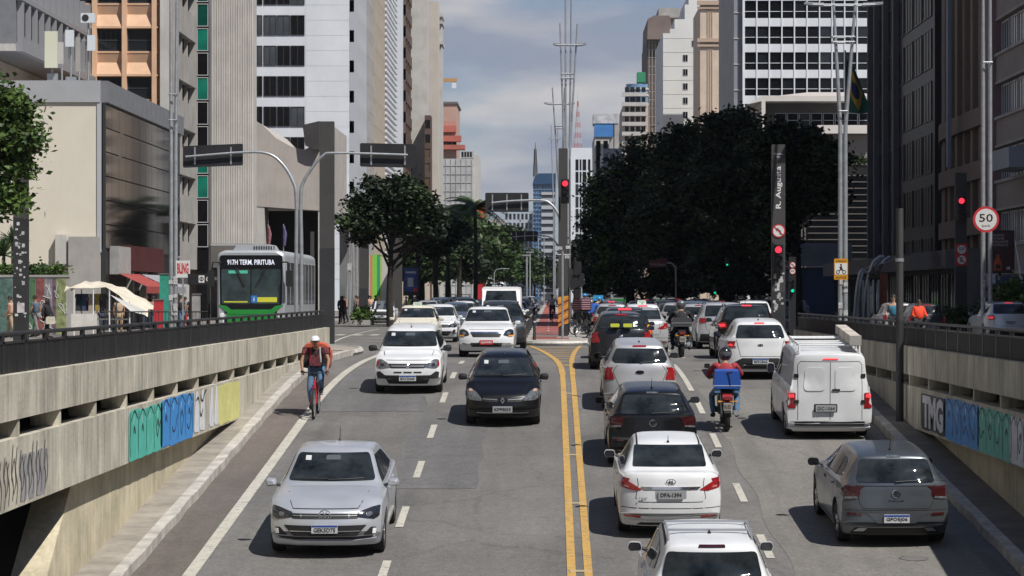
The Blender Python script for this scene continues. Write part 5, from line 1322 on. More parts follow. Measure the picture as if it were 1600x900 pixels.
def mirror_parts(car,parent,y,z,m=None,dark=False,x=None,size=(.20,.13)):
 for sg in(-1,1):
  h,n=car.hit('r',y,z);xx=abs(h.x) if x is None else x
  mb=MB();w_,hh=size
  prof=round_poly([(0,-hh*.4),(w_*.9,-hh*.5),(w_,hh*.1),(w_*.85,hh*.5),(w_*.1,hh*.45)],.04)
  vs=[];
  for(yy,sc) in((-.05,1.),(.0,1.02),(.05,.86),(.085,.5)):
   for(a,b) in prof:cx,cz=w_*.5,0;vs.append((cx+(a-cx)*sc,yy,cz+(b-cz)*sc))
  n_=len(prof);fs=[(i*n_+k,i*n_+(k+1)%n_,(i+1)*n_+(k+1)%n_,(i+1)*n_+k) for i in range(3) for k in range(n_)]+[tuple(range(n_)),tuple(range(3*n_,4*n_))]
  mb.add([(sg*v[0],v[1],v[2]) for v in vs],fs)
  o=mb.build('mirror',M_trim if dark else M_paint,parent,smooth=40,loc=(sg*(xx+.045),y,z+.05));
  if not dark:o['painted']=1
  mb=MB();pr=[(w_*.5+(a-w_*.5)*.93,b*.92) for a,b in prof];mb.prism([(sg*a,b) for a,b in pr],-.054,-.0505,'Y');mb.build('mirror_glass',mat('mirror_dark',(.10,.11,.13),.08,1.),o)
  mb=MB();mb.tube([(-sg*.09,.0,-.06),(sg*.04,.0,-.02)],.025,6);mb.build('arm',M_trim,o)
def make_car(S,label,color):
 c=Car(S);W=S['W']/2
 t=thing(S['name'],label,S.get('cat','car'))
 t['L']=0;del t['L']
 body=link('body',c.mesh,t,color=color);body['painted']=1
 z1=interp(sorted(S['top']),0)
 # glass
 mb=MB();c.patch(mb,'F',round_poly(S['wind'],.05),.010,step=.04);mb.build('windscreen',M_cgl,t,smooth=40)
 if S.get('rwin'):mb=MB();c.patch(mb,'R',round_poly(S['rwin'],S.get('rwin_r',.05)),.011,step=.035);mb.build('rear_window',M_cgl,t,smooth=40)
 for sg in(-1,1):
  for poly in S['swin']:
   mb=MB();c.patch(mb,'r' if sg>0 else 'l',round_poly(poly,.03),.009,step=.045);mb.build('side_window',M_cgl,t,smooth=40)
 mb=MB();wx=S['wind'][2][0]*.8;wz=S['wind'][2][1];c.patch(mb,'F',[(wx-.09,wz-.10),(wx,wz-.10),(wx,wz-.04),(wx-.09,wz-.04)],.013,step=.05);mb.build('sticker',M_plate,t)
 mb=MB();c.patch(mb,'F',round_poly([(-.12,wz-.09),(.12,wz-.09),(.11,wz-.03),(-.11,wz-.03)],.02),.012,step=.05);mb.build('inner_mirror',mat('inner_mirror',(.09,.10,.11),.2),t)
 # shut lines, sills, handles
 mb=MB()
 for ln in S.get('seams_s',[]):c.line(mb,'r',ln,.011,.0025,mirror=True)
 for ln in S.get('seams_r',[]):c.line(mb,'R',ln,.011,.0025)
 for ln in S.get('seams_f',[]):c.line(mb,'F',ln,.011,.0025)
 for ln in S.get('seams_t',[]):c.line(mb,'T',ln,.011,.0025)
 if mb.v:mb.build('shut_lines',M_seam,t)
 for hy,hz in S.get('handles',[]):
  for f in 'rl':
   mb=MB();c.patch(mb,f,round_poly([(hy-.09,hz-.018),(hy+.09,hz-.018),(hy+.09,hz+.018),(hy-.09,hz+.018)],.01),.02);o=mb.build('door_handle',M_paint if not S.get('dark_handles') else M_trim,t,color=color);o['painted']=1
   # everything else on the surface: (name, face, outline, eps, material, mirror)
 for item in S['details']:
  nm,face,poly,eps,m=item[:5];mir=item[5] if len(item)>5 else False;rr=item[6] if len(item)>6 else .02
  if mir:
   for sg in(1,-1):
    pl=[(sg*a,b) for a,b in poly] if face in 'FRT' else poly
    fc=face if face in 'FRT' else('r' if sg>0 else 'l')
    mb=MB();c.patch(mb,fc,round_poly(pl,rr),eps,step=.05);o=mb.build(nm,m,t,smooth=40,color=color)
    if m is M_paint:o['painted']=1
  else:
   mb=MB();c.patch(mb,face,round_poly(poly,rr),eps,step=.05);o=mb.build(nm,m,t,smooth=40,color=color)
   if m is M_paint:o['painted']=1
 for ln in S.get('lines',[]):
  nm,face,pts,wd,eps,m=ln[:6];mb=MB();c.line(mb,face,pts,wd,eps,mirror=(len(ln)>6 and ln[6]));mb.build(nm,m,t)
  # wheels
 ty,rim=wheel_meshes(S.get('R',.31),S.get('wheel','alloy'))
 for yw in(S['wf'],S['wr']):
  for sg in(1,-1):
   o=link('wheel',ty,t,(sg*(W-.125),yw,S.get('R',.31)))
   if sg<0:o.rotation_euler=(0,0,math.pi)
   link('rim',rim,o)
 mb=MB();mb.box(-W+.24,W-.24,c.y0+.35,c.y1-.35,.14,.36);mb.box(-W+.08,W-.08,S['wr']+.5,S['wf']-.5,.17,.3);mb.build('underbody',M_under,t)
 if 'mirror' in S:mirror_parts(c,t,*S['mirror'][:2],dark=S.get('dark_mirror',False),size=S.get('msize',(.2,.13)))
 for o in t.children:
  if o.name.startswith('mirror') and o.get('painted'):o.color=color
 if 'antenna' in S:
  y,ln=S['antenna'];h,n=c.hit('T',0,y);mb=MB();mb.tube([tuple(h-Vector((0,0,.01))),tuple(h+Vector((0,-.02,.03)))],[.03,.012],8)
  mb.tube([tuple(h+Vector((0,-.01,.02))),tuple(h+Vector((0,-.01-ln*.45,ln)))],[.007,.004],5);mb.build('antenna',M_trim,t)
 if 'wiper' in S:
  a,b=S['wiper'];ha,n=c.hit('R',*a);hb,n2=c.hit('R',*b);mb=MB();mb.tube([tuple(ha+Vector((0,-.03,0))),tuple(hb+Vector((0,-.03,0)))],.009,5);mb.tube([tuple(ha+Vector((0,-.03,0))),tuple(ha+Vector((0,.02,-.02)))],.016,5);mb.build('wiper',M_trim,t)
 for(a,b) in S.get('fwipers',[]):
  mb=MB();pts=[]
  for k in range(5):
   q=(a[0]+(b[0]-a[0])*k/4,a[1]+(b[1]-a[1])*k/4);h,n=c.hit('F',*q);pts.append(tuple(h+n*.02))
  mb.tube(pts,.009,5);mb.build('wiper',M_trim,t)
 for bd in S.get('badges',[]):badge(c,t,*bd)
 for pl in S.get('plates',[]):plate(c,t,*pl)
 for tx in S.get('words',[]):
  face,x,z,txt,fit,m=tx;h,n=c.hit(face,x,z);sg=1 if face=='F' else-1
  lettering(txt,.05,m,t,tuple(h+Vector((0,sg*.008,0))),rot=(R(90),0,R(180) if sg>0 else 0),fit=fit)
 if S.get('rack'):
  for sg in(-1,1):
   mb=MB();pts=[]
   for k in range(9):
    y=S['rack'][0]+(S['rack'][1]-S['rack'][0])*k/8;h,n=c.hit('T',sg*S['rack'][2],y);pts.append((h.x,h.y,h.z+.05*(1 if 0<k<8 else .1)))
   mb.tube(pts,.016,6);mb.build('roof_rail',S.get('rackm',M_satin),t)
  for y in S.get('bars',[]):
   h,n=c.hit('T',S['rack'][2],y);mb=MB();mb.box(-S['rack'][2]-.02,S['rack'][2]+.02,y-.022,y+.022,h.z+.06,h.z+.085);mb.build('cross_bar',M_satin,t)
 if S.get('taxi'):
  h,n=c.hit('T',0,S['taxi']);mb=MB();mb.prism(round_poly([(-.17,h.z-.005),(.17,h.z-.005),(.15,h.z+.13),(-.15,h.z+.13)],.03),S['taxi']-.05,S['taxi']+.05,'Y');o=mb.build('taxi_sign',mat('taxi_sign_pale',(.62,.70,.60),.4),t)
  for rz,yy in((0,-.051),(math.pi,.051)):lettering('TAXI',.1,mat('taxi_ink',(.02,.2,.08),.5),o,(0,S['taxi']+yy,h.z+.06),rot=(R(90),0,rz),fit=(.2,.055))
 if S.get('spoiler'):
  y,z,hw=S['spoiler'];mb=MB();mb.prism(round_poly([(-hw,z-.02),(hw,z-.02),(hw-.03,z+.035),(-hw+.03,z+.035)],.02),y-.09,y+.16,'Y');o=mb.build('spoiler',M_paint,t,color=color);o['painted']=1
 return t
def on_road(t,x,y,front_to_camera,wb=2.55,yaw=0.,base=None):
 """stand a vehicle on the road: both axles on the surface"""
 f=road_z(y-wb/2) if True else 0;b=road_z(y+wb/2);a=math.atan2(b-f,wb)
 t.location=(x,y,(f+b)/2+.012)
 t.rotation_euler=(-a,0,math.pi+R(yaw)) if front_to_camera else(a,0,R(yaw))
 return t
def hatch_top(L,H,hood=.98,nose=.70,tail=.95,wsb=.95,wst=.22,roofr=-1.55,dz=0,rr=.0):
 y1=L/2;y0=-L/2
 return[(y0,.42),(y0+.02,.62),(y0+.05,.80),(y0+.09,tail),(y0+.20+rr,tail+.22),(roofr-.10,H-.11),(roofr+.02,H-.045),(roofr+.5,H-.008),(-.35,H),(wst-.12,H-.03),(wst+.12,H-.105),((wst+wsb)/2+.06,(H+hood)/2-.01),(wsb+.02,hood+.03),(wsb+.18,hood-.02),(y1-.55,hood-.10),(y1-.22,nose+.10),(y1-.08,nose),(y1-.015,nose-.16),(y1,.42)]
 # ---- outlines shared by most cars
def wind(h0,h1,w0=.66,w1=.55):return[(-w0,h0),(w0,h0),(w1,h1),(-w1,h1)]
SILVER=(.56,.58,.62,.5);SILVER2=(.56,.56,.57,.5);WHITE=(.66,.67,.68,0);CREAM=(.66,.62,.51,0);BLACK=(.005,.005,.006,.0);GREY=(.13,.145,.16,.7);DKGREY=(.07,.075,.08,.6)
BELT=[(-2.1,.93),(-1.4,.96),(0,.93),(1.0,.88),(2.2,.80)]
def door_seams(f,m_,r,z0=.28,zb=.92,wr=None):
 return[[(f,z0),(f+.02,.6),(f-.0,zb)],[(m_,z0),(m_,zb)],[(r,.55),(r-.12,.72),(r-.12,zb)],[(f,z0),(m_,z0),(r+.1,z0)]]
 # silver saloon, nearest oncoming car
S1=dict(name='silver_sedan',W=1.80,L=4.4,wf=1.40,wr=-1.25,R=.31,cowl=1.02,belt=BELT,top=[(-2.2,.42),(-2.18,.7),(-2.14,.88),(-2.05,.98),(-1.75,1.02),(-1.5,1.12),(-1.05,1.37),(-.8,1.43),(-.3,1.47),(.1,1.465),(.32,1.40),(.68,1.2),(1.0,1.0),(1.2,.965),(1.7,.88),(1.98,.79),(2.12,.71),(2.185,.56),(2.2,.42)],wind=wind(1.02,1.385,.69,.555),rwin=wind(1.06,1.34,.6,.48),swin=[[(.72,.98),(.08,1.0),(.06,1.34),(.2,1.345)],[(.0,1.0),(-.78,1.02),(-.7,1.31),(0,1.34)],[(-.84,1.03),(-1.2,1.05),(-.78,1.3)]],seams_s=door_seams(.95,.04,-.85)+[[(1.02,.55),(1.02,.85)]],seams_f=[[(-.62,.93),(-.50,.76),(.50,.76),(.62,.93)]],handles=[(.2,.83),(-.7,.86)],details=[('grille','F',[(-.50,.62),(.50,.62),(.56,.70),(-.56,.70)],.004,M_trim),('chrome_bar','F',[(-.49,.662),(.49,.662),(.49,.670),(-.49,.670)],.012,M_satin,False,.003),('lower_grille','F',[(-.48,.36),(.48,.36),(.64,.525),(-.64,.525)],.004,M_trim),('chrome_bar','F',[(-.53,.43),(.53,.43),(.54,.442),(-.54,.442)],.012,M_chrome,False,.003),('headlight','F',[(.50,.645),(.74,.60),(.82,.64),(.83,.78),(.72,.77),(.50,.715)],.009,M_lampd,True,.02),('headlight_lens','F',[(.62,.655),(.69,.645),(.72,.68),(.70,.71),(.63,.70)],.013,M_lampg,True,.03),('fog_lamp','F',[(.585,.37),(.76,.37),(.78,.48),(.70,.49)],.005,M_trim,True),('fog_lens','F',[(.715,.385),(.765,.385),(.775,.465),(.725,.465)],.013,M_fogw,True,.01),('bumper_lip','F',[(-.70,.265),(.70,.265),(.78,.325),(.40,.30),(-.40,.30),(-.78,.325)],.03,M_paint,False,.01),('lower_intake','F',[(-.66,.305),(.66,.305),(.74,.345),(-.74,.345)],.004,M_trim,False,.008),('tail_light','R',[(.52,.74),(.84,.70),(.84,.88),(.55,.88)],.008,M_tail,True)],mirror=(.78,.93),antenna=(-.75,.22),badges=[('F',.672,'vw',.095),('R',.85,'vw',.05)],plates=[('F',.475,'GEK5D75'),('R',.6,'GEK5D75')],fwipers=[((.6,1.03),(.05,1.045)),((.05,1.03),(-.5,1.045))])
# white small hatch with black cladding
H1=1.49
S2=dict(name='white_compact_hatchback',W=1.64,L=3.81,wf=1.16,wr=-1.2,R=.29,cowl=.98,belt=[(-2,.98),(0,.95),(1.9,.84)],tumble=.33,cf=.22,wheel='cap',top=hatch_top(3.81,H1,1.02,.76,.98,1.0,.28,-1.5),wind=wind(1.06,1.38,.66,.57),rwin=wind(1.06,1.36,.58,.52),swin=[[(.75,1.01),(.05,1.01),(.05,1.36),(.3,1.37)],[(-.02,1.01),(-.8,1.03),(-.75,1.34),(-.02,1.36)],[(-.87,1.04),(-1.35,1.06),(-1.25,1.3),(-.82,1.33)]],seams_s=door_seams(.9,.01,-.85),seams_f=[[(-.60,.98),(-.52,.80),(.52,.80),(.60,.98)]],handles=[(.15,.86),(-.72,.88)],details=[('grille','F',[(-.40,.615),(.40,.615),(.50,.72),(-.50,.72)],.006,M_trim),('grille_bar','F',[(-.38,.655),(.38,.655),(.40,.675),(-.40,.675)],.014,M_satin,False,.004),('headlight','F',[(.40,.63),(.66,.60),(.74,.66),(.73,.80),(.62,.815),(.48,.74)],.010,M_lampg,True,.04),('headlight_core','F',[(.55,.66),(.63,.65),(.65,.72),(.57,.73)],.016,M_lampd,True,.03),('turn_lamp','F',[(.69,.66),(.74,.67),(.73,.77),(.69,.78)],.013,M_tail,True,.01),('bumper_slot','F',[(-.33,.50),(-.14,.50),(-.14,.535),(-.33,.535)],.004,M_trim,False,.01),('bumper_slot','F',[(-.10,.50),(.10,.50),(.10,.535),(-.10,.535)],.004,M_trim,False,.01),('bumper_slot','F',[(.14,.50),(.33,.50),(.33,.535),(.14,.535)],.004,M_trim,False,.01),('bumper_insert','F',[(-.46,.24),(.46,.24),(.52,.37),(.72,.37),(.74,.52),(.66,.54),(.54,.45),(-.54,.45),(-.66,.54),(-.74,.52),(-.72,.37),(-.52,.37)],.007,M_trim,False,.02),('lower_lip','F',[(-.44,.21),(.44,.21),(.44,.245),(-.44,.245)],.02,M_paint,False,.01),('tail_light','R',[(.62,.7),(.78,.7),(.76,1.05),(.66,1.05)],.008,M_tail,True)],mirror=(.80,.96),dark_mirror=True,antenna=(.15,.06),badges=[('F',.668,'round',.06)],plates=[('F',.385,'BXV2N40','merc')],fwipers=[((.55,1.07),(.02,1.08))],msize=(.22,.15))
# black small hatch
S3=dict(name='black_hatchback',W=1.64,L=3.81,wf=1.15,wr=-1.3,R=.29,cowl=1.0,belt=[(-2,.90),(0,.89),(1.2,.86),(1.9,.74)],tumble=.46,cf=.36,wheel='cap',top=hatch_top(3.81,1.42,.95,.64,.94,1.02,.12,-1.4),wind=wind(.99,1.31,.70,.53),rwin=wind(.98,1.3,.56,.46),swin=[[(.8,.94),(.02,.95),(.05,1.28),(.25,1.29)],[(-.05,.95),(-.8,.97),(-.72,1.26),(-.05,1.28)],[(-.87,.98),(-1.3,1.0),(-1.15,1.2),(-.8,1.25)]],seams_s=door_seams(.9,-.01,-.85),seams_f=[[(-.60,.93),(-.42,.66),(.42,.66),(.60,.93)]],handles=[(.15,.8),(-.72,.82)],details=[('grille','F',[(-.42,.545),(-.10,.535),(-.10,.62),(-.42,.64)],.006,M_trim),('grille','F',[(.10,.535),(.42,.545),(.42,.64),(.10,.62)],.006,M_trim),('headlight','F',[(.42,.56),(.70,.56),(.79,.62),(.80,.74),(.70,.79),(.58,.74),(.48,.65)],.010,M_lampg,True,.05),('turn_lamp','F',[(.64,.73),(.72,.73),(.72,.775),(.66,.775)],.015,mat('turn_lamp_pink',(.5,.3,.22),.2,coat=1.),True,.01),('chrome_strip','F',[(-.55,.30),(.55,.30),(.55,.315),(-.55,.315)],.012,M_satin,False,.003),('lower_intake','F',[(-.5,.22),(.5,.22),(.55,.28),(-.55,.28)],.004,M_under),('tail_light','R',[(.62,.6),(.78,.6),(.74,.9),(.66,.9)],.008,M_tail,True)],lines=[('grille_slat','F',[(.12,.585),(.42,.60)],.01,.014,M_satin,True)],mirror=(.82,.92),dark_mirror=True,antenna=(.0,.05),badges=[('F',.575,'diamond',.06)],plates=[('F',.39,'KPP8I33','grey',.42)],fwipers=[((.58,1.0),(.05,1.015)),((0,1.0),(-.5,1.015))],msize=(.2,.14))
# white saloon taxi
S4=dict(name='white_taxi_sedan',W=1.73,L=4.48,wf=1.42,wr=-1.2,R=.31,cowl=1.05,belt=[(-2.3,.97),(0,.96),(1.2,.90),(2.2,.84)],tumble=.36,cf=.26,top=[(-2.24,.42),(-2.22,.7),(-2.18,.92),(-2.05,1.03),(-1.75,1.06),(-1.5,1.16),(-1.05,1.42),(-.8,1.47),(-.3,1.51),(.1,1.505),(.32,1.44),(.7,1.24),(1.04,1.05),(1.2,1.01),(1.7,.94),(2.0,.86),(2.14,.76),(2.22,.58),(2.24,.42)],wind=wind(1.07,1.42,.69,.57),rwin=wind(1.1,1.4,.6,.5),swin=[[(.75,1.02),(.08,1.03),(.06,1.38),(.22,1.39)],[(0,1.03),(-.8,1.05),(-.7,1.35),(0,1.38)]],seams_s=door_seams(.95,.04,-.85),seams_f=[[(-.62,.98),(-.52,.83),(.52,.83),(.62,.98)]],handles=[(.2,.87),(-.7,.9)],details=[('grille','F',[(-.40,.60),(.40,.60),(.46,.70),(-.46,.70)],.006,M_trim),('chrome_bar','F',[(-.47,.705),(.47,.705),(.47,.755),(-.47,.755)],.016,M_chrome,False,.015),('headlight','F',[(.50,.66),(.74,.60),(.82,.66),(.80,.82),(.70,.84),(.56,.78)],.010,M_lampd,True,.04),('headlight_lens','F',[(.60,.68),(.70,.66),(.73,.74),(.64,.77)],.016,M_lampg,True,.03),('turn_lamp','F',[(.66,.61),(.80,.63),(.80,.67),(.66,.655)],.016,M_amber,True,.01),('lower_grille','F',[(-.44,.31),(.44,.31),(.48,.43),(-.48,.43)],.005,M_trim),('fog_lamp','F',[(.58,.35),(.74,.35),(.74,.43),(.62,.43)],.006,M_satin,True,.03),('tail_light','R',[(.52,.74),(.84,.70),(.84,.9),(.6,.9)],.008,M_tail,True)],mirror=(.82,.97),taxi=.0,badges=[('F',.73,'bowtie',.09)],plates=[('F',.445,'QQX0482','red')],fwipers=[((.58,1.08),(.02,1.095))])
# oncoming hatch with full grille (white and cream)
S5=dict(name='cream_taxi',W=1.69,L=3.9,wf=1.2,wr=-1.25,R=.30,cowl=1.0,belt=[(-2,.93),(0,.92),(1.9,.8)],tumble=.36,cf=.26,wheel='cap',top=hatch_top(3.9,1.50,1.0,.72,.98,1.02,.2,-1.5),wind=wind(1.04,1.38,.68,.56),rwin=wind(1.02,1.36,.58,.5),swin=[[(.78,.98),(.05,.99),(.05,1.35),(.28,1.36)],[(-.02,.99),(-.8,1.01),(-.72,1.33),(-.02,1.35)]],seams_s=door_seams(.9,.01,-.85),seams_f=[[(-.62,.95),(-.52,.78),(.52,.78),(.62,.95)]],details=[('grille','F',[(-.48,.60),(.48,.60),(.50,.68),(-.50,.68)],.006,M_trim),('headlight','F',[(.48,.60),(.72,.58),(.80,.62),(.79,.74),(.70,.75),(.50,.70)],.010,M_lampd,True,.03),('headlight_lens','F',[(.56,.62),(.68,.61),(.70,.69),(.58,.69)],.014,M_lampg,True,.03),('lower_grille','F',[(-.5,.30),(.5,.30),(.6,.44),(-.6,.44)],.005,M_trim),('fog_lamp','F',[(.62,.33),(.74,.33),(.74,.42),(.66,.42)],.006,M_trim,True),('tail_light','R',[(.58,.7),(.8,.68),(.8,.9),(.62,.92)],.008,M_tail,True)],mirror=(.8,.94),badges=[('F',.64,'vw',.07)],plates=[('F',.50,'EXA3172','red'),('R',.6,'FQR2B18','merc')],taxi=.05)
# silver rear hatch (Ka like)
S6=dict(name='silver_hatchback',W=1.70,L=3.89,wf=1.2,wr=-1.28,R=.30,cowl=.98,belt=[(-2,.97),(0,.93),(1.9,.8)],tumble=.42,cr=.26,wtab=[(.15,.93),(.25,.97),(.5,1.0),(.62,1.0),(.74,.985),(.85,.96),(1.0,.93),(1.2,.92)],top=hatch_top(3.89,1.52,.98,.70,1.0,1.0,.15,-1.50),wind=wind(1.02,1.4,.66,.54),rwin=[(-.57,1.08),(.57,1.08),(.62,1.15),(.52,1.39),(-.52,1.39),(-.62,1.15)],swin=[[(.78,.98),(.05,.99),(.05,1.38),(.28,1.38)],[(-.02,.99),(-.8,1.02),(-.75,1.36),(-.02,1.38)],[(-.87,1.03),(-1.25,1.1),(-1.15,1.3),(-.82,1.35)]],seams_s=door_seams(.9,.01,-.85),seams_r=[[(-.50,1.04),(-.60,.9),(-.48,.60),(.48,.60),(.60,.9),(.50,1.04)]],handles=[(.15,.86),(-.7,.88)],details=[('tail_light','R',[(.56,.72),(.80,.70),(.83,.92),(.80,1.00),(.66,.98),(.60,.86)],.012,M_tail,True,.04),('tail_light_side','r',[(-1.93,.74),(-1.62,.93),(-1.74,.985),(-1.93,.99)],.012,M_tail,True,.03),('brake_lamp','R',[(-.16,1.425),(.16,1.425),(.15,1.455),(-.15,1.455)],.012,M_tail),('bumper_line','R',[(-.7,.255),(.7,.255),(.7,.30),(-.7,.30)],.006,M_trim),('plate_recess','R',[(-.26,.44),(.26,.44),(.24,.57),(-.24,.57)],.003,M_satin),('headlight','F',[(.5,.62),(.78,.62),(.78,.74),(.55,.72)],.01,M_lampg,True),('grille','F',[(-.4,.38),(.4,.38),(.46,.56),(-.46,.56)],.006,M_trim)],mirror=(.8,.95),dark_mirror=True,antenna=(-1.2,.04),wiper=((.02,1.10),(.38,1.115)),badges=[('R',.89,'oval',.075)],plates=[('R',.505,'FKA7264','grey')])
# VW-like hatch seen from behind (black, grey)
def polo_spec(name,plate_txt,tail,word):
 return dict(name=name,W=1.75,L=4.06,wf=1.27,wr=-1.29,R=.315,cowl=1.0,belt=[(-2.1,.96),(-1.4,.97),(0,.93),(1.0,.88),(2.2,.78)],tumble=.46,cr=.17,top=hatch_top(4.06,1.47,.97,.70,1.0,1.02,.1,-1.55),wind=wind(1.0,1.36,.68,.53),rwin=[(-.62,1.03),(.62,1.03),(.53,1.355),(-.53,1.355)],swin=[[(.78,.96),(.05,.98),(.02,1.33),(.22,1.34)],[(-.03,.98),(-.82,1.0),(-.78,1.3),(-.03,1.33)],[(-.89,1.01),(-1.3,1.06),(-1.12,1.25),(-.86,1.295)]],seams_s=door_seams(.92,.0,-.88),seams_r=[[(-.62,1.0),(-.58,.72),(-.52,.625),(.52,.625),(.58,.72),(.62,1.0)],[(-.8,.60),(.8,.60)]],handles=[(.15,.84),(-.72,.87)],details=[('tail_light','R',[(.58,.80),(.80,.78),(.845,.84),(.84,.965),(.60,.965),(.555,.88)],.012,tail,True,.03),('tail_light_side','r',[(-2.0,.80),(-1.68,.88),(-1.74,.965),(-2.0,.97)],.012,tail,True,.03),('reverse_lamp','R',[(.60,.785),(.80,.765),(.80,.80),(.61,.815)],.016,M_lampg,True,.01),('brake_lamp','R',[(-.11,1.385),(.11,1.385),(.11,1.41),(-.11,1.41)],.01,M_lampg,False,.005),('reflector','R',[(.54,.515),(.76,.52),(.76,.56),(.56,.56)],.010,M_taild,True,.01),('bumper_hollow','R',[(-.78,.545),(-.5,.545),(-.28,.44),(.28,.44),(.5,.545),(.78,.545),(.78,.585),(-.78,.585)],.004,M_hub,False,.02),('plate_panel','R',[(-.30,.40),(.30,.40),(.46,.555),(-.46,.555)],.006,M_paint,False,.02),('diffuser','R',[(-.72,.215),(.72,.215),(.62,.34),(-.62,.34)],.006,M_trim,False,.02),('exhaust_trim','R',[(.50,.265),(.66,.26),(.58,.32),(.45,.32)],.014,M_satin,True,.01),('headlight','F',[(.5,.62),(.8,.62),(.8,.74),(.55,.72)],.01,M_lampg,True),('grille','F',[(-.5,.55),(.5,.55),(.5,.68),(-.5,.68)],.006,M_trim)],lines=[('chrome_line','R',[(-.66,.35),(-.5,.345),(.5,.345),(.66,.35)],.014,.014,M_satin),('tailgate_crease','R',[(-.60,.975),(.60,.975)],.012,.004,M_seam)],mirror=(.82,.92),dark_mirror=True,antenna=(-1.25,.2),wiper=((.0,1.045),(.42,1.065)),badges=[('R',.86,'vw',.068)],plates=[('R',.475,plate_txt,'merc')],words=[('R',0,.755,word,(.24,.03),M_chrome)] if word else[])
 # white saloon rear
S8=dict(name='white_sedan',W=1.70,L=4.23,wf=1.25,wr=-1.25,R=.305,cowl=1.0,belt=[(-2.2,.99),(-1.4,.98),(0,.93),(1.0,.87),(2.2,.78)],tumble=.44,cr=.30,rtaper=.05,top=[(-2.11,.42),(-2.10,.64),(-2.07,.86),(-2.03,1.0),(-1.95,1.065),(-1.70,1.06),(-1.60,1.085),(-1.2,1.30),(-.85,1.44),(-.3,1.475),(.05,1.465),(.28,1.40),(.66,1.2),(.98,1.0),(1.15,.97),(1.6,.88),(1.9,.78),(2.05,.68),(2.1,.52),(2.11,.42)],wind=wind(1.02,1.38,.66,.53),rwin=[(-.60,1.095),(.60,1.095),(.55,1.375),(-.55,1.375)],rwin_r=.035,swin=[[(.75,.98),(.05,1.0),(.04,1.34),(.2,1.35)],[(-.03,1.0),(-.85,1.03),(-.75,1.31),(-.03,1.34)],[(-.92,1.04),(-1.3,1.09),(-.8,1.295)]],seams_s=door_seams(.93,.0,-.88),seams_r=[[(-.55,1.05),(-.52,.88),(-.56,.66),(-.50,.60),(.50,.60),(.56,.66),(.52,.88),(.55,1.05)],[(-.80,.5),(.80,.5)]],handles=[(.15,.84),(-.72,.87)],details=[('tail_light','R',[(.46,.80),(.58,.775),(.82,.82),(.83,.95),(.80,.965),(.64,.90)],.012,M_tail,True,.015),('tail_light_side','r',[(-2.0,.82),(-1.62,.955),(-1.7,.985),(-2.0,.96)],.012,M_tail,True,.02),('lamp_inner','R',[(.66,.815),(.80,.835),(.81,.87),(.68,.845)],.018,mat('tail_lamp_pale',(.5,.18,.16),.15,coat=1.),True,.01),('chrome_bar','R',[(-.43,.80),(.43,.80),(.48,.845),(-.48,.845)],.012,M_chrome,False,.01),('plate_recess','R',[(-.25,.655),(.25,.655),(.25,.79),(-.25,.79)],.003,M_satin),('reflector','R',[(.48,.34),(.74,.36),(.74,.385),(.48,.37)],.012,M_tail,True,.008),('diffuser','R',[(-.55,.215),(.55,.215),(.48,.26),(-.48,.26)],.006,M_trim),('roof_seal','T',[(.50,-1.3),(.53,-1.3),(.50,.2),(.48,.2)],.004,M_trim,True,.004),('headlight','F',[(.5,.6),(.8,.62),(.8,.76),(.55,.70)],.01,M_lampg,True),('grille','F',[(-.4,.4),(.4,.4),(.5,.62),(-.5,.62)],.006,M_trim)],lines=[('bumper_crease','R',[(-.74,.31),(-.5,.30),(.5,.30),(.74,.31)],.014,.006,M_satin)],mirror=(.8,.93),dark_mirror=False,antenna=(-.95,.12),badges=[('R',.925,'oval_h',.06)],plates=[('R',.72,'DPA-1394','grey',.40)],words=[('R',-.42,.66,'HB20S',(.18,.035),M_chrome)])
# white tall hatch with roof rails, nearest at the bottom edge
S9=dict(name='white_rack_hatchback',W=1.68,L=3.9,wf=1.2,wr=-1.25,R=.31,cowl=1.0,belt=[(-2,.98),(0,.95),(1.9,.82)],tumble=.34,cr=.16,top=hatch_top(3.9,1.54,1.0,.72,1.02,1.0,.25,-1.60),wind=wind(1.05,1.42,.66,.58),rwin=[(-.63,1.06),(.63,1.06),(.56,1.395),(-.56,1.395)],rwin_r=.06,swin=[[(.78,1.0),(.05,1.01),(.05,1.40),(.32,1.41)],[(-.02,1.01),(-.8,1.04),(-.76,1.38),(-.02,1.40)],[(-.87,1.05),(-1.35,1.12),(-1.25,1.32),(-.82,1.37)]],seams_s=door_seams(.9,.01,-.85),seams_r=[[(-.60,1.0),(-.58,.62),(.58,.62),(.60,1.0)]],handles=[(.15,.88),(-.7,.9)],details=[('tail_light','R',[(.62,.80),(.82,.78),(.82,1.0),(.66,1.0)],.012,M_tail,True,.03),('brake_lamp','R',[(-.17,1.45),(.17,1.45),(.16,1.475),(-.16,1.475)],.014,M_taild,False,.008),('plate_recess','R',[(-.26,.66),(.26,.66),(.24,.79),(-.24,.79)],.003,M_satin),('diffuser','R',[(-.6,.22),(.6,.22),(.55,.36),(-.55,.36)],.006,M_trim),('headlight','F',[(.5,.6),(.78,.62),(.78,.76),(.55,.74)],.01,M_lampg,True),('roof_seal','T',[(.555,-1.4),(.58,-1.4),(.56,.1),(.54,.1)],.004,M_trim,True,.004)],mirror=(.78,.98),antenna=(-1.1,.05),wiper=((.0,1.075),(.42,1.09)),badges=[('R',.9,'vw',.06)],plates=[('R',.72,'EZK5210','grey')],rack=(-1.35,-.15,.53),bars=[-1.05,-.42])
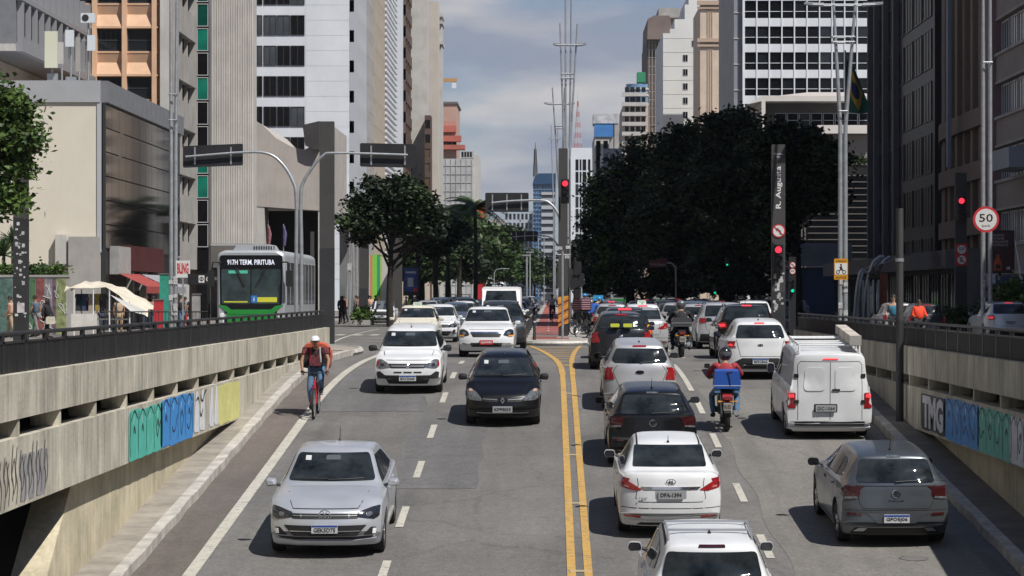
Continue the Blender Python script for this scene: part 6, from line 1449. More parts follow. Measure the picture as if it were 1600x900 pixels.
# white hatch with dark bumper, right lane
S10=dict(name='white_hatchback',W=1.72,L=4.1,wf=1.25,wr=-1.3,R=.31,cowl=1.0,belt=[(-2.1,.98),(0,.93),(2,.8)],tumble=.46,cr=.24,top=hatch_top(4.1,1.475,.97,.70,1.02,1.0,.1,-1.5),wind=wind(1.0,1.36,.66,.53),rwin=[(-.62,1.04),(.62,1.04),(.53,1.345),(-.53,1.345)],swin=[[(.78,.97),(.05,.99),(.02,1.33),(.22,1.34)],[(-.03,.99),(-.82,1.02),(-.78,1.3),(-.03,1.33)],[(-.9,1.04),(-1.3,1.1),(-1.1,1.26),(-.86,1.295)]],seams_s=door_seams(.92,.0,-.88),seams_r=[[(-.60,1.0),(-.50,.58),(.50,.58),(.60,1.0)]],handles=[(.15,.85),(-.72,.88)],details=[('tail_light','R',[(.60,.80),(.78,.80),(.84,.86),(.84,.95),(.74,.95)],.012,M_tail,True,.02),('tail_light_side','r',[(-2.0,.83),(-1.72,.89),(-1.8,.955),(-2.0,.96)],.012,M_tail,True,.02),('lit_lamp','R',[(.66,.83),(.76,.83),(.80,.87),(.72,.90)],.018,M_lit,True,.02),('brake_lamp','R',[(-.13,1.375),(.13,1.375),(.12,1.405),(-.12,1.405)],.014,M_lit,False,.008),('black_bumper','R',[(-.8,.24),(.8,.24),(.72,.40),(.46,.54),(-.46,.54),(-.72,.40)],.007,M_trim,False,.03),('bumper_lip','R',[(-.55,.25),(.55,.25),(.5,.27),(-.5,.27)],.014,M_satin,False,.004),('headlight','F',[(.5,.6),(.8,.62),(.8,.76),(.55,.72)],.01,M_lampg,True),('grille','F',[(-.4,.4),(.4,.4),(.5,.62),(-.5,.62)],.006,M_trim)],mirror=(.82,.94),dark_mirror=True,antenna=(-1.2,.04),badges=[('R',.87,'bowtie',.07)],plates=[('R',.46,'RFS1B44','merc')])
# SUV
def suv_spec(name,lit=True,rack=True,L_=4.4,H=1.68,W=1.84):
 return dict(name=name,cat='suv',W=W,L=L_,wf=1.35,wr=-1.3,R=.345,clear=.23,cowl=1.1,belt=[(-2.3,1.08),(0,1.02),(2.2,.92)],tumble=.38,cr=.22,top=hatch_top(L_,H,1.1,.84,1.12,1.1,.25,-1.72),wind=wind(1.14,1.54,.72,.6),rwin=[(-.66,1.13),(.66,1.13),(.58,1.50),(-.58,1.50)],swin=[[(.9,1.07),(.08,1.09),(.05,1.50),(.35,1.51)],[(-.0,1.09),(-.85,1.11),(-.8,1.48),(0,1.50)],[(-.93,1.12),(-1.5,1.18),(-1.35,1.42),(-.9,1.47)]],seams_s=door_seams(1.0,.03,-.9,.33,1.02),seams_r=[[(-.66,1.1),(-.6,.66),(.6,.66),(.66,1.1)]],handles=[(.2,.95),(-.75,.98)],details=[('tail_light','R',[(.58,.92),(.80,.88),(.87,.93),(.87,1.06),(.62,1.06)],.012,M_tail,True,.03),('tail_light_side','r',[(-2.15,.92),(-1.8,.99),(-1.85,1.07),(-2.15,1.07)],.012,M_tail,True,.03)]+([('lit_lamp','R',[(.64,.95),(.80,.93),(.84,1.02),(.66,1.03)],.018,M_lit,True,.02),('brake_lamp','R',[(-.15,1.535),(.15,1.535),(.14,1.565),(-.14,1.565)],.014,M_lit,False,.008)] if lit else[])+[('black_bumper','R',[(-.84,.26),(.84,.26),(.8,.52),(-.8,.52)],.007,M_trim,False,.03),('headlight','F',[(.55,.76),(.84,.78),(.84,.92),(.6,.88)],.01,M_lampg,True),('grille','F',[(-.5,.6),(.5,.6),(.55,.84),(-.55,.84)],.006,M_trim),('lower_grille','F',[(-.5,.32),(.5,.32),(.55,.46),(-.55,.46)],.006,M_trim)],mirror=(.92,1.06),dark_mirror=not lit,antenna=(-1.3,.12),plates=[('R',.78,'FXD4E71','merc'),('F',.5,'FXD4E71','merc')],**({'rack':(-1.5,.1,.6)}if rack else{}),wiper=((.0,1.15),(.4,1.165)),rackm=M_trim)
def place(spec,label,color,x,yf,oncoming,group=None,yaw=0):
 """yf: distance of the end nearest to the camera"""
 t=make_car(spec,label,color);L_=spec['L']
 on_road(t,x,yf+L_/2,oncoming,spec['wf']-spec['wr'],yaw)
 if group:t['group']=group
 return t
V={}
V['sedan']=place(S1,'silver sedan driving towards the camera, nearest car in the left lanes',SILVER,-3.46,39.25,True)
V['uno']=place(S2,'white compact hatchback with black bumper inserts, driving towards the camera just behind the cyclist',WHITE,-3.38,60.6,True)
V['clio']=place(S3,'black hatchback with diamond emblem driving towards the camera in the middle lane',BLACK,-1.02,54.6,True)
V['cobalt']=place(S4,'white taxi sedan with red number plate and roof sign, right behind the black oncoming hatchback',WHITE,-1.93,77.0,True)
V['creamtaxi']=place(S5,'cream coloured oncoming taxi just behind the white compact hatchback',CREAM,-4.9,92.5,True)
S5b=dict(S5,name='white_grille_hatchback',taxi=None,plates=[],badges=[]);S5b['details']=[d for d in S5['details'] if d[0] not in('lower_grille','grille')]+[('grille','F',[(-.55,.58),(.55,.58),(.5,.70),(-.5,.70)],.006,M_trim),('lower_grille','F',[(-.45,.26),(.45,.26),(.62,.44),(-.62,.44)],.005,M_trim),('side_intake','F',[(.60,.36),(.72,.34),(.76,.50),(.66,.50)],.006,M_trim,True)]
V['argo']=place(S5b,'white oncoming hatchback with black intakes, half hidden behind the cream taxi',WHITE,-4.5,101,True)
V['hb']=place(S8,'white sedan seen from behind, chrome strip on its boot, ahead of the roof rack hatchback',WHITE,1.93,41.0,False)
V['fox']=place(S9,'white hatchback with silver roof rack, cut off by the bottom edge of the picture',WHITE,2.03,32.0,False)
V['bpolo']=place(polo_spec('black_rear_hatchback','FMB2J05',M_taild,None),'glossy black hatchback seen from behind between the white sedan and the silver hatchback',BLACK,1.95,48.7,False)
V['ka']=place(S6,'silver hatchback seen from behind with large red tail lights, ahead of the glossy black one',SILVER2,2.0,57.2,False)
V['gpolo']=place(polo_spec('grey_hatchback','GFO5J06',M_taild,'POLO'),'dark grey hatchback seen from behind in the right lane, nearest to the shaded wall',GREY,5.38,40.2,False,yaw=1.5)
V['onix']=place(S10,'white hatchback with black bumper seen from behind, ahead of the white van',WHITE,5.28,64.3,False)
S6b=dict(S6,name='dark_hatchback',badges=[('R',.86,'round',.06)],plates=[],wiper=((.02,1.10),(-.35,1.11)));
V['pal']=place(S6b,'dark hatchback with two yellow cushions in its rear window, beside the tip of the median',(.03,.032,.036,.5),1.88,67.8,False)
mb=MB()
for s_ in(-1,1):mb.prism(round_poly([(s_*.17-.12,1.13),(s_*.17+.12,1.13),(s_*.17+.12,1.22),(s_*.17-.12,1.22)],.03),-1.955,-1.88,'Y')
mb.build('yellow_cushions',mat('cushion_yellow',(.55,.6,.05),.7),V['pal'])
S6c=dict(S6,name='black_hatchback_lit',badges=[],plates=[]);S6c['details']=[('tail_light','R',[(.60,.72),(.82,.70),(.82,1.0),(.66,1.0)],.012,M_amber,True,.04),('lit_lamp','R',[(.66,.80),(.78,.80),(.78,.94),(.68,.94)],.018,M_lit,True,.02),('brake_lamp','R',[(-.2,1.42),(.2,1.42),(.19,1.47),(-.19,1.47)],.014,M_lit,False,.01)]
V['blit']=place(S6c,'black hatchback with amber edged tail light, ahead of the dark hatchback with cushions',(.025,.03,.035,.4),2.2,75.3,False)
S8b=dict(S8,name='silver_queue_sedan',plates=[],words=[],badges=[]);S8b['details']=[d for d in S8['details'] if d[0] not in('chrome_bar',)]
V['siena']=place(S8b,'silver sedan with one red tail light showing beside the black hatchback with amber lights',SILVER2,2.95,81.5,False)
S9b=dict(S9,name='white_taxi_wagon',taxi=-.6,H=1.5,plates=[],badges=[]);S9b['details']=[d for d in S9['details'] if d[0]!='brake_lamp']+[('brake_lamp','R',[(-.18,1.44),(.18,1.44),(.17,1.475),(-.17,1.475)],.014,M_lit,False,.01)];S9b.pop('bars')
V['taxiw']=place(S9b,'white taxi with pale green roof sign and lit brake light, right of the median pillar',WHITE,3.4,94,False)
V['suv']=place(suv_spec('black_suv',H=1.60),'black SUV with lit red tail lights ahead of the white hatchback in the right lane',BLACK,5.78,75,False)
V['suv2']=place(suv_spec('silver_suv',lit=False,H=1.62),'silver SUV half hidden on the left of the black SUV',SILVER2,6.0,88.5,False)
V['honda']=place(dict(suv_spec('white_sedan_oncoming',lit=False,rack=False,H=1.5,W=1.75),cat='car',taxi=0.),'white oncoming car with taxi sign passing the planter beside the left pavement',WHITE,-10.4,157,True)
V['dsuv']=place(suv_spec('dark_suv',lit=False),'dark blue grey SUV right behind the white taxi sedan with the red plate',DKGREY,-1.75,88,True)
V['hatch']=place(dict(S5,name='blue_grey_hatchback',taxi=None,plates=[],badges=[]),'blue grey oncoming hatchback behind the white hatchback with black intakes',(.12,.15,.2,.5),-4.75,126,True)
# ---- white panel van
def make_van():
 S=dict(name='white_van',cat='van',W=1.76,L=4.25,wf=1.35,wr=-1.25,R=.315,clear=.21,cowl=1.3,belt=[(-2.2,1.1),(1.2,1.05),(2.2,.95)],tumble=.10,tk=1.,cr=.07,rtaper=.01,top=[(-2.12,.40),(-2.11,.8),(-2.105,1.3),(-2.08,1.72),(-1.98,1.79),(-1.6,1.83),(-.5,1.84),(.2,1.81),(.5,1.72),(.9,1.42),(1.3,1.12),(1.5,1.06),(1.85,.95),(2.05,.82),(2.11,.6),(2.12,.4)],wind=wind(1.18,1.65,.68,.6),rwin=None,swin=[[(1.0,1.1),(.2,1.1),(.2,1.58),(.6,1.6)]],seams_s=door_seams(1.05,.1,-.9,.3,1.6),handles=[(.25,.98)],seams_r=[[(-.66,.42),(-.66,1.55),(-.6,1.62),(.6,1.62),(.66,1.55),(.66,.42)],[(0,.42),(0,1.62)]],details=[('door_panel','R',[(-.55,1.02),(-.10,1.02),(-.10,1.5),(-.50,1.5)],.012,M_paint,False,.1),('door_panel','R',[(.10,1.02),(.55,1.02),(.50,1.5),(.10,1.5)],.012,M_paint,False,.1),('tail_light','R',[(.70,.66),(.86,.66),(.86,.98),(.71,.98)],.012,M_tail,True,.02),('tail_light_side','r',[(-2.15,.68),(-2.02,.68),(-2.02,.97),(-2.15,.97)],.012,M_tail,True,.015),('lit_lamp','R',[(.73,.88),(.84,.88),(.84,.96),(.74,.96)],.018,M_lit,True,.01),('brake_lamp','R',[(-.16,1.66),(.16,1.66),(.15,1.685),(-.15,1.685)],.012,M_lit,False,.008),('plate_recess','R',[(-.33,.58),(.15,.58),(.15,.75),(-.33,.75)],.004,M_trim),('hinge','R',[(.64,1.28),(.73,1.28),(.73,1.36),(.64,1.36)],.02,M_trim,True,.01),('hinge','R',[(.64,.76),(.73,.76),(.73,.83),(.64,.83)],.02,M_trim,True,.01),('bumper_step','R',[(-.72,.30),(.72,.30),(.72,.38),(-.72,.38)],.01,M_trim),('bumper','R',[(-.84,.21),(.84,.21),(.84,.285),(-.84,.285)],.045,M_paint,False,.02),('door_pull','R',[(.04,1.02),(.2,1.02),(.2,1.06),(.04,1.06)],.02,M_trim,False,.01),('headlight','F',[(.5,.7),(.8,.7),(.8,.9),(.55,.88)],.01,M_lampg,True),('grille','F',[(-.45,.5),(.45,.5),(.45,.7),(-.45,.7)],.006,M_trim)],mirror=(1.0,1.12),msize=(.18,.22))
 t=place(S,'white panel van with roof rack and lit tail lights, seen from behind',WHITE,5.72,52.6,False,yaw=.6)
 mb=MB();mb.box(-.30,.12,-2.17,-2.15,.60,.73);p=mb.build('number_plate',M_plateg,t);lettering('GIC-1064',.1,M_pink,p,(-.09,-2.173,.665),fit=(.36,.07))
 for y in(-1.75,-1.35,-.95,-.2,.0):
  mb=MB();mb.tube([(-.62,y,1.80),(-.62,y,1.93),(.62,y,1.93),(.62,y,1.80)],.022,6);mb.build('rack_bar',M_paint,t,color=WHITE)['painted']=1
 for s_ in(-1,1):mb=MB();mb.tube([(s_*.62,-1.85,1.93),(s_*.62,.1,1.93)],.022,6);mb.tube([(s_*.62,-1.85,1.93),(s_*.62,-1.9,1.79)],.022,6);mb.build('rack_rail',M_paint,t,color=WHITE)['painted']=1
 return t
V['van']=make_van()
t=thing('ladder_box','pale wooden ladder box lying on the right side of the van roof rack','box',V['van'].location);t.rotation_euler=V['van'].rotation_euler
mb=MB();mb.box(.42,.64,-1.95,.55,1.955,2.14);mb.build('case',mat('case_beige',(.52,.47,.41),.8,var=.3,scale=4),t)
mb=MB()
for y in(-1.97,-1.0,.0):mb.box(.41,.65,y,y+.05,1.953,2.145)
mb.build('strap',M_cgrey,t)
# ---- city buses
def make_bus(name,label,loc,oncoming,L_=12.0,colw=(.42,.44,.46),lower=(.02,.24,.04),sign='917H TERM. PIRITUBA',det=True):
 t=thing(name,label,'bus',loc);
 if not oncoming:t.rotation_euler=(0,0,math.pi)
 W,H=1.25,3.15
 Mb=mat(name+'_silver' if False else 'bus_silver',colw,.4,.3,var=.15,scale=1);Mg=mat('bus_green',lower,.4,var=.2,scale=2)
 sec=round_poly([(-W,.32),(W,.32),(W,H-.12),(W-.25,H),(-W+.25,H),(-W,H-.12)],.12)
 mb=MB();n=len(sec);vs=[];Y=(0.0,.05,.2,L_-.2,L_);sc=(.94,.98,1,1,.96)
 for y,s_ in zip(Y,sc):vs+=[(x*s_,y,1.7+(z-1.7)*s_) for x,z in sec]
 mb.add(vs,[(i*n+k,i*n+(k+1)%n,(i+1)*n+(k+1)%n,(i+1)*n+k) for i in range(4) for k in range(n)]+[tuple(range(n)),tuple(range(4*n,5*n))]);mb.build('body',Mb,t,smooth=30)
 mb=MB();mb.prism(round_poly([(-1.12,1.28),(1.12,1.28),(1.15,2.98),(-1.15,2.98)],.12),-.012,.02,'Y');mb.build('front_mask',M_glblack,t)
 mb=MB();mb.prism(round_poly([(-1.06,1.38),(-.02,1.38),(-.02,2.52),(-1.08,2.52)],.06),-.02,-.012,'Y');mb.prism(round_poly([(.02,1.38),(1.06,1.38),(1.08,2.52),(.02,2.52)],.06),-.02,-.012,'Y');mb.build('windscreen',mat('bus_glass',(.035,.055,.06),.06,var=.9,scale=1.6,detail=6),t)
 mb=MB();mb.prism(round_poly([(-1.18,1.36),(-.8,1.04),(.8,1.04),(1.18,1.36),(.9,1.32),(.72,1.2),(-.72,1.2),(-.9,1.32)],.02),-.03,.01,'Y');mb.prism(round_poly([(-.8,.42),(.8,.42),(.9,1.06),(-.9,1.06)],.05),-.02,.01,'Y');mb.build('green_panel',Mg,t)
 mb=MB();mb.box(-.95,.95,-.026,-.012,1.08,1.38);mb.build('lower_mask',M_glblack,t)
 for s_ in(-1,1):
  mb=MB();mb.lathe([(0,-.045),(.075,-.042),(.09,-.02)],16,'Y',M=Matrix.Translation((s_*1.05,0,1.0)));mb.lathe([(0,-.04),(.05,-.04),(.06,-.02)],12,'Y',M=Matrix.Translation((s_*.98,0,.8)));mb.build('headlight',M_fogw,t,smooth=True)
  # side glazing band and doors
  mb=MB();mb.box(s_*W-.02,s_*W+.012,.35,L_-.4,1.35,2.75);o=mb.build('side_glazing',M_glblack,t)
  mb=MB()
  for k in range(9):mb.box(s_*W-.02,s_*W+.02,.3+k*1.4,.38+k*1.4,1.3,2.8)
  mb.build('window_pillars',Mb,t)
  mb=MB();mb.box(s_*W-.02,s_*W+.008,.25,L_-.2,.42,.95);mb.build('side_stripe',Mg,t)
  for yw in(2.6,L_-3.2):
   ty,rim=wheel_meshes(.48,'cap');o=link('wheel',ty,t,(s_*(W-.12),yw,.48));
   if s_<0:o.rotation_euler=(0,0,math.pi)
   link('rim',rim,o)
  if det:
   mb=MB();mb.tube([(s_*1.1,.0,2.75),(s_*1.35,-.22,2.75),(s_*1.42,-.25,2.45)],.03,6);mb.prism(round_poly([(s_*1.42-.12,1.95),(s_*1.42+.12,1.95),(s_*1.42+.12,2.48),(s_*1.42-.12,2.48)],.05),-.32,-.2,'Y');mb.build('mirror',M_trim,t)
 mb=MB();mb.prism(round_poly([(-1.0,1.75),(1.0,1.75),(1.02,2.75),(-1.02,2.75)],.1),L_-.01,L_+.015,'Y');mb.build('rear_window',M_glblack,t)
 mb=MB();mb.prism(round_poly([(-1.05,.45),(1.05,.45),(1.05,1.3),(-1.05,1.3)],.08),L_-.01,L_+.012,'Y');mb.build('rear_panel',Mg,t)
 mb=MB();mb.prism(round_poly([(-.95,1.42),(.95,1.42),(.95,1.64),(-.95,1.64)],.05),L_-.01,L_+.012,'Y');mb.build('rear_vent',M_trim,t)
 for s_ in(-1,1):mb=MB();mb.box(s_*1.12-.06,s_*1.12+.06,L_-.01,L_+.03,.8,1.25);mb.build('tail_light',M_tail,t)
 mb=MB();mb.prism(round_poly([(-.75,H-.02),(.75,H-.02),(.6,H+.2),(-.6,H+.2)],.05),.7,3.0,'Y');mb.build('roof_unit',Mb,t)
 mb=MB()
 for k in range(9):mb.box(.02+k*.09,.06+k*.09,.68,.7,H+.02,H+.14)
 mb.build('vents',M_trim,t)
 if sign:
  mb=MB();mb.box(-1.0,1.0,-.024,-.012,2.60,2.90);o=mb.build('destination_sign',M_glblack,t)
  lettering(sign,.2,mat('led_letters',(.75,.78,.9),.5,emit=.35),o,(0.0,-.026,2.75),fit=(1.72,.17),bold=.003)
  mb=MB();mb.box(-.0,.22,-.03,-.022,1.42,1.66);o=mb.build('access_sticker',mat('sticker_blue',(.02,.16,.5),.5),t)
  lettering('♿' if False else 'i',.2,M_pwht,o,(.11,-.031,1.54),fit=(.05,.14))
  mb=MB();mb.box(.23,.95,-.03,-.022,1.44,1.6);mb.build('yellow_sticker',mat('sticker_yellow',(.62,.62,.05),.5),t)
  mb=MB();mb.box(-.98,-.12,-.03,-.022,1.43,1.47);mb.build('yellow_rail',MATS['sticker_yellow'],t)
  mb=MB();mb.box(-.82,-.12,-.026,-.0205,2.38,2.48);mb.build('green_visor',mat('visor_green',(.10,.5,.34),.4),t)
  for a,b in(((-.55,2.55),(-.25,1.98)),((.5,2.55),(.18,1.98))):
   mb=MB();mb.tube([(a[0],-.05,a[1]),(b[0],-.05,b[1])],.018,5);mb.tube([(a[0]+.06,-.05,a[1]),(b[0]+.06,-.05,b[1])],.014,5);mb.build('wiper',M_trim,t)
 return t
V['bus']=make_bus('city_bus','silver city bus with green bumper and lit destination sign, behind the left railing',(-10.9,93.2,.02),True)
V['bus2']=make_bus('rear_bus','small white and green bus seen from behind under the dark trees',(10.7,247,.02),False,colw=(.42,.44,.46),sign=None,det=False)
def bus_dark(label,x,y):
 t=dup(V['bus2'],(x,y,.02),None,label);
 return t
V['bus3']=make_bus('dark_bus','dark grey bus in the tree shade left of the small green and white bus',(7.1,262,.02),False,sign=None,det=False)
V['bus4']=dup(V['bus3'],(4.6,300,.02),None,'second dark bus further ahead, left of the first dark bus in the tree shade')
V['bus5']=dup(V['bus'],(-7.4,340,.02),None,'distant bus under the trees at the end of the left carriageway');
for k_ in('bus','bus2','bus3','bus4','bus5'):V[k_].scale=(1,1,1.11)
# white box van in the queue
t=thing('box_van','tall white box van behind the dark SUV in the oncoming queue','van',(-2.35,121,.02))
mb=MB();mb.prism(round_poly([(-.95,.5),(.95,.5),(.93,2.25),(-.93,2.25)],.15),1.7,5.6,'Y');mb.build('cargo_body',mat('van_white',(.7,.7,.7),.5,var=.1,scale=1),t,smooth=30)
mb=MB();mb.prism([(0,.35),(1.9,.35),(1.9,2.05),(1.5,2.1),(.8,1.35),(.1,1.1),(0,.8)],-.9,.9,'X');mb.build('cab',MATS['van_white'],t)
mb=MB();mb.add([(-.78,.86,1.42),(.78,.86,1.42),(.7,1.44,2.03),(-.7,1.44,2.03),(-.78,.83,1.42),(.78,.83,1.42),(.7,1.41,2.06),(-.7,1.41,2.06)],[(0,1,2,3),(4,5,6,7),(0,1,5,4),(1,2,6,5),(2,3,7,6),(3,0,4,7)]);mb.build('windscreen',M_cgl,t)
for s_ in(-1,1):
 mb=MB();mb.box(s_*.7-.14,s_*.7+.14,-.03,.0,.68,.84);mb.build('headlight',M_lampg,t)
 for yw in(.9,4.4):ty,rim=wheel_meshes(.34,'cap');o=link('wheel',ty,t,(s_*.8,yw,.34));link('rim',rim,o)
mb=MB();mb.box(-.45,.45,-.02,.0,.6,.85);mb.build('grille',M_trim,t)
# ---- the distant queues: copies of the cars above
ORD=['first','second','third','fourth','fifth','sixth','seventh','eighth','ninth','tenth','eleventh','twelfth','thirteenth','fourteenth','fifteenth','sixteenth','seventeenth','eighteenth']
cols=[('dark grey',DKGREY),('silver',SILVER2),('black',BLACK),('white',WHITE),('blue grey',(.10,.13,.18,.5)),('grey',GREY)]
KINDS=[('dsuv','SUV',4.4),('argo','hatchback',3.9),('sedan','sedan',4.4),('honda','tall car',4.4)]
rq=random.Random(21)
kidmap={}
for o in COL.objects:
 if o.parent:kidmap.setdefault(o.parent.name,[]).append(o)
for lane,(xl,lname,ya,n) in enumerate(((-2.35,'by the cycle path',134,17),(-5.3,'middle lane',139,15),(-8.2,'left lane',171,9))):
 y=ya
 for k in range(n):
  kd,kn,L_=rq.choice(KINDS);cn,cc=rq.choice(cols)
  t=_dup(V[kd],kidmap,(xl+rq.uniform(-.25,.25),y+2.2,.012),(0,0,math.pi+R(rq.uniform(-1,1))),f'{cn} {kn}, {ORD[k]} in the distant oncoming queue, {lname}','cars in the distant oncoming queue',None,cc)
  t.name={'SUV':'queued_suv','hatchback':'queued_hatchback','sedan':'queued_sedan','tall car':'queued_car'}[kn]
  y+=L_+rq.uniform(2.2,4.5)+k*.55
KR=[('suv','SUV',4.4),('onix','hatchback',4.1),('ka','hatchback',3.9),('suv2','SUV',4.4)]
for lane,(xl,lname,ya,n) in enumerate(((2.6,'by the median',103,9),(5.9,'middle lane',101,8),(9.0,'tree shade lane',112,7),(12.2,'outermost lane',150,4))):
 y=ya
 for k in range(n):
  kd,kn,L_=rq.choice(KR);cn,cc=rq.choice(cols)
  t=_dup(V[kd],kidmap,(xl+rq.uniform(-.3,.3),y+2.2,.012),(0,0,R(rq.uniform(-1,1))),f'{cn} {kn} seen from behind, {ORD[k]} in the far queue, {lname}','cars in the distant queue driving away',None,cc)
  t.name={'SUV':'queued_suv','hatchback':'queued_hatchback'}[kn]
  y+=L_+rq.uniform(2.5,6)+k*.8
  # parked cars behind the right railing
for k,(x,y,kd,cn,cc) in enumerate(((18.3-.0,99,'suv','silver grey',SILVER),(16.2,106,'ka','dark',DKGREY),(15.9,112,'ka','silver',SILVER2))):
 lab=['silver grey SUV with a lit red tail light, at the right edge behind the railing','dark hatchback behind the railing, between the two paler cars','silver hatchback behind the railing, leftmost of the three cars at the right'][k]
 t=_dup(V[kd],kidmap,(x-.6,y+2,.02),(0,0,R(2)),lab,None,None,cc);t.name='waiting_car'
t=_dup(V['argo'],kidmap,(17.3,190,.02),(0,0,R(100)),'pale grey car crossing in front of the blue building front',None,None,SILVER2);t.name='crossing_car'
# ================================================================ PEOPLE, BICYCLES, MOTORCYCLES
M_skin=mat('skin_brown',(.30,.16,.10),.6,var=.1,scale=20);M_skin2=mat('skin_light',(.46,.28,.20),.6,var=.1,scale=20);M_hair=mat('hair_black',(.012,.010,.009),.6)
M_denim=mat('denim_blue',(.085,.16,.27),.9,var=.4,scale=9,bump=.3,bscale=30);M_shoe=mat('shoe_black',(.02,.02,.02),.6)
def cloth(name,c):return mat('cloth_'+name,c,.9,var=.3,scale=7,bump=.3,bscale=25)
def skin_mesh(name,nodes,edges,mats_,sub=1,root=0):
 me=bpy.data.meshes.new(name);me.from_pydata([n[0] for n in nodes],edges,[]);o=bpy.data.objects.new(name,me)
 md=o.modifiers.new('s','SKIN');md.use_smooth_shade=True;
 if sub:sb=o.modifiers.new('u','SUBSURF');sb.levels=sub;sb.render_levels=sub
 sv=me.skin_vertices[0].data
 for i,n in enumerate(nodes):
  r_=n[1];sv[i].radius=(r_,r_) if not isinstance(r_,tuple) else r_;sv[i].use_root=(i==root)
 m2=evaluated(o);m2.name=name
 bpy.data.objects.remove(o);m2.materials.clear()
 for m in mats_:m2.materials.append(m)
 m2.polygons.foreach_set('use_smooth',[True]*len(m2.polygons));return m2
def add_to_mesh(me,mb):
 bm=bmesh.new();bm.from_mesh(me);t2=bpy.data.meshes.new('t');t2.from_pydata(mb.v,[],mb.f);bm.from_mesh(t2);bmesh.ops.recalc_face_normals(bm,faces=bm.faces);bm.to_mesh(me);bm.free();bpy.data.meshes.remove(t2)
 me.polygons.foreach_set('use_smooth',[True]*len(me.polygons))
def J(**k):return{a:Vector(b) for a,b in k.items()}
def stand_pose(h=1.7,walk=.0,arm=.0,lean=0.):
 """joints of a standing or walking figure facing +y; l is +x"""
 s=h/1.7;p=dict(pel=(0,0,.92),che=(0,.02+lean*.3,1.22),nec=(0,.02+lean*.5,1.44),hea=(0,.05+lean*.6,1.585))
 for sd,x in(('l',-1),('r',1)):
  w_=walk*x;p['sho'+sd]=(x*.185,.01+lean*.45,1.38);p['elb'+sd]=(x*.24,-w_*.12+arm*.1+lean*.4,1.11);p['han'+sd]=(x*.22,-w_*.26+.08+arm*.28+lean*.5,.88+arm*.2)
  p['hip'+sd]=(x*.095,0,.88);p['kne'+sd]=(x*.10,w_*.2+.02,.49);p['ank'+sd]=(x*.10,w_*.34-.03,.09+max(0,-w_)*.08);p['toe'+sd]=(x*.11,w_*.34+.13,.035+max(0,-w_)*.03)
 return{k:Vector(v)*s for k,v in p.items()}
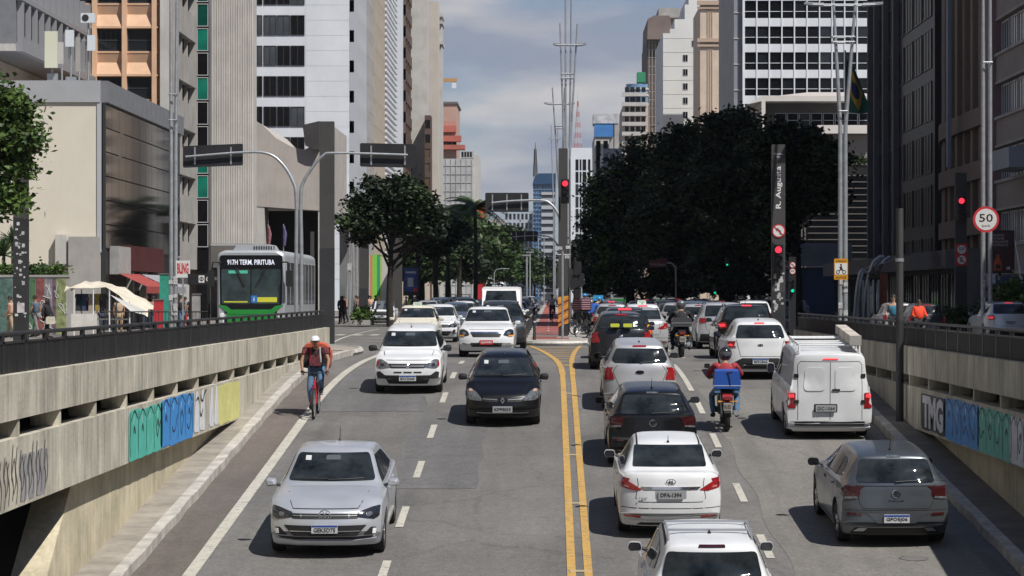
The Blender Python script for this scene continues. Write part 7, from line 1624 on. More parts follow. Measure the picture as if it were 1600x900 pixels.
def person(label,loc,rz,P,shirt,trousers,skin=M_skin,hair='short',sleeves='short',fingers=True,extra=None,scale=1.,group=None,helmet=None,shoes=M_shoe,fat=1.):
 t=thing('person',label,'person',loc,rz,group);f=fat
 nodes=[(P['pel'],.105*f),(P['che'],(.125*f,.095*f)),(P['nec'],.055),(P['hea']-Vector((0,0,.07)),.066),(P['hea'],.085),(P['hea']+Vector((0,-.01,.075)),.07)];E=[(0,1),(1,2),(2,3),(3,4),(4,5)]
 # nose and chin
 fw=(P['hea']-P['nec']);fw=Vector((0,1,0));
 def chain(start,lst):
  a=start
  for p,r_ in lst:nodes.append((p,r_));E.append((a,len(nodes)-1));a=len(nodes)-1
  return a
 for sd in 'lr':
  chain(1,[(P['sho'+sd],.062),((P['sho'+sd]+P['elb'+sd])/2,.05),(P['elb'+sd],.042),((P['elb'+sd]+P['han'+sd])/2,.038),(P['han'+sd],.028),(P['han'+sd]+(P['han'+sd]-P['elb'+sd]).normalized()*.05,(.036,.02))])
  chain(0,[(P['hip'+sd],.092*f),((P['hip'+sd]+P['kne'+sd])/2,.078),(P['kne'+sd],.056),((P['kne'+sd]*.6+P['ank'+sd]*.4),.056),(P['ank'+sd],.036),(P['toe'+sd],.034)])
 me=skin_mesh('body',nodes,E,[skin])
 mb=MB();h=P['hea']
 mb.tube([tuple(h+Vector((0,.075,.02))),tuple(h+Vector((0,.108,-.018))),tuple(h+Vector((0,.085,-.028)))],[.010,.016,.012],6)
 for sd,x in(('l',-1),('r',1)):
  mb.tube([tuple(h+Vector((x*.083,-.005,.02))),tuple(h+Vector((x*.095,-.012,-.005))),tuple(h+Vector((x*.082,-.002,-.03)))],[.012,.014,.008],6)
  # hand: palm end with four unequal curled fingers and a thumb
  if fingers:
   a=P['han'+sd];d=(a-P['elb'+sd]).normalized();palm=a+d*.07;sdv=d.cross(Vector((0,0,1)));sdv=sdv.normalized() if sdv.length>.2 else Vector((1,0,0));cu=d.cross(sdv).normalized()
   if cu.z>0:cu=-cu
   for k,ln in enumerate((.07,.08,.075,.058)):
    b=palm+sdv*(k-1.5)*.019;mb.tube([tuple(b-d*.02),tuple(b+d*ln*.45+cu*.008),tuple(b+d*ln*.7+cu*ln*.35),tuple(b+d*ln*.55+cu*ln*.62)],[.0095,.009,.0085,.007],6)
   b=a+d*.03-sdv*.032;mb.tube([tuple(b+sdv*.012),tuple(b-sdv*.02+d*.03),tuple(b-sdv*.012+d*.055+cu*.02)],[.011,.010,.008],6)
 add_to_mesh(me,mb);link('body',me,t)
 mb=MB()
 for x in(-.032,.032):mb.lathe([(0,-.007),(.012,-.003),(.012,.003),(0,.007)],8,'Y',M=Matrix.Translation(h+Vector((x,.088,.022))))
 mb.tube([tuple(h+Vector((-.022,.088,-.052))),tuple(h+Vector((.022,.088,-.052)))],.005,5);mb.build('face_details',mat('eye_dark',(.02,.012,.01),.4),t)
 # shirt
 n=[(P['pel']+Vector((0,0,.0)),.148*f),(P['che'],(.18*f,.148*f)),(P['nec']-Vector((0,0,.035)),.078),((P['pel']+P['che'])/2,.155*f)];E=[(0,3),(3,1),(1,2)];nodes=n
 for sd in 'lr':
  ls=[(P['sho'+sd],.078),((P['sho'+sd]+P['elb'+sd])/2,.066)]
  if sleeves=='long':ls+=[(P['elb'+sd],.056),((P['elb'+sd]*.3+P['han'+sd]*.7),.044),(P['elb'+sd]*.1+P['han'+sd]*.9,.04)]
  if sleeves=='none':ls=[(P['sho'+sd]*.85+P['che']*.15,.075)]
  chain(1,ls)
 link('shirt',skin_mesh('shirt',nodes,E,[shirt]),t)
 nodes=[(P['pel'],.142*f)];E=[]
 for sd in 'lr':chain(0,[(P['hip'+sd],.102*f),((P['hip'+sd]+P['kne'+sd])/2,.09),(P['kne'+sd],.07),((P['kne'+sd]*.5+P['ank'+sd]*.5),.066),(P['ank'+sd]+Vector((0,0,.02)),.056)] if trousers is not None else[])
 if trousers is not None:link('trousers',skin_mesh('trousers',nodes,E,[trousers]),t)
 for sd in 'lr':
  a,b=P['ank'+sd],P['toe'+sd];d=(b-a);d.z=0;d=d.normalized();mb=MB();mb.tube([tuple(a-d*.06+Vector((0,0,-.03))),tuple(a-d*.02+Vector((0,0,-.01))),tuple((a+b)/2+Vector((0,0,.0))),tuple(b+Vector((0,0,.004))),tuple(b+d*.07)],[.035,.052,.05,.045,.025],8);mb.build('shoe',shoes,t,smooth=True)
 if hair=='short' or hair=='long':
  mb=MB();c=h+Vector((0,-.018,.045));mb.lathe([(0,.075),(.05,.062),(.082,.03),(.096,-.01),(.095,-.05 if hair=='short' else-.2),(.06,-.055 if hair=='short' else-.26),(0,-.05 if hair=='short' else-.27)],14,'Z',M=Matrix.Translation(c));o=mb.build('hair',M_hair,t,smooth=True)
  if hair=='short':pass
 if hair=='cap':
  mb=MB();c=h+Vector((0,-.005,.05));mb.lathe([(0,.085),(.06,.07),(.095,.03),(.10,-.01),(.0,-.012)],16,'Z',M=Matrix.Translation(c));mb.prism(round_poly([(-.08,.05),(.08,.05),(.07,.17),(-.07,.17)],.05),c.z-.012,c.z-.0,'Z',M=Matrix.Translation((c.x,c.y,0)));mb.build('cap',helmet or mat('cap_white',(.7,.73,.78),.8),t,smooth=30)
 if hair=='helmet':
  mb=MB();c=h+Vector((0,-.01,.01));mb.lathe([(0,.15),(.07,.135),(.12,.085),(.14,.01),(.132,-.06),(.11,-.11),(.09,-.125),(0,-.12)],20,'Z',M=Matrix.Translation(c));mb.build('helmet',helmet or mat('helmet_black',(.015,.015,.016),.2,coat=1.),t,smooth=True)
  mb=MB();mb.lathe([(.145,.06),(.15,.0),(.143,-.03)],20,'Z',M=Matrix.Translation(c)@Matrix.Diagonal((1,1.01,1,1)));mb.build('visor_band',mat('visor_grey',(.1,.1,.11),.15,coat=1.),t,smooth=True)
 if hair=='bike_helmet':
  mb=MB();c=h+Vector((0,-.0,.05));mb.lathe([(0,.10),(.06,.09),(.10,.05),(.115,.0),(.105,-.02),(0,-.01)],14,'Z',M=Matrix.Translation(c)@Matrix.Diagonal((.9,1.25,1,1)));mb.build('helmet',helmet or mat('helmet_blue',(.03,.2,.45),.3,coat=.6),t,smooth=True)
 return t
def fwheel(mb,y,r,wd,n=28,M=None,mi=0):
 mb.lathe([(r-.8*wd,-wd/2*.8),(r-.2*wd,-wd/2),(r,0),(r-.2*wd,wd/2),(r-.8*wd,wd/2*.8)],n,'X',mi=mi,M=Matrix.Translation((0,y,r)),closed=True)
def bicycle(name,label,loc,rot,frame_col,scale=1.):
 t=thing(name,label,'bicycle',loc);t.rotation_euler=rot;Rb=.34;yf,yr=.53,-.52
 for y in(yf,yr):
  mb=MB();fwheel(mb,y,Rb,.05);w_=mb.build('wheel',M_tyre,t,smooth=True);mb=MB();mb.lathe([(Rb-.045,-.012),(Rb-.045,.012),(Rb-.06,.0)],28,'X',M=Matrix.Translation((0,y,Rb)),closed=True)
  for k in range(18):a=2*math.pi*k/18;mb.tube([(0.015*(-1)**k,y,Rb),(0,y+math.cos(a)*(Rb-.05),Rb+math.sin(a)*(Rb-.05))],.0016,4)
  mb.lathe([(0,-.035),(.02,-.035),(.02,.035),(0,.035)],10,'X',M=Matrix.Translation((0,y,Rb)));mb.build('spokes',M_satin,w_)
 mb=MB();st,bb,hd,ht=(0,-.2,.82),(0,-.08,.3),(0,.36,.84),(0,.40,.68)
 for a,b,r_ in((st,bb,.017),(bb,ht,.021),((0,-.18,.76),(0,.365,.8),.018),(hd,ht,.022)):mb.tube([a,b],r_,8)
 for s_ in(-1,1):mb.tube([(s_*.02,-.19,.72),(s_*.05,yr,Rb)],.009,6);mb.tube([(s_*.02,-.08,.3),(s_*.05,yr,Rb)],.01,6);mb.tube([(s_*.03,.41,.64),(s_*.05,.45,.52),(s_*.05,yf,Rb)],.014,6)
 mb.tube([(-.05,.40,.67),(.05,.40,.67)],.017,6);mb.build('frame',frame_col,t)
 mb=MB();mb.tube([hd,(0,.33,.98)],.014,6);mb.tube([(-.31,.27,1.02),(-.2,.31,1.0),(0,.34,.985),(.2,.31,1.0),(.31,.27,1.02)],.013,6);mb.build('handlebar',M_trim,t)
 for s_ in(-1,1):mb=MB();mb.tube([(s_*.31,.27,1.02),(s_*.22,.3,1.005)],.019,8);mb.build('grip',M_trim,t)
 mb=MB();mb.tube([st,(0,-.23,.94)],.013,6);mb.prism([(-.06,-.38),(.06,-.38),(.075,-.3),(.03,-.12),(.015,-.05),(-.015,-.05),(-.03,-.12),(-.075,-.3)],.93,.965,'Z');mb.build('saddle',M_trim,t)
 mb=MB();mb.lathe([(.02,.03),(.09,.03),(.09,.036),(.02,.036)],20,'X',M=Matrix.Translation((0,-.08,.3)),closed=True);mb.tube([(.05,-.08,.3),(.06,-.02,.14)],.01,5);mb.tube([(-.05,-.08,.3),(-.06,-.14,.46)],.01,5);mb.box(.06,.15,-.05,.03,.125,.15);mb.box(-.15,-.06,-.18,-.1,.45,.475);mb.build('crankset',M_satin,t)
 return t
def ride_pose(bend=.25,feet=((.10,-.02,.17),(-.10,-.14,.5))):
 p=dict(pel=(0,-.24,1.03),che=(0,-.24+bend*.75,1.33),nec=(0,-.2+bend*1.15,1.53),hea=(0,-.13+bend*1.35,1.66))
 for sd,x in(('l',-1),('r',1)):
  p['sho'+sd]=(x*.19,-.2+bend*1.05,1.47);p['elb'+sd]=(x*.30,.02+bend*.5,1.25);p['han'+sd]=(x*.275,.235,1.06)
  ft=feet[0] if x>0 else feet[1];p['hip'+sd]=(x*.10,-.22,1.0);p['ank'+sd]=(ft[0]*1.05,ft[1]-.06,ft[2]+.07);p['toe'+sd]=(ft[0]*1.1,ft[1]+.1,ft[2]+.03)
  p['kne'+sd]=(x*.13,.06+(.14 if ft[2]>.3 else .0),.62+(.17 if ft[2]>.3 else-.02))
 return{k:Vector(v) for k,v in p.items()}
M_orng=cloth('orange',(.55,.11,.06));M_blk=cloth('black',(.022,.022,.026));M_redc=cloth('red',(.30,.03,.04));M_bluec=cloth('blue',(.03,.12,.45));M_whtc=cloth('white',(.6,.6,.6))
# the cyclist coming down the left gutter
cy=56.6;cl=(-5.18,cy,road_z(cy)+.005);ca=(-math.atan(.08),0,math.pi)
bicycle('bicycle','red bicycle ridden towards the camera beside the left edge line',cl,ca,mat('frame_red',(.42,.015,.03),.3,coat=.6))
P_=ride_pose(.18)
c1=person('cyclist in white cap and dark red striped shirt with jeans, riding towards the camera',cl,0,P_,cloth('dark_red',(.045,.022,.03)),M_denim,hair='cap',fingers=True,fat=1.02);c1.rotation_euler=ca
for s_ in(-1,1):
 mb=MB();mb.tube([(s_*.1,P_['sho'+('r' if s_>0 else 'l')].y+.08,1.53),(s_*.10,P_['che'].y+.16,1.40),(s_*.12,P_['che'].y+.15,1.2)],.022,6);mb.build('strap',M_whtc if s_<0 else M_redc,c1)
 mb=MB();a=P_['sho'+('r' if s_>0 else 'l')];mb.tube([tuple(a+Vector((s_*.01,0,.03))),tuple(a*.55+P_['elb'+('r' if s_>0 else 'l')]*.45)],[.088,.076],8);mb.build('sleeve',mat('cloth_pattern',(.16,.04,.05),.9,var=.9,scale=16),c1,smooth=True)
mb=MB();mb.prism(round_poly([(-.13,1.12),(.13,1.12),(.15,1.38),(-.15,1.38)],.04),P_['che'].y+.10,P_['che'].y+.165,'Y');mb.build('shirt_panel',mat('cloth_pattern',(.16,.04,.05),.9,var=.9,scale=16),c1)
t=thing('delivery_bag','bulky orange delivery bag on the back of the cyclist in the left gutter','bag',cl);t.rotation_euler=ca
mb=MB();mb.prism(round_poly([(-.29,1.0),(.31,1.04),(.34,1.36),(.27,1.56),(.05,1.60),(-.2,1.57),(-.33,1.38)],.07),-.62,-.26,'Y');mb.build('pack',M_orng,t,smooth=40)
mb=MB();mb.box(-.30,.30,-.262,-.255,1.05,1.5);mb.build('back_pad',M_blk,t)
# ---- motorcycles
def motorcycle(label,loc,rot,tank,plate_txt):
 t=thing('motorcycle',label,'motorcycle',loc);t.rotation_euler=rot;Rw=.31
 for y,wd in((.66,.09),(-.62,.12)):
  mb=MB();fwheel(mb,y,Rw,wd);w_=mb.build('wheel',M_tyre,t,smooth=True);mb=MB();mb.lathe([(Rw-.08,-.02),(Rw-.08,.02),(Rw-.1,0)],20,'X',M=Matrix.Translation((0,y,Rw)),closed=True)
  for k in range(6):a=k*math.pi/3;mb.tube([(0,y,Rw),(0,y+.22*math.cos(a),Rw+.22*math.sin(a))],.012,4)
  mb.build('rim',M_satin,w_)
 mb=MB();mb.prism(round_poly([(.45,.72),(.42,.95),(.2,1.02),(-.02,.86),(-.1,.74),(.1,.66)],.06),-.13,.13,'X');mb.build('tank',tank,t,smooth=40)
 mb=MB();mb.prism(round_poly([(.0,.80),(-.3,.80),(-.75,.88),(-.78,.80),(-.3,.70),(0,.7)],.03),-.12,.12,'X');mb.build('seat',M_trim,t,smooth=40)
 mb=MB();mb.prism(round_poly([(-.35,.72),(-.82,.82),(-.9,.74),(-.72,.58),(-.4,.55)],.03),-.1,.1,'X');mb.build('tail_fairing',tank,t,smooth=40)
 mb=MB();mb.prism([(-.1,.3),(.3,.3),(.36,.66),(-.12,.68)],-.14,.14,'X');mb.box(-.2,.2,-.02,.12,.33,.45);mb.build('engine',M_hub,t)
 mb=MB();mb.prism(round_poly([(-.72,.62),(-.98,.44),(-.95,.38),(-.66,.56)],.02),-.07,.07,'X');mb.build('mudguard',M_trim,t)
 mb=MB();mb.box(-.085,.085,-.955,-.94,.48,.64);p=mb.build('number_plate',mat('plate_worn',(.35,.32,.28),.6,var=.2,scale=20),t);lettering(plate_txt,.05,M_pink,p,(0,-.957,.555),fit=(.14,.09))
 mb=MB();mb.prism(round_poly([(-.075,.70),(.075,.70),(.06,.77),(-.06,.77)],.02),-.93,-.88,'Y');mb.build('tail_light',M_tail,t)
 for s_ in(-1,1):
  mb=MB();mb.tube([(s_*.05,-.86,.66),(s_*.17,-.88,.66)],.012,5);mb.lathe([(0,-.03),(.025,-.02),(.025,.02),(0,.03)],8,'Y',M=Matrix.Translation((s_*.18,-.88,.66)));mb.build('indicator',M_amber,t)
  mb=MB();mb.tube([(s_*.09,.42,.98),(s_*.07,.66,.31)],.028,8);mb.build('fork',M_satin,t)
  mb=MB();mb.tube([(s_*.26,.3,1.06),(s_*.34,.28,1.26)],.008,5);mb.prism(round_poly([(s_*.36-.065,1.24),(s_*.36+.065,1.24),(s_*.36+.06,1.34),(s_*.36-.06,1.34)],.03),.265,.29,'Y');mb.build('mirror',M_trim,t)
  mb=MB();mb.tube([(s_*.07,-.1,.45),(s_*.09,-.62,.31)],.02,6);mb.build('swing_arm',M_hub,t);mb=MB();mb.tube([(s_*.12,-.5,.76),(s_*.1,-.6,.36)],.022,6);mb.build('shock_absorber',M_satin,t)
  mb=MB();mb.tube([(s_*.1,-.05,.36),(s_*.26,-.05,.36)],.014,5);mb.build('footrest',M_trim,t)
 mb=MB();mb.tube([(-.36,.24,1.04),(-.2,.34,1.07),(0,.4,1.03),(.2,.34,1.07),(.36,.24,1.04)],.014,6);mb.build('handlebar',M_trim,t)
 mb=MB();mb.tube([(.14,.1,.32),(.16,-.3,.34),(.17,-.45,.38)],.03,8);mb.tube([(.17,-.4,.37),(.19,-.85,.42)],[.05,.06],10);mb.build('exhaust',M_satin,t)
 mb=MB();mb.lathe([(0,.06),(.08,.04),(.09,0),(.07,-.06)],14,'Y',M=Matrix.Translation((0,.55,.92)));mb.build('headlight',M_fogw,t,smooth=True)
 return t
def moto_pose():
 p=dict(pel=(0,-.26,.93),che=(0,-.18,1.22),nec=(0,-.08,1.43),hea=(0,-.02,1.57))
 for sd,x in(('l',-1),('r',1)):
  p['sho'+sd]=(x*.21,-.1,1.36);p['elb'+sd]=(x*.36,.02,1.13);p['han'+sd]=(x*.32,.23,1.07);p['hip'+sd]=(x*.13,-.22,.87);p['kne'+sd]=(x*.27,.16,.68);p['ank'+sd]=(x*.25,-.1,.30);p['toe'+sd]=(x*.26,.08,.25)
 return{k:Vector(v) for k,v in p.items()}
ml=(3.72,54.7,road_z(54.7)+.005);ma=(math.atan(.08),0,0)
motorcycle('black motorcycle with red tail, under the rider carrying the blue box',ml,ma,mat('moto_red',(.25,.012,.015),.3,coat=.8),'FKU 8321')
c2=person('motorcyclist in red jacket, jeans and black helmet, riding away between the lanes',ml,0,moto_pose(),M_redc,M_denim,hair='helmet',sleeves='long',fat=1.05);c2.rotation_euler=ma
t=thing('delivery_box','bright blue delivery box behind the motorcyclist in the red jacket','box',ml);t.rotation_euler=ma
mb=MB();mb.prism(round_poly([(-.27,.93),(.27,.93),(.285,1.0),(.25,1.30),(-.25,1.30),(-.285,1.0)],.03),-.86,-.42,'Y');mb.build('box',mat('box_blue',(.02,.085,.38),.45,var=.12,scale=4),t,smooth=30)
mb=MB();mb.box(-.288,.288,-.867,-.415,.985,1.0);mb.build('pale_piping',mat('piping_pale',(.45,.55,.65),.6),t)
mb=MB();mb.tube([(.0,-.87,1.28),(.03,-.875,1.2),(.06,-.87,1.0)],.008,5);mb.tube([(-.02,-.868,1.27),(.1,-.868,1.29)],.01,5);mb.build('cord',M_trim,t)
for s_ in(-1,1):mb=MB();mb.prism(round_poly([(s_*.21-.06,.84),(s_*.21+.06,.84),(s_*.21+.06,.94),(s_*.21-.06,.94)],.02),-.84,-.6,'Y');mb.build('pocket',mat('pocket_blue',(.08,.18,.32),.7),t)
ml=(3.95,77.5,.005)
motorcycle('dark motorcycle with lit red tail between the queues, beyond the one with the blue box',ml,(0,0,0),mat('moto_dark',(.03,.012,.014),.3,coat=.8),'DXH 4410')
person('motorcyclist all in black with grey helmet, riding away next to the long lane line',ml,0,moto_pose(),M_blk,M_blk,hair='helmet',sleeves='long',fat=1.12,helmet=mat('helmet_grey',(.12,.12,.13),.3,coat=.6))
t=thing('top_case','dark grey top case on the motorcycle of the rider in black','box',ml);mb=MB();mb.prism(round_poly([(-.3,.93),(.3,.93),(.28,1.2),(-.28,1.2)],.07),-.82,-.42,'Y');mb.build('case',mat('case_grey',(.06,.06,.065),.35),t,smooth=40)
mb=MB();mb.box(-.305,.305,-.83,-.41,1.03,1.05);mb.build('seam',M_satin,t)
# far motorcyclists
kidmap={}
for o in COL.objects:
 if o.parent:kidmap.setdefault(o.parent.name,[]).append(o)
moto2=[o for o in COL.objects if o.name.startswith('motorcycle')];per2=[o for o in COL.objects if o.name.startswith('person') and o.parent is None]
for k,(x,y) in enumerate(((7.4,118),(1.65,128))):
 _dup(moto2[1],kidmap,(x,y,.005),(0,0,0),['motorcycle far ahead between the two right queues','motorcycle far ahead close to the median'][k],None,None,None);_dup(per2[2],kidmap,(x,y,.005),(0,0,0),['rider far ahead between the two right queues','dark rider far ahead close to the median'][k],None,None,None)
 # ---- cyclists at the tip of the median
bl=(1.75,106.5,.0);br=(0,0,R(-62))
bicycle('bicycle','black bicycle turned sideways at the tip of the median, under the rider in blue',(1.75,106.5,.005),br,mat('frame_black',(.02,.03,.03),.3,coat=.5))
c3=person('cyclist in bright blue jersey leaning forward, at the tip of the median',(1.75,106.5,.005),0,ride_pose(.34,((.10,-.02,.2),(-.10,-.14,.45))),M_bluec,cloth('black_shorts',(.03,.03,.035)),hair='bike_helmet',sleeves='long',skin=M_skin2);c3.rotation_euler=br
for s_ in 'lr':
 p=ride_pose(.34,((.10,-.02,.2),(-.10,-.14,.45)))['kne'+s_];mb=MB();mb.tube([tuple(p+Vector((0,-.1,.06))),tuple(p+Vector((0,-.01,.02)))],.082,8);mb.build('knee_band',mat('band_green',(.10,.5,.28),.6),c3)
t=thing('delivery_bag','large striped dark delivery bag on the back of the cyclist in blue','bag',(1.75,106.5,.005));t.rotation_euler=br
mb=MB();mb.prism(round_poly([(-.36,1.2),(.36,1.2),(.34,1.75),(-.34,1.75)],.14),-.75,-.25,'Y');o=mb.build('pack',mat('bag_dark',(.05,.03,.045),.8,var=.3,scale=5),t,smooth=40)
mb=MB()
for k in range(5):
 for xx in(-.362,.352):mb.box(xx,xx+.01,-.7,-.3,1.28+k*.09,1.31+k*.09)
 mb.box(-.3,.3,-.756,-.75,1.28+k*.09,1.31+k*.09)
mb.build('stripes',mat('stripe_pink',(.5,.25,.28),.7),t)
t=thing('blue_basket','small turquoise box behind the cyclists at the median','box',(2.1,112.5,.0));mb=MB();mb.prism(round_poly([(-.22,1.62),(.22,1.62),(.22,1.86),(-.22,1.86)],.03),-.18,.18,'Y');mb.build('box',mat('box_turquoise',(.03,.30,.60),.5),t);mb=MB();mb.box(-.2,.2,-.15,.15,.95,1.62);mb.build('rack',M_trim,t)
kidmap={}
for o in COL.objects:
 if o.parent:kidmap.setdefault(o.parent.name,[]).append(o)
bk=[o for o in COL.objects if o.name.startswith('bicycle') and o.parent is None]
_dup(bk[1],kidmap,(1.35,111.5,.14),(0,0,R(-40)),'second bicycle behind the rider in blue at the median',None,None,None)
person('cyclist in dark clothes behind the rider in blue',(1.35,111.5,.14),R(-40),ride_pose(.28),cloth('purple_dark',(.07,.04,.06)),M_blk,hair='bike_helmet',fingers=False)
_dup(bk[1],kidmap,(.12,158,.14),(0,0,math.pi),'bicycle coming along the red cycle path in the distance',None,None,None)
person('distant cyclist in white shirt on the red cycle path',(.12,158,.14),math.pi,ride_pose(.2),M_whtc,M_blk,hair='short',fingers=False)
# ---- pedestrians
tan=cloth('tan',(.45,.33,.22));peach=cloth('peach',(.6,.38,.28));navy=cloth('navy',(.04,.05,.08));teal=cloth('teal',(.04,.19,.27));khaki=cloth('khaki',(.4,.3,.18));grey=cloth('grey',(.2,.2,.21));pink=cloth('pink',(.5,.2,.22))
def ped(lab,px,d,rz,shirt,tr,h=1.68,walk=.5,**k):return person(lab,(PX(px,d),d,.13),R(rz),stand_pose(h,walk,k.pop('arm',0.)),shirt,tr,fingers=False,**k)
ped('pedestrian in peach shirt and tan trousers half hidden behind the dark pillar at the left',17,104,90,peach,tan,1.72)
ped('man in dark blue shirt and shorts walking beside the painted wall',56,106,70,cloth('blue_grey',(.09,.12,.17)),grey,1.75)
wb=ped('woman dressed all in black carrying a cream bag beside the painted wall',73,104,250,M_blk,M_blk,1.62,hair='long',sleeves='long')
t=thing('handbag','cream handbag hanging beside the woman in black','bag',(PX(79,103.8),103.8,.7));mb=MB();mb.prism(round_poly([(-.2,0),(.2,0),(.16,.3),(-.16,.3)],.06),-.08,.08,'Y');mb.build('pouch',cloth('cream_bag',(.6,.56,.46)),t);mb=MB();mb.tube(smooth_pts([(-.12,0,.29),(-.08,0,.5),(.08,0,.5),(.12,0,.29)]),.015,6);mb.build('handle',M_trim,t)
ped('vendor in tan shirt and khaki trousers standing beside the market stall',186,112,200,tan,khaki,1.66,0)
ped('person in red top near the shop entrance right of the stall',229,122,160,M_redc,navy,1.72)
ped('person in black T-shirt and jeans walking right of the paired lamp mast',283,120,60,M_blk,M_denim,1.75)
ped('person in dark red trousers just behind the walker in the black T-shirt',290,124,80,grey,M_redc,1.66)
ped('woman in black coat with white bag at the kerb beside the station entrance',534,152,170,M_blk,M_blk,1.68,hair='long',sleeves='long')
ped('person in red shirt waiting by the station entrance',538,158,140,M_redc,M_blk,1.7)
for k,(px,d,s_,lb) in enumerate(((566,186,pink,'pink top'),(572,190,M_whtc,'white top'),(579,184,peach,'peach top'),(586,192,M_blk,'black top'),(634,196,navy,'navy top'),(640,200,mat('cloth_lime',(.3,.6,.05),.8),'lime green vest'),(704,260,peach,'peach shirt'),(712,262,M_whtc,'white shirt'),(683,255,mat('cloth_sky',(.05,.35,.6),.8),'sky blue jacket'),(560,178,M_redc,'dark red top'),(592,182,M_blk,'black jacket'),(576,200,navy,'navy jacket'),(650,215,grey,'grey jacket'),(721,270,M_redc,'red shirt'),(733,280,navy,'dark blue shirt'),(556,170,grey,'grey shirt'))):
 ped(f'small distant pedestrian in {lb} on the left pavement',px,d,120+k*37,s_,navy if k%2 else M_denim,1.62+.03*(k%4),group='pedestrians far along the left pavement')
ped('man in teal sleeveless top jogging behind the right railing',1396,90,170,teal,M_blk,1.78,.6,sleeves='none',skin=M_skin2,arm=.6)
o=ped('bending person in bright orange vest beside the jogger behind the right railing',1435,89,190,mat('cloth_vest',(.75,.06,.02),.8),M_blk,1.6,.3,fat=1.25,sleeves='long',arm=.9)
ped('person in grey shirt crossing behind the red display stand',240,124,40,grey,navy,1.7)
ped('person in navy shirt behind the market stall',160,114,200,navy,navy,1.66)
ped('person in black shirt with pale shorts near the electrical cabinet',298,116,250,M_blk,khaki,1.74)
ped('dim pedestrian in white shirt under the dark trees',1163,142,150,M_whtc,M_blk,1.7)
ped('dim pedestrian in grey beside the street name pillar',1150,150,200,grey,M_blk,1.7)
# ================================================================ STREET FURNITURE
M_pil=mat('pillar_grey',(.052,.05,.049),.7,var=.25,scale=1.2,streak=.3,dirt=(.05,.05,.05));M_pild=mat('pillar_dark',(.03,.031,.034),.55,var=.4,scale=1.5);M_poster=mat('sticker_pale',(.5,.5,.5),.8,var=.5,scale=9)
M_sredr=mat('sign_red',(.50,.03,.04),.5);M_swht=mat('sign_white',(.66,.65,.63),.55,var=.1,scale=8);M_sink=mat('sign_black',(.015,.015,.017),.5);M_sback=mat('sign_back',(.018,.018,.021),.55,var=.5,scale=2)
M_red_on=mat('signal_red_lit',(1.,.03,.06),.4,emit=1.6);M_grn_on=mat('signal_green_lit',(.0,.75,.35),.4,emit=1.0);M_lens_off=mat('signal_lens_off',(.02,.02,.02),.2)
def pillar(label,px,d,top,wd=.5,dark_to=2.9,stickers=0,seed=0,z0=.1,dp=.3,name='street_pillar'):
 t=thing(name,label,'pillar',(PX(px,d),d,z0));H=PZ(top,d)-z0
 mb=MB();mb.box(-wd/2,wd/2,-dp/2,dp/2,dark_to,H);mb.build('upper_shaft',M_pil,t)
 mb=MB();mb.box(-wd/2-.004,wd/2+.004,-dp/2-.004,dp/2+.004,0,dark_to-.003);mb.build('lower_shaft',M_pild,t)
 mb=MB();mb.box(-wd/2-.06,wd/2+.06,-dp/2-.06,dp/2+.06,-.1,.08);mb.build('base',M_cgrey,t)
 r=random.Random(seed)
 for k in range(stickers):
  s_=r.uniform(.04,.11);x=r.uniform(-wd/2+.06,wd/2-.06);z=r.uniform(.9,dark_to-.1);mb=MB();mb.box(x-s_/2,x+s_/2,-dp/2-.0075-.0008*(k%5),-dp/2-.004,z,z+s_*r.uniform(.5,1.4));mb.build('sticker',M_poster,t)
 return t,H
def signal(label,loc,lit='red',rz=0,h=1.0,name='traffic_light'):
 t=thing(name,label,'traffic light',loc,rz);w_=h*.34
 mb=MB();mb.prism(round_poly([(-w_/2,0),(w_/2,0),(w_/2,h),(-w_/2,h)],.05),-.1,.1,'Y');mb.build('housing',M_sink,t)
 for k,c in enumerate(('green','amber','red')):
  z=h*(.18+.32*k);on=c==lit;mb=MB();mb.lathe([(0,-.112),(w_*.28,-.11),(w_*.34,-.1)],16,'Y',M=Matrix.Translation((0,0,z)));mb.build('lens',{'red':M_red_on,'green':M_grn_on}.get(c) if on else M_lens_off,t)
  mb=MB();pts=arcpts(0,z,w_*.40,0,180,10)
  vs=[]
  for x,zz in pts:vs+=[(x,-.1,zz),(x,-.28,zz-.02)]
  mb.add(vs,[(2*i,2*i+1,2*i+3,2*i+2) for i in range(len(pts)-1)]);mb.build('hood',M_sink,t,fix=False)
 return t
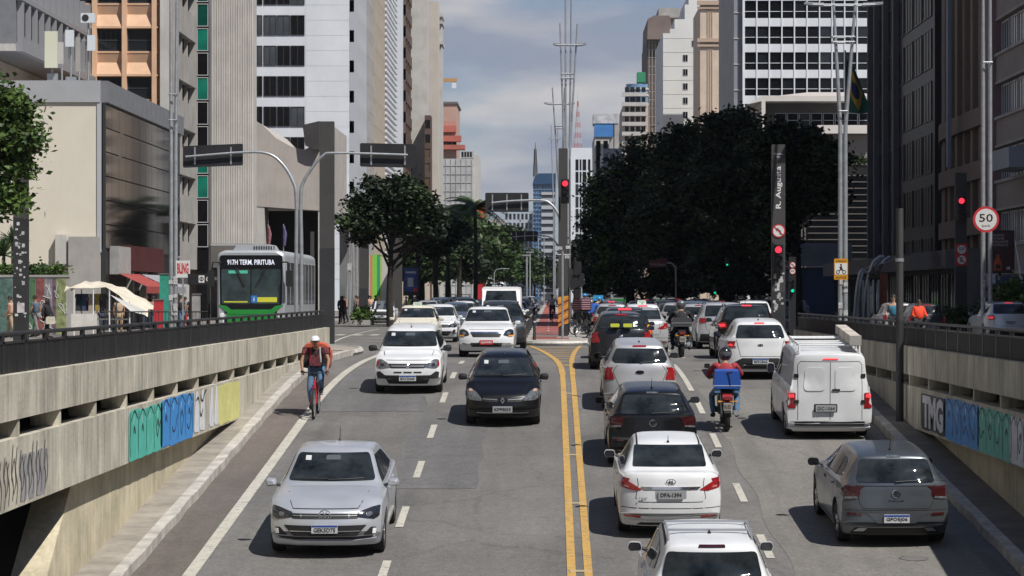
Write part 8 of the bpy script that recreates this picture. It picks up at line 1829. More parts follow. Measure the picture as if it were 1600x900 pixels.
def disc_sign(parent,x,y,z,r,kind,name='round_sign'):
 mb=MB();mb.lathe([(0,-.0),(r,0),(r,.02),(0,.02)],32,'Y',M=Matrix.Translation((x,y,z)));o=mb.build(name,M_sredr,parent)
 mb=MB();mb.lathe([(0,-.006),(r*.82,-.006),(r*.82,.0)],32,'Y',M=Matrix.Translation((x,y,z)));mb.build('white_disc',M_swht,o)
 if kind.startswith('50'):
  lettering('50',1,M_sink,o,(x,y-.009,z+r*.12),fit=(r*1.05,r*.62),bold=.01)
  if kind=='50km':lettering('km/h',1,M_sink,o,(x,y-.009,z-r*.48),fit=(r*.6,r*.2))
 if kind=='E':
  lettering('E',1,M_sink,o,(x,y-.009,z),fit=(r*.55,r*.85),bold=.02);mb=MB();mb.prism([(x-r*.6,z+r*.68),(x-r*.7,z+r*.56),(x+r*.6,z-r*.68),(x+r*.7,z-r*.56)],y-.014,y-.010,'Y');mb.build('slash',M_sredr,o)
 if kind=='turn':
  mb=MB();mb.prism([(x+r*.15,z-r*.55),(x+r*.32,z-r*.55),(x+r*.32,z+r*.05),(x-r*.05,z+r*.25),(x-.0,z+r*.42),(x-r*.5,z+r*.38),(x-r*.28,z-r*.06),(x-r*.18,z+r*.08),(x+r*.15,z-r*.1)],y-.012,y-.008,'Y');mb.build('arrow',M_sink,o);mb=MB();mb.prism([(x-r*.6,z+r*.68),(x-r*.7,z+r*.56),(x+r*.6,z-r*.68),(x+r*.7,z-r*.56)],y-.016,y-.013,'Y');mb.build('slash',M_sredr,o)
 return o
 # pillars
pillar('dark grey pillar standing at the end of the left ramp wall',511,89,190,.5,3.4,0,1)
t,H=pillar('dark pillar covered with small stickers behind the left railing',33,91,150,.5,4.5,34,2)
mb=MB();mb.box(-.11,.15,-.165,-.155,1.15,1.5);mb.build('poster',mat('poster_white',(.55,.5,.52),.8,var=.4,scale=8),t)
t,H=pillar('central pillar at the tip of the median with a striped orange wrap',880,104,232,.38,1.9,0,3,z0=.13)
mb=MB();
for k in range(3):
 z=1.35-k*.36;mb.prism([(-.2,z-.2),(.2,z+.08),(.2,z+.32),(-.2,z+.04)],-.175,-.158,'Y')
mb.build('orange_wrap',mat('wrap_orange',(.55,.17,.03),.6,var=.15,scale=4),t)
mb=MB();mb.prism(round_poly([(-.21,.5),(.21,.6),(.21,1.72),(-.21,1.66)],.03),-.168,-.154,'Y');mb.build('yellow_wrap',mat('wrap_amber',(.62,.30,.03),.6,var=.3,scale=6),t)
mb=MB()
for k in range(3):z=1.42-k*.36;mb.prism([(-.22,z-.14),(.22,z+.1),(.22,z+.15),(-.22,z-.09)],-.18,-.176,'Y')
mb.build('dark_scribble',M_sink,t)
t,H=pillar('grey street name pillar reading R. Augusta under the dark trees',1216,103,226,.54,1.9,10,4)
lettering('R. Augusta',.6,mat('name_white',(.7,.7,.7),.6),t,(.02,-.155,PZ(293,103)-.1),rot=(R(90),R(-90),0),fit=((326-260)*103/FOC,.27),bold=.012)
lettering('Próxima\nRua',.2,MATS['name_white'],t,(0,-.155,PZ(243,103)-.1),fit=(.34,.2))
disc_sign(t,0,-.18,PZ(361,103)-.1,.27,'turn')
mb=MB()
for k in range(14):
 r=random.Random(k);x=r.uniform(-.2,.2);z=r.uniform(1.0,2.7);mb=MB();mb.box(x-.05,x+.05,-.1575-.001*k,-.155,z,z+r.uniform(.06,.2));mb.build('sticker',M_poster,t)
signal('red traffic light hanging low on the street name pillar',(PX(1216,102.7),102.7,PZ(427,102.7)),'red',h=1.15)
t,H=pillar('tall grey pillar behind the right railing carrying two round signs',1501,127,270,.56,3.0,0,5)
disc_sign(t,.02,-.18,PZ(390,127)-.1,.26,'50');disc_sign(t,.02,-.18,PZ(406,127)-.1,.26,'E')
mb=MB();mb.box(-.27,.30,-.165,-.152,PZ(415,127)-.1,PZ(381,127)-.1);mb.build('sign_plate',M_sredr,t)
signal('red traffic light mounted high on the tall pillar at the right',(PX(1502,126.5),126.5,PZ(345,126.5)),'red',h=1.2)
signal('red traffic light on the central pillar, topmost of the median lights',(PX(883,103.4),103.4,PZ(318,103.4)),'red',h=.98)
signal('green traffic light hidden in foliage right of the central pillar',(PX(896,118),118,PZ(448,118)),'green',h=.8)
signal('small green traffic light deep under the right trees',(PX(1136,150),150,PZ(416,150)),'green',h=.5)
signal('second small green traffic light under the right trees, lower than the other',(PX(1117,150),150,PZ(460,150)),'green',h=.55)
# slim dark post with signs right of the street name pillar
t=thing('signal_post','slim black signal post with small signs right of the street name pillar','signal post',(PX(1238,110),110,.1))
mb=MB();mb.box(-.14,.14,-.1,.1,0,PZ(405,110));mb.build('post',M_sink,t);disc_sign(t,0,-.12,PZ(414,110)-.1,.13,'turn');disc_sign(t,0,-.12,PZ(424,110)-.1,.13,'50')
signal('green arrow light on the slim black post right of the street name pillar',(PX(1238,109.8),109.8,PZ(458,109.8)),'green',h=.6)
# thin grey post with boards in front of the central pillar
t=thing('sign_post','thin steel post with a cross bar in front of the central pillar','post',(PX(879,101.5),101.5,.13))
mb=MB();mb.tube([(0,0,0),(0,0,PZ(393,101.5)-.1)],.045,8);mb.tube([(-.22,0,PZ(399,101.5)-.1),(.32,0,PZ(399,101.5)-.1)],.02,6);mb.build('post',M_steel,t)
mb=MB()
for k,(x,z) in enumerate(((-.1,.0),(.22,.03),(.18,-.35))):mb=MB();mb.box(x-.09,x+.09,-.03,-.01,PZ(395,101.5)+z,PZ(395,101.5)+z+.12);mb.build('small_plate',M_poster,t)
t=thing('traffic_light_cluster','cluster of black signal housings leaning out to the right of the central pillar','traffic light',(PX(898,112),112,.13))
mb=MB();mb.tube([(0,0,0),(0,0,3.4)],.06,8);mb.build('post',M_sink,t)
for k,(x,z) in enumerate(((.12,2.9),(-.05,2.3),(.25,2.4),(.1,1.7))):
 mb=MB();mb.prism(round_poly([(x-.16,z-.3),(x+.16,z-.25),(x+.18,z+.3),(x-.12,z+.34)],.08),-.15+.06*k,.1+.06*k,'Y');mb.build('housing',M_sink,t)
 # cantilever poles with road signs seen from behind
def cantilever(label,px,d,pts,sign,rz=0,z0=.0,r=.055,straps=2,tilt=0):
 t=thing('sign_gantry',label,'road sign',(PX(px,d),d,z0));x0=PX(px,d)
 P_=smooth_pts([(PX(a,d)-x0,0,PZ(b,d)-z0) for a,b in pts],5);n=len(P_)
 mb=MB();mb.tube(P_,[r*(1.25-.6*i/n) for i in range(n)],10);mb.build('mast_arm',M_steel,t,smooth=True)
 a,b,c,e=sign;zs=PZ(c,d)-z0,PZ(e,d)-z0;xa,xb=PX(a,d)-x0,PX(b,d)-x0;dz=tilt
 mb=MB();mb.prism(round_poly([(xa,zs[1]-dz),(xb,zs[1]+dz),(xb,zs[0]+dz),(xa,zs[0]-dz)],.06),.11,.14,'Y');o=mb.build('sign_panel',M_sback,t)
 for k in range(straps):
  f=(k+.5)/straps if straps>2 else(.2,.8)[k];x=xa+(xb-xa)*f;mb=MB();mb.box(x-.025,x+.025,.085,.108,zs[1]+.07,zs[0]-.07);mb.build('bracket',M_satin,o)
 return t
cantilever('curved steel pole carrying the back of a road sign to the left, over the bus',463,82,[(463,556),(463,400),(463,310),(457,282),(440,255),(418,240),(380,238),(290,245)],(285,379,226,260),tilt=.04)
cantilever('curved steel pole holding a road sign back to the right, before the white tower',472,82.6,[(471,556),(471,400),(470,310),(474,285),(488,262),(505,243),(525,239),(637,242)],(562,650,224,261),tilt=-.02)
cantilever('road sign back on a curved arm reaching left from the central pillar',868,106,[(876,350),(873,336),(862,320),(846,313),(800,314),(768,317)],(758,826,301,331),straps=3)
cantilever('smaller road sign back on a curved arm further down the median',872,190,[(879,480),(879,402),(872,384),(860,371),(840,368),(801,370)],(800,840,361,377),straps=3)
# steel lamp masts of paired tubes
def lamp_mast(label,px,d,base,join,tops,bars,r=.085,group=None,name='lamp_mast',stickers=0):
 x0=PX(px,d);t=thing(name,label,'lamp mast',(x0,d,.05),0,group)
 for(a,ta,tz) in tops:
  P_=[(a[0]*d/FOC,0,0),(a[0]*d/FOC,0,PZ(join,d)),(ta*d/FOC,0,PZ(tz,d))];mb=MB();mb.tube(P_,[r,r*.9,r*.55],10);mb.build('tube',M_steel,t,smooth=True)
 for(z,xa,xb,th) in bars:
  zz=PZ(z,d);a,b=xa*d/FOC,xb*d/FOC
  mb=MB()
  for yy in(-.22,.22):mb.tube([(a*.8,yy,zz),(b*.8,yy,zz)],.03,6)
  mb.tube([(a*.8,-.22,zz),(a*.8,.22,zz)],.03,6);mb.tube([(b*.8,-.22,zz),(b*.8,.22,zz)],.03,6);mb.build('collar',M_steel,t)
  if th:
   for s_,e_ in((-1,a),(1,b)):
    mb=MB();mb.prism(round_poly([(e_*.5,zz-.06),(e_*1.0,zz+.02),(e_*1.0,zz+.12),(e_*.5,zz+.08)],.02),-.16,.16,'Y');mb.build('lamp_head',M_satin,t)
 r_=random.Random(px)
 for k in range(stickers):
  mb=MB();z=r_.uniform(.9,2.6);a=r_.choice(tops)[0][0]*d/FOC;mb.box(a-.08,a+.08,-r-.012-.001*k,-r-.006,z,z+r_.uniform(.08,.25));mb.build('sticker',M_poster,t)
 mb=MB();mb.box(-.3,.3,-.3,.3,-.05,.06);mb.build('base',M_cgrey,t)
 return t
lamp_mast('tall paired steel lamp mast at the left between the glass shop and the concrete tower',271,100,490,240,[((-3.4,),-4.4,-60),((3.6,),6,-60)],[(150,-7,7,0),(190,-7,7,0)],r=.085,stickers=9)
lamp_mast('tall paired steel lamp mast splitting at the top, beside the national flag',1317,100,490,200,[((-4,),-15,0),((4,),20,0)],[(10,-60,62,1),(60,-21,22,0),(68,-21,22,0),(176,-8,8,0)],r=.095,stickers=9)
lamp_mast('tall paired steel lamp mast at the right edge, behind the speed limit sign',1542,100,500,100,[((-6,),-6,-60),((5,),5,-60)],[(100,-9,9,0)],r=.09,stickers=6)
lamp_mast('nearest of the slender branching lamp masts above the central pillar',886,135,480,250,[((-2,),-2.5,-40),((4,),7,-40),((-4,),-11,38),((4,),16,39)],[(72,-22,30,1),(117,-12,12,0),(124,-12,12,0)],r=.07)
lamp_mast('second slender branching lamp mast, left of the nearest one above the median',876,175,480,300,[((-2,),-13,138),((2,),6,138)],[(164,-26,22,1),(198,-10,6,0),(202,-10,6,0)],r=.08)
lamp_mast('third and smallest slender branching lamp mast down the median',866,300,480,330,[((-1,),-5,196),((1,),6,196)],[(218,-9,11,1),(250,-7,7,0)],r=.09)
for k,(px,d,tp,lb) in enumerate(((841,420,300,'pair of thin lamp posts'),(850,430,300,'thin lamp post right of its twin'),(828,330,395,'short grey post'),(823,300,400,'shorter grey post'))):
 t=thing('lamp_post',f'{lb} far down the left side of the median','lamp post',(PX(px,d),d,0));mb=MB();mb.tube([(0,0,0),(0,0,PZ(tp+(70 if k<2 else 0),d))],.11,6);mb.build('pole',M_steel,t);mb=MB();mb.box(-.5,.5,-.15,.15,PZ(tp+(70 if k<2 else 0),d),PZ(tp+(70 if k<2 else 0),d)+.15);mb.build('lamp_head',M_satin,t)
 # pole on the right ramp walkway
t=thing('steel_post','plain dark steel post standing on the right ramp walkway','post',(7.45,54.6,road_z(54.6)+.1))
mb=MB();mb.tube([(0,0,0),(0,0,2.2)],.085,12);mb.build('lower_tube',M_pild,t,smooth=True);mb=MB();mb.tube([(0,0,2.2),(0,0,PZ(333,54.6)-road_z(54.6))],.078,12);mb.build('upper_tube',M_pil,t,smooth=True);mb=MB();mb.tube([(0,0,3.45),(0,0,3.52)],.09,12);mb.build('clamp',M_satin,t)
# speed limit sign
t=thing('speed_sign','large round speed limit sign reading 50 km/h at the right','road sign',(PX(1540,98),98,.05));disc_sign(t,0,-.1,PZ(343,98)-.05,.50,'50km');mb=MB();mb.box(-.3,.3,-.075,-.05,PZ(343,98)-.1,PZ(343,98));mb.build('bracket',M_steel,t)
# yellow bordered motorcycle sign on the mast
t=thing('warning_sign','yellow bordered sign with a motorcycle rider symbol on the paired mast','road sign',(PX(1314,99.6),99.6,PZ(437,99.6)))
mb=MB();mb.prism(round_poly([(-.27,0),(.27,0),(.27,.82),(-.27,.82)],.04),-.02,.0,'Y');mb.build('panel',mat('sign_amber',(.55,.25,.01),.5),t);mb=MB();mb.box(-.24,.24,-.028,-.022,.2,.64);mb.build('white_field',M_swht,t)
mb=MB();mb.lathe([(.05,-.034),(.075,-.034)],14,'Y',M=Matrix.Translation((-.12,0,.3)));mb.lathe([(.05,-.034),(.075,-.034)],14,'Y',M=Matrix.Translation((.12,0,.3)));mb.prism([(-.1,.33),(0,.38),(.1,.33),(.06,.42),(.02,.54),(-.06,.5),(-.03,.42)],-.036,-.03,'Y');mb.lathe([(0,-.036),(.035,-.035)],12,'Y',M=Matrix.Translation((.0,0,.58)));mb.build('symbol',M_sink,t)
for z in(.08,.72):lettering('ATENÇÃO' if z>.5 else 'MOTOS',.1,M_sink,t,(0,-.024,z),fit=(.4,.08))
# bottle advertisement
t=thing('advertising_panel','lit dark advertising panel with an orange bottle at the right edge','advertising panel',(PX(1562,110),110,.1))
za,zb_=PZ(427,110)-.1,PZ(360,110)-.1
mb=MB();mb.box(-.6,.62,-.1,.1,za,zb_);mb.build('case',M_sink,t);mb=MB();mb.box(-.55,.57,-.112,-.1,za+.05,zb_-.05);mb.build('poster',mat('poster_maroon',(.045,.012,.012),.4,var=.4,scale=2),t)
lettering('BLEND\nSUAVE,\nMARCANTE\nE ICÔNICO',.2,mat('poster_letter',(.5,.48,.45),.6),t,(-.05,-.118,zb_-.42),fit=(.8,.52))
mb=MB();mb.lathe([(0,0),(.17,0),(.18,.25),(.15,.42),(.07,.52),(.06,.66),(.07,.67),(.0,.68)],16,M=Matrix.Translation((-.1,-.115,za+.12))@Matrix.Diagonal((1,.1,1,1)));mb.build('bottle',mat('bottle_orange',(.40,.07,.02),.4),t)
mb=MB();mb.box(-.2,.0,-.140,-.134,za+.2,za+.38);mb.build('bottle_label',M_sink,t);mb=MB();mb.box(.28,.42,-.118,-.112,za+.16,za+.28);mb.build('mark',M_poster,t)
mb=MB();mb.box(-.45,.6,-.08,.08,PZ(446,110)-.1,PZ(431,110)-.1);mb.build('lower_board',mat('board_blue',(.04,.06,.16),.5,var=.5,scale=3),t);mb=MB();mb.tube([(0,.0,-.05),(0,0,za)],.07);mb.build('post',M_sink,t)
mb=MB();mb.box(-.58,-.2,-.13,-.1,PZ(445,110)-.1,PZ(428,110)-.1);mb.build('white_card',M_poster,t)
t=thing('curved_post','white tusk shaped curved post at the right edge','post',(PX(1588,112),112,.1));mb=MB();mb.tube(smooth_pts([(0,0,0),(.22,0,1.2),(.25,0,2.2),(.08,0,3.4),(-.15,0,4.55)]),[.17-.0072*i for i in range(25)],10);mb.build('shaft',M_bwhite,t,smooth=True);mb=MB();mb.box(-.25,.25,-.2,.2,-.05,.06);mb.build('base',M_cgrey,t)
# bollards beside the cycle path
for k in range(11):
 y=99.5+k*5.2+k*k*.35;t=thing('bollard',f'black bollard beside the cycle path, {ORD[k]} from the camera','bollard',(-1.0 if k else-.62,y,.13),0,'black bollards beside the cycle path')
 mb=MB();mb.lathe([(0,0),(.075,0),(.06,.05),(.055,.85),(.07,.87),(.065,.93),(0,.97)],12);mb.build('post',M_pild,t,smooth=30);mb=MB();mb.lathe([(.058,.68),(.06,.68),(.06,.74),(.058,.74)],12);mb.build('band',M_poster,t)
for k,(px,y) in enumerate(((822,101),(831,96.6))):
 pass
 # grey equipment hood beside the central pillar
t=thing('signal_cabinet','dark rounded cabinet hood mounted behind the central pillar','cabinet',(PX(886,113),113,.13));z=PZ(462,113)-.13
mb=MB();mb.tube([(0,0,-.1),(0,0,2.2)],.1,8);mb.build('post',M_sink,t);mb=MB();mb.prism(round_poly([(-.5,2.1),(.5,2.1),(.45,2.7),(.15,2.95),(-.35,2.95),(-.5,2.7)],.12),-.2,.35,'Y');mb.build('hood',mat('hood_grey',(.03,.031,.034),.6,var=.3,scale=3),t)
# brown direction sign under the trees
t=thing('direction_sign','small brown direction sign on a curved arm under the dark trees','road sign',(PX(1056,180),180,0));x0=PX(1056,180)
mb=MB();mb.tube(smooth_pts([(0,0,0),(0,0,PZ(425,180)),(-.1,0,PZ(416,180)),(-.35,0,PZ(411,180)),(-.7,0,PZ(411,180))]),.06,8);mb.build('post',M_cgrey,t);mb=MB();mb.prism([(PX(1014,180)-x0,PZ(418,180)),(PX(1042,180)-x0,PZ(418,180)),(PX(1042,180)-x0,PZ(404,180)),(PX(1027,180)-x0,PZ(404,180)),(PX(1024,180)-x0,PZ(407,180)),(PX(1014,180)-x0,PZ(407,180))],-.1,-.07,'Y');o=mb.build('panel',mat('sign_brown',(.13,.035,.03),.5),t)
lettering('R. Frei Caneca',.2,M_poster,o,(PX(1028,180)-x0,-.104,PZ(413,180)),fit=(.98,.16))
# national flag on its pole
t=thing('flag','large green and yellow national flag with a blue disc, hanging beside the paired mast','flag',(PX(1322,150),150,0))
zt_,zb_=PZ(92,150),PZ(176,150);n,m_=14,12;vs=[];W_=1.5
def flp(u,v):return(u*W_*(.2+.8*v**.8) if False else u*W_*(.35+.65*v),.18*math.sin(u*7+v*2),zt_-(zt_-zb_)*(v*(.96+.06*math.sin(u*3))+.18*u*(1-v)))
mb=MB();vs=[flp(i/n,j/m_) for j in range(m_+1) for i in range(n+1)];mb.add(vs,[(j*(n+1)+i,j*(n+1)+i+1,(j+1)*(n+1)+i+1,(j+1)*(n+1)+i) for j in range(m_) for i in range(n)]);mb.build('cloth',mat('flag_green',(.012,.10,.06),.8,var=.3,scale=3),t,smooth=True)
def flpatch(poly,off,m):
 mb=MB();vs=[]
 for u,v in poly:p=flp(u,v);vs.append((p[0],p[1]-off,p[2]))
 c=flp(.5,.55);vs.append((c[0],c[1]-off,c[2]));k=len(poly);mb.add(vs,[(i,(i+1)%k,k) for i in range(k)]);return mb
dm=[];
for(a,b) in(((.5,.12),(.92,.55)),((.92,.55),(.5,.95)),((.5,.95),(.08,.55)),((.08,.55),(.5,.12))):dm+=[(a[0]+(b[0]-a[0])*i/6,a[1]+(b[1]-a[1])*i/6) for i in range(6)]
flpatch(dm,.03,None).build('yellow_diamond',mat('flag_yellow',(.42,.25,.03),.8),t);flpatch([(.5+.2*math.cos(R(a)),.55+.17*math.sin(R(a))) for a in range(0,360,15)],.05,None).build('blue_disc',mat('flag_blue',(.012,.018,.07),.8),t)
mb=MB();mb.tube([(-.05,0,0),(-.05,0,zt_+.5)],.05,8);mb.build('pole',M_cgrey,t)
# small flags by the scooped building
for k,(px,c,lb) in enumerate(((419,(.3,.12,.13),'furled red striped flag on the porch of the scooped building'),(443,(.12,.10,.22),'furled dark blue and yellow flag on the porch of the scooped building'))):
 t=thing('furled_flag',lb,'flag',(PX(px,200),200,0));mb=MB();mb.tube([(0,0,0),(0,0,PZ(350,200))],.04,6);mb.build('pole',M_steel,t);mb=MB();mb.tube([(.03,0,PZ(353,200)),(.12,0,PZ(366,200)),(.06,0,PZ(384,200))],[.08,.16,.1],7);mb.build('cloth',mat('flagcloth_%d'%k,c,.8,var=.6,scale=5),t,smooth=True)
 # digital advertising panel at the left pavement
t=thing('advertising_panel','dark blue lit advertising panel on the left pavement under the broad tree','advertising panel',(PX(642,200),200,.1));mb=MB();mb.box(-.6,.6,-.12,.12,PZ(464,200),PZ(419,200));mb.build('case',M_sink,t);mb=MB();mb.box(-.52,.52,-.132,-.12,PZ(458,200),PZ(421,200));mb.build('poster',mat('poster_blue',(.03,.07,.25),.3,var=.8,scale=2.5),t)
mb=MB();mb.box(-.4,.4,-.14,-.133,PZ(429,200),PZ(426,200));mb.box(-.25,.2,-.14,-.133,PZ(450,200),PZ(436,200));mb.build('poster_marks',M_poster,t);mb=MB();mb.box(.2,.52,-.141,-.134,PZ(458,200),PZ(452,200));mb.build('red_corner',M_sredr,t);mb=MB();mb.box(-.2,.2,-.1,.1,-.1,PZ(464,200));mb.build('post',M_sink,t)
# left pavement: painted hoarding, stall, signs
t=thing('painted_wall','low wall painted with colourful street art at the left behind the railing','wall',(PX(-40,112),112,.1));x0=PX(-40,112);zt_=PZ(433,112)-.1
mb=MB();mb.box(0,PX(105,112)-x0,0,.25,0,zt_);mb.box(-.02,PX(106,112)-x0,-.04,.3,zt_,zt_+.1,0);mb.build('masonry',M_cgrey,t)
for k,(a,b,c) in enumerate(((-40,20,(.08,.15,.13)),(20,47,(.03,.10,.09)),(47,56,(.07,.17,.08)),(56,70,(.22,.07,.065)),(70,82,(.24,.23,.25)),(82,88,(.14,.08,.12)),(88,104,(.24,.28,.12)))):
 mb=MB();mb.box(PX(a,112)-x0,PX(b,112)-x0-.02,-.012,-.002,.05,zt_-.06);mb.build('mural_panel',mat('mural_%d'%k,c,.8,var=.7,scale=3.5,detail=3),t)
mb=MB();r_=random.Random(3)
for k in range(16):
 u=PX(r_.uniform(2,102),112)-x0;z=r_.uniform(.4,zt_-.5);pts=[(u+r_.uniform(-.25,.25),z+r_.uniform(-.35,.35)) for _ in range(4)]
 P_=smooth_pts(pts,4);mb.tube([(p[0],-.014,p[1]) for p in P_],.018,4)
mb.build('mural_lines',M_poster,t)
t=thing('market_stall','street stall with a sagging cream awning and a white cloth front, left of the bus','market stall',(PX(122,108),108,.13));x0=PX(122,108)
def q(px):return PX(px,108)-x0
zc=lambda py:PZ(py,108)-.13
M_canv=mat('canvas_cream',(.60,.55,.45),.9,var=.3,scale=1.6,bump=.4,bscale=5)
mb=MB();prof=[(105,452,455),(114,450,453),(135,441,447),(150,442,452),(170,448,452),(190,452,462),(205,458,474),(222,470,486),(235,480,493)]
vs=[]
for(px,zb1,zf1) in prof:
 for j in range(5):f=j/4;vs.append((q(px)+.05*math.sin(j*2),.9-1.9*f,zc(zb1+(zf1-zb1)*f)+.09*math.sin(j*1.9+px)+.1*math.sin(f*3.14)))
mb.add(vs,[(i*5+j,i*5+j+1,(i+1)*5+j+1,(i+1)*5+j) for i in range(len(prof)-1) for j in range(4)]);mb.build('awning',M_canv,t,smooth=True,fix=False)
mb=MB();mb.add([(q(178),-1.02,zc(460)),(q(232),-1.0,zc(484)),(q(230),-1.02,zc(491)),(q(212),-1.05,zc(487))],[(0,1,2,3)]);mb.build('awning_flap',mat('canvas_white',(.7,.7,.68),.8),t)
for px,y in((122,-.95),(152,-.95),(177,-.95),(208,-.9),(122,.8),(177,.8)):mb=MB();mb.tube([(q(px),y,0),(q(px),y,zc(452 if px<200 else 470))],.03,6);mb.build('pole',M_bwhite,t)
mb=MB();mb.box(q(118),q(158),-1.0,-.96,zc(512),zc(490));mb.build('cloth_front',mat('cloth_front_white',(.62,.60,.56),.9,var=.2,scale=3),t);mb=MB();mb.box(q(118),q(205),-.95,.5,.7,.76);mb.build('counter',M_cdark,t)
r_=random.Random(11)
cc_=[(.03,.03,.04),(.02,.25,.10),(.30,.22,.05),(.04,.05,.12),(.25,.05,.05),(.05,.05,.06),(.35,.3,.25)]
for k in range(15):
 x=q(126)+k*(q(176)-q(126))/15;g_=tag(MB().prism(round_poly([(-.10,-.72),(.10,-.72),(.09,-.1),(.17,-.28),(.20,-.2),(.09,0),(-.09,0),(-.20,-.2),(-.17,-.28),(-.09,-.1)],.02),-.02,.02,'Y').build('hanging_shirt',cloth('stall_%d'%(k%7),cc_[k%7]),loc=(x+x0,107.4+.1*(k%3),zc(459)+.13)),f'small {["black", "green", "ochre", "navy", "red", "charcoal", "beige"][k % 7]} garment hanging in the stall, {ORD[k]} from its left end','garment','garments hanging in the stall')
t=thing('barrier','low black tubular barrier on the left pavement in front of the shops','barrier',(PX(158,106),106,.13));L_=PX(330,106)-PX(158,106)
mb=MB();mb.tube([(0,0,1.05),(L_,0,1.05)],.03,6);mb.tube([(0,0,.2),(L_,0,.2)],.025,6);mb.build('rails',M_sink,t)
mb=MB()
for k in range(int(L_/.14)):mb.tube([(k*.14,0,.2),(k*.14,0,1.05)],.009,4)
mb.build('bars',M_sink,t)
t=thing('bus_stop_sign','black sign box with white arrow symbols left of the bus','sign',(PX(312,98),98,.1));z=PZ(445,98)-.1
mb=MB();mb.box(-.45,.5,-.06,.06,z,z+.42);mb.build('box',M_sink,t);mb=MB();mb.tube([(.35,0,0),(.35,0,z)],.05);mb.tube([(-.35,0,0),(-.35,0,z)],.05);mb.build('posts',M_sink,t)
for x in(.08,.35):
 mb=MB();mb.box(x-.11,x+.11,-.068,-.06,z+.08,z+.36) if x<.2 else mb.lathe([(.06,-.066),(.1,-.066)],16,'Y',M=Matrix.Translation((x,0,z+.22)));o=mb.build('symbol_plate',M_swht,t)
 if x<.2:mb=MB();mb.lathe([(.05,-.072),(.08,-.072)],16,'Y',M=Matrix.Translation((x,0,z+.22)));mb.box(x-.012,x+.012,-.074,-.069,z+.13,z+.31);mb.build('symbol',M_sink,o)
t=thing('shop_sign','white sign board with red lettering beside the left lamp mast','sign',(PX(286,99),99,.1));z=PZ(436,108)-.1
mb=MB();mb.box(-.27,.27,-.04,.04,z,z+.66);mb.build('board',M_swht,t);lettering('BLING',.3,M_sredr,t,(0,-.044,z+.36),fit=(.44,.42),bold=.01);mb=MB();mb.box(-.03,.03,-.03,.03,0,z);mb.build('post',M_steel,t)
for k,(px,d,c,h_,lb) in enumerate(((305,110,(.30,.29,.28),1.75,'grey electrical cabinet with posters between the mast and the bus'),(248,118,(.45,.03,.04),1.5,'red display stand in front of the shops'),(257,120,(.03,.28,.20),2.7,'green news stand sign left of the lamp mast'))):
 t=thing('cabinet' if k==0 else 'display_stand',lb,'street cabinet',(PX(px,d),d,.13));mb=MB();mb.box(-.2,.2,-.2,.2,0,h_);mb.build('box',mat('cabinet_%d'%k,c,.7,var=.4,scale=3),t);mb=MB();mb.box(-.23,.23,-.23,.23,h_,h_+.06);mb.build('top',M_cdark,t)
 # slim lamp and posts between the bus and the tree
t=thing('globe_lamp','slim white post with a round lamp left of the broad tree','lamp post',(PX(546,165),165,.1));mb=MB();mb.tube([(0,0,0),(0,0,PZ(320,165))],.06,8);mb.build('pole',M_steel,t);mb=MB();mb.lathe([(0,0),(.2,.08),(.27,.28),(.2,.48),(0,.56)],14,M=Matrix.Translation((0,0,PZ(322,165))));mb.build('globe',mat('globe_white',(.6,.6,.62),.3),t,smooth=True);mb=MB();mb.box(-.13,.13,-.1,.1,PZ(425,165),PZ(414,165));mb.build('box',M_poster,t)
pillar('grey pillar between the station entrance and the broad tree',568,165,362,.55,2.2,0,7)
pillar('pale grey pillar right of the broad tree trunk',621,190,372,.7,.4,0,8);pillar('short slim pillar beside the station entrance roof',488,165,362,.22,.5,0,9)
cantilever('black overhead sign on an arm under the broad tree',690,240,[(700,480),(700,400),(697,391),(688,388),(665,388)],(660,686,385,400))
cantilever('small street lamp arm over the bus far down the left pavement',772,300,[(772,470),(772,435),(774,423),(782,420),(796,420)],(790,796,419,421))
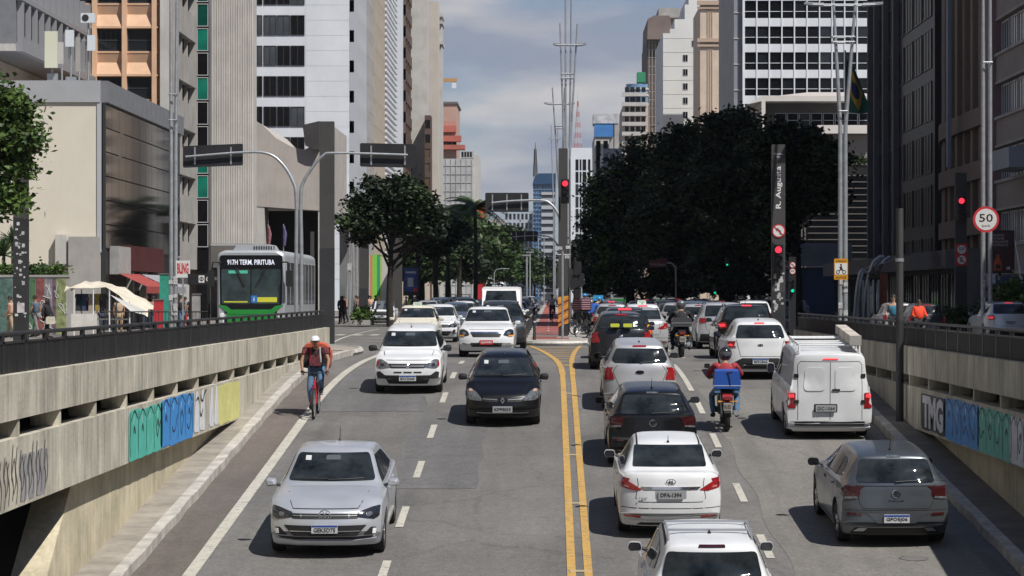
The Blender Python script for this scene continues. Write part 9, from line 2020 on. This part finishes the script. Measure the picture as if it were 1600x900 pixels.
t=thing('red_banner','small red banner on the pavement by the distant bus','banner',(PX(749,250),250,.1));mb=MB();mb.box(-.3,.3,-.03,.03,.8,PZ(446,250));mb.build('banner',M_sredr,t);mb=MB();mb.tube([(0,.05,0),(0,.05,2.5)],.04);mb.build('post',M_steel,t)
# arched steel shelter behind the right railing
t=thing('arched_shelter','arched steel and glass shelter behind the right railing','shelter',(PX(1360,140),140,.1));x0=PX(1360,140)
for k,dx in enumerate((-.6,-.3,.2)):
 mb=MB();mb.tube(smooth_pts([(dx-.3,k*1.2,0),(dx-.15,k*1.2,2.0),(dx+.1,k*1.2,3.1),(dx+.5,k*1.2,3.0),(dx+.8,k*1.2,3.6),(dx+1.2,k*1.2,3.9)]),.09,8);mb.build('arch',M_steel,t,smooth=True)
mb=MB();mb.add([(-.2,0,3.2),(3.2,0,4.3),(3.2,3,4.3),(-.2,3,3.2)],[(0,1,2,3)]);mb.build('glass_roof',M_gl2,t)
mb=MB();mb.box(.6,1.0,.5,.6,.1,PZ(430,140));mb.build('orange_panel',mat('panel_orange_dim',(.30,.09,.05),.7,var=.3,scale=2),t)
mb=MB()
for k in range(5):mb.box(-.7+k*.28,-.6+k*.28,.2,.3,0,2.6)
mb.build('slats',M_steel,t)
# dark smudge-like patches: utility covers on the road
for k,(x,y,lb) in enumerate(((5.6,39.4,'worn utility cover in the road right behind the dark grey hatchback'),)):
 t=thing('utility_cover',lb,'manhole cover',(x,y,road_z(y)+.012));t.rotation_euler=(math.atan(.08),0,0);mb=MB();mb.lathe([(0,.0),(.2,.0),(.22,-.01)],20);mb.build('lid',M_cdark,t);mb=MB();mb.lathe([(.21,.003),(.23,.003)],20);mb.build('ring',M_asph2,t)
 # ---- air: thin city haze over the whole scene, the sky outside it
hz=MB();hz.box(-1500,1500,-420,2400,-9,160)
o=hz.mesh('haze',[])
m=bpy.data.materials.new('haze');m.use_nodes=True;t=m.node_tree;t.nodes.clear();v=N(t,'ShaderNodeVolumePrincipled');v.inputs['Color'].default_value=(.80,.88,1,1);v.inputs['Density'].default_value=.00005;v.inputs['Anisotropy'].default_value=.2
t.links.new(v.outputs[0],N(t,'ShaderNodeOutputMaterial').inputs['Volume']);o.materials.append(m);tag(link('haze',o),kind='stuff')
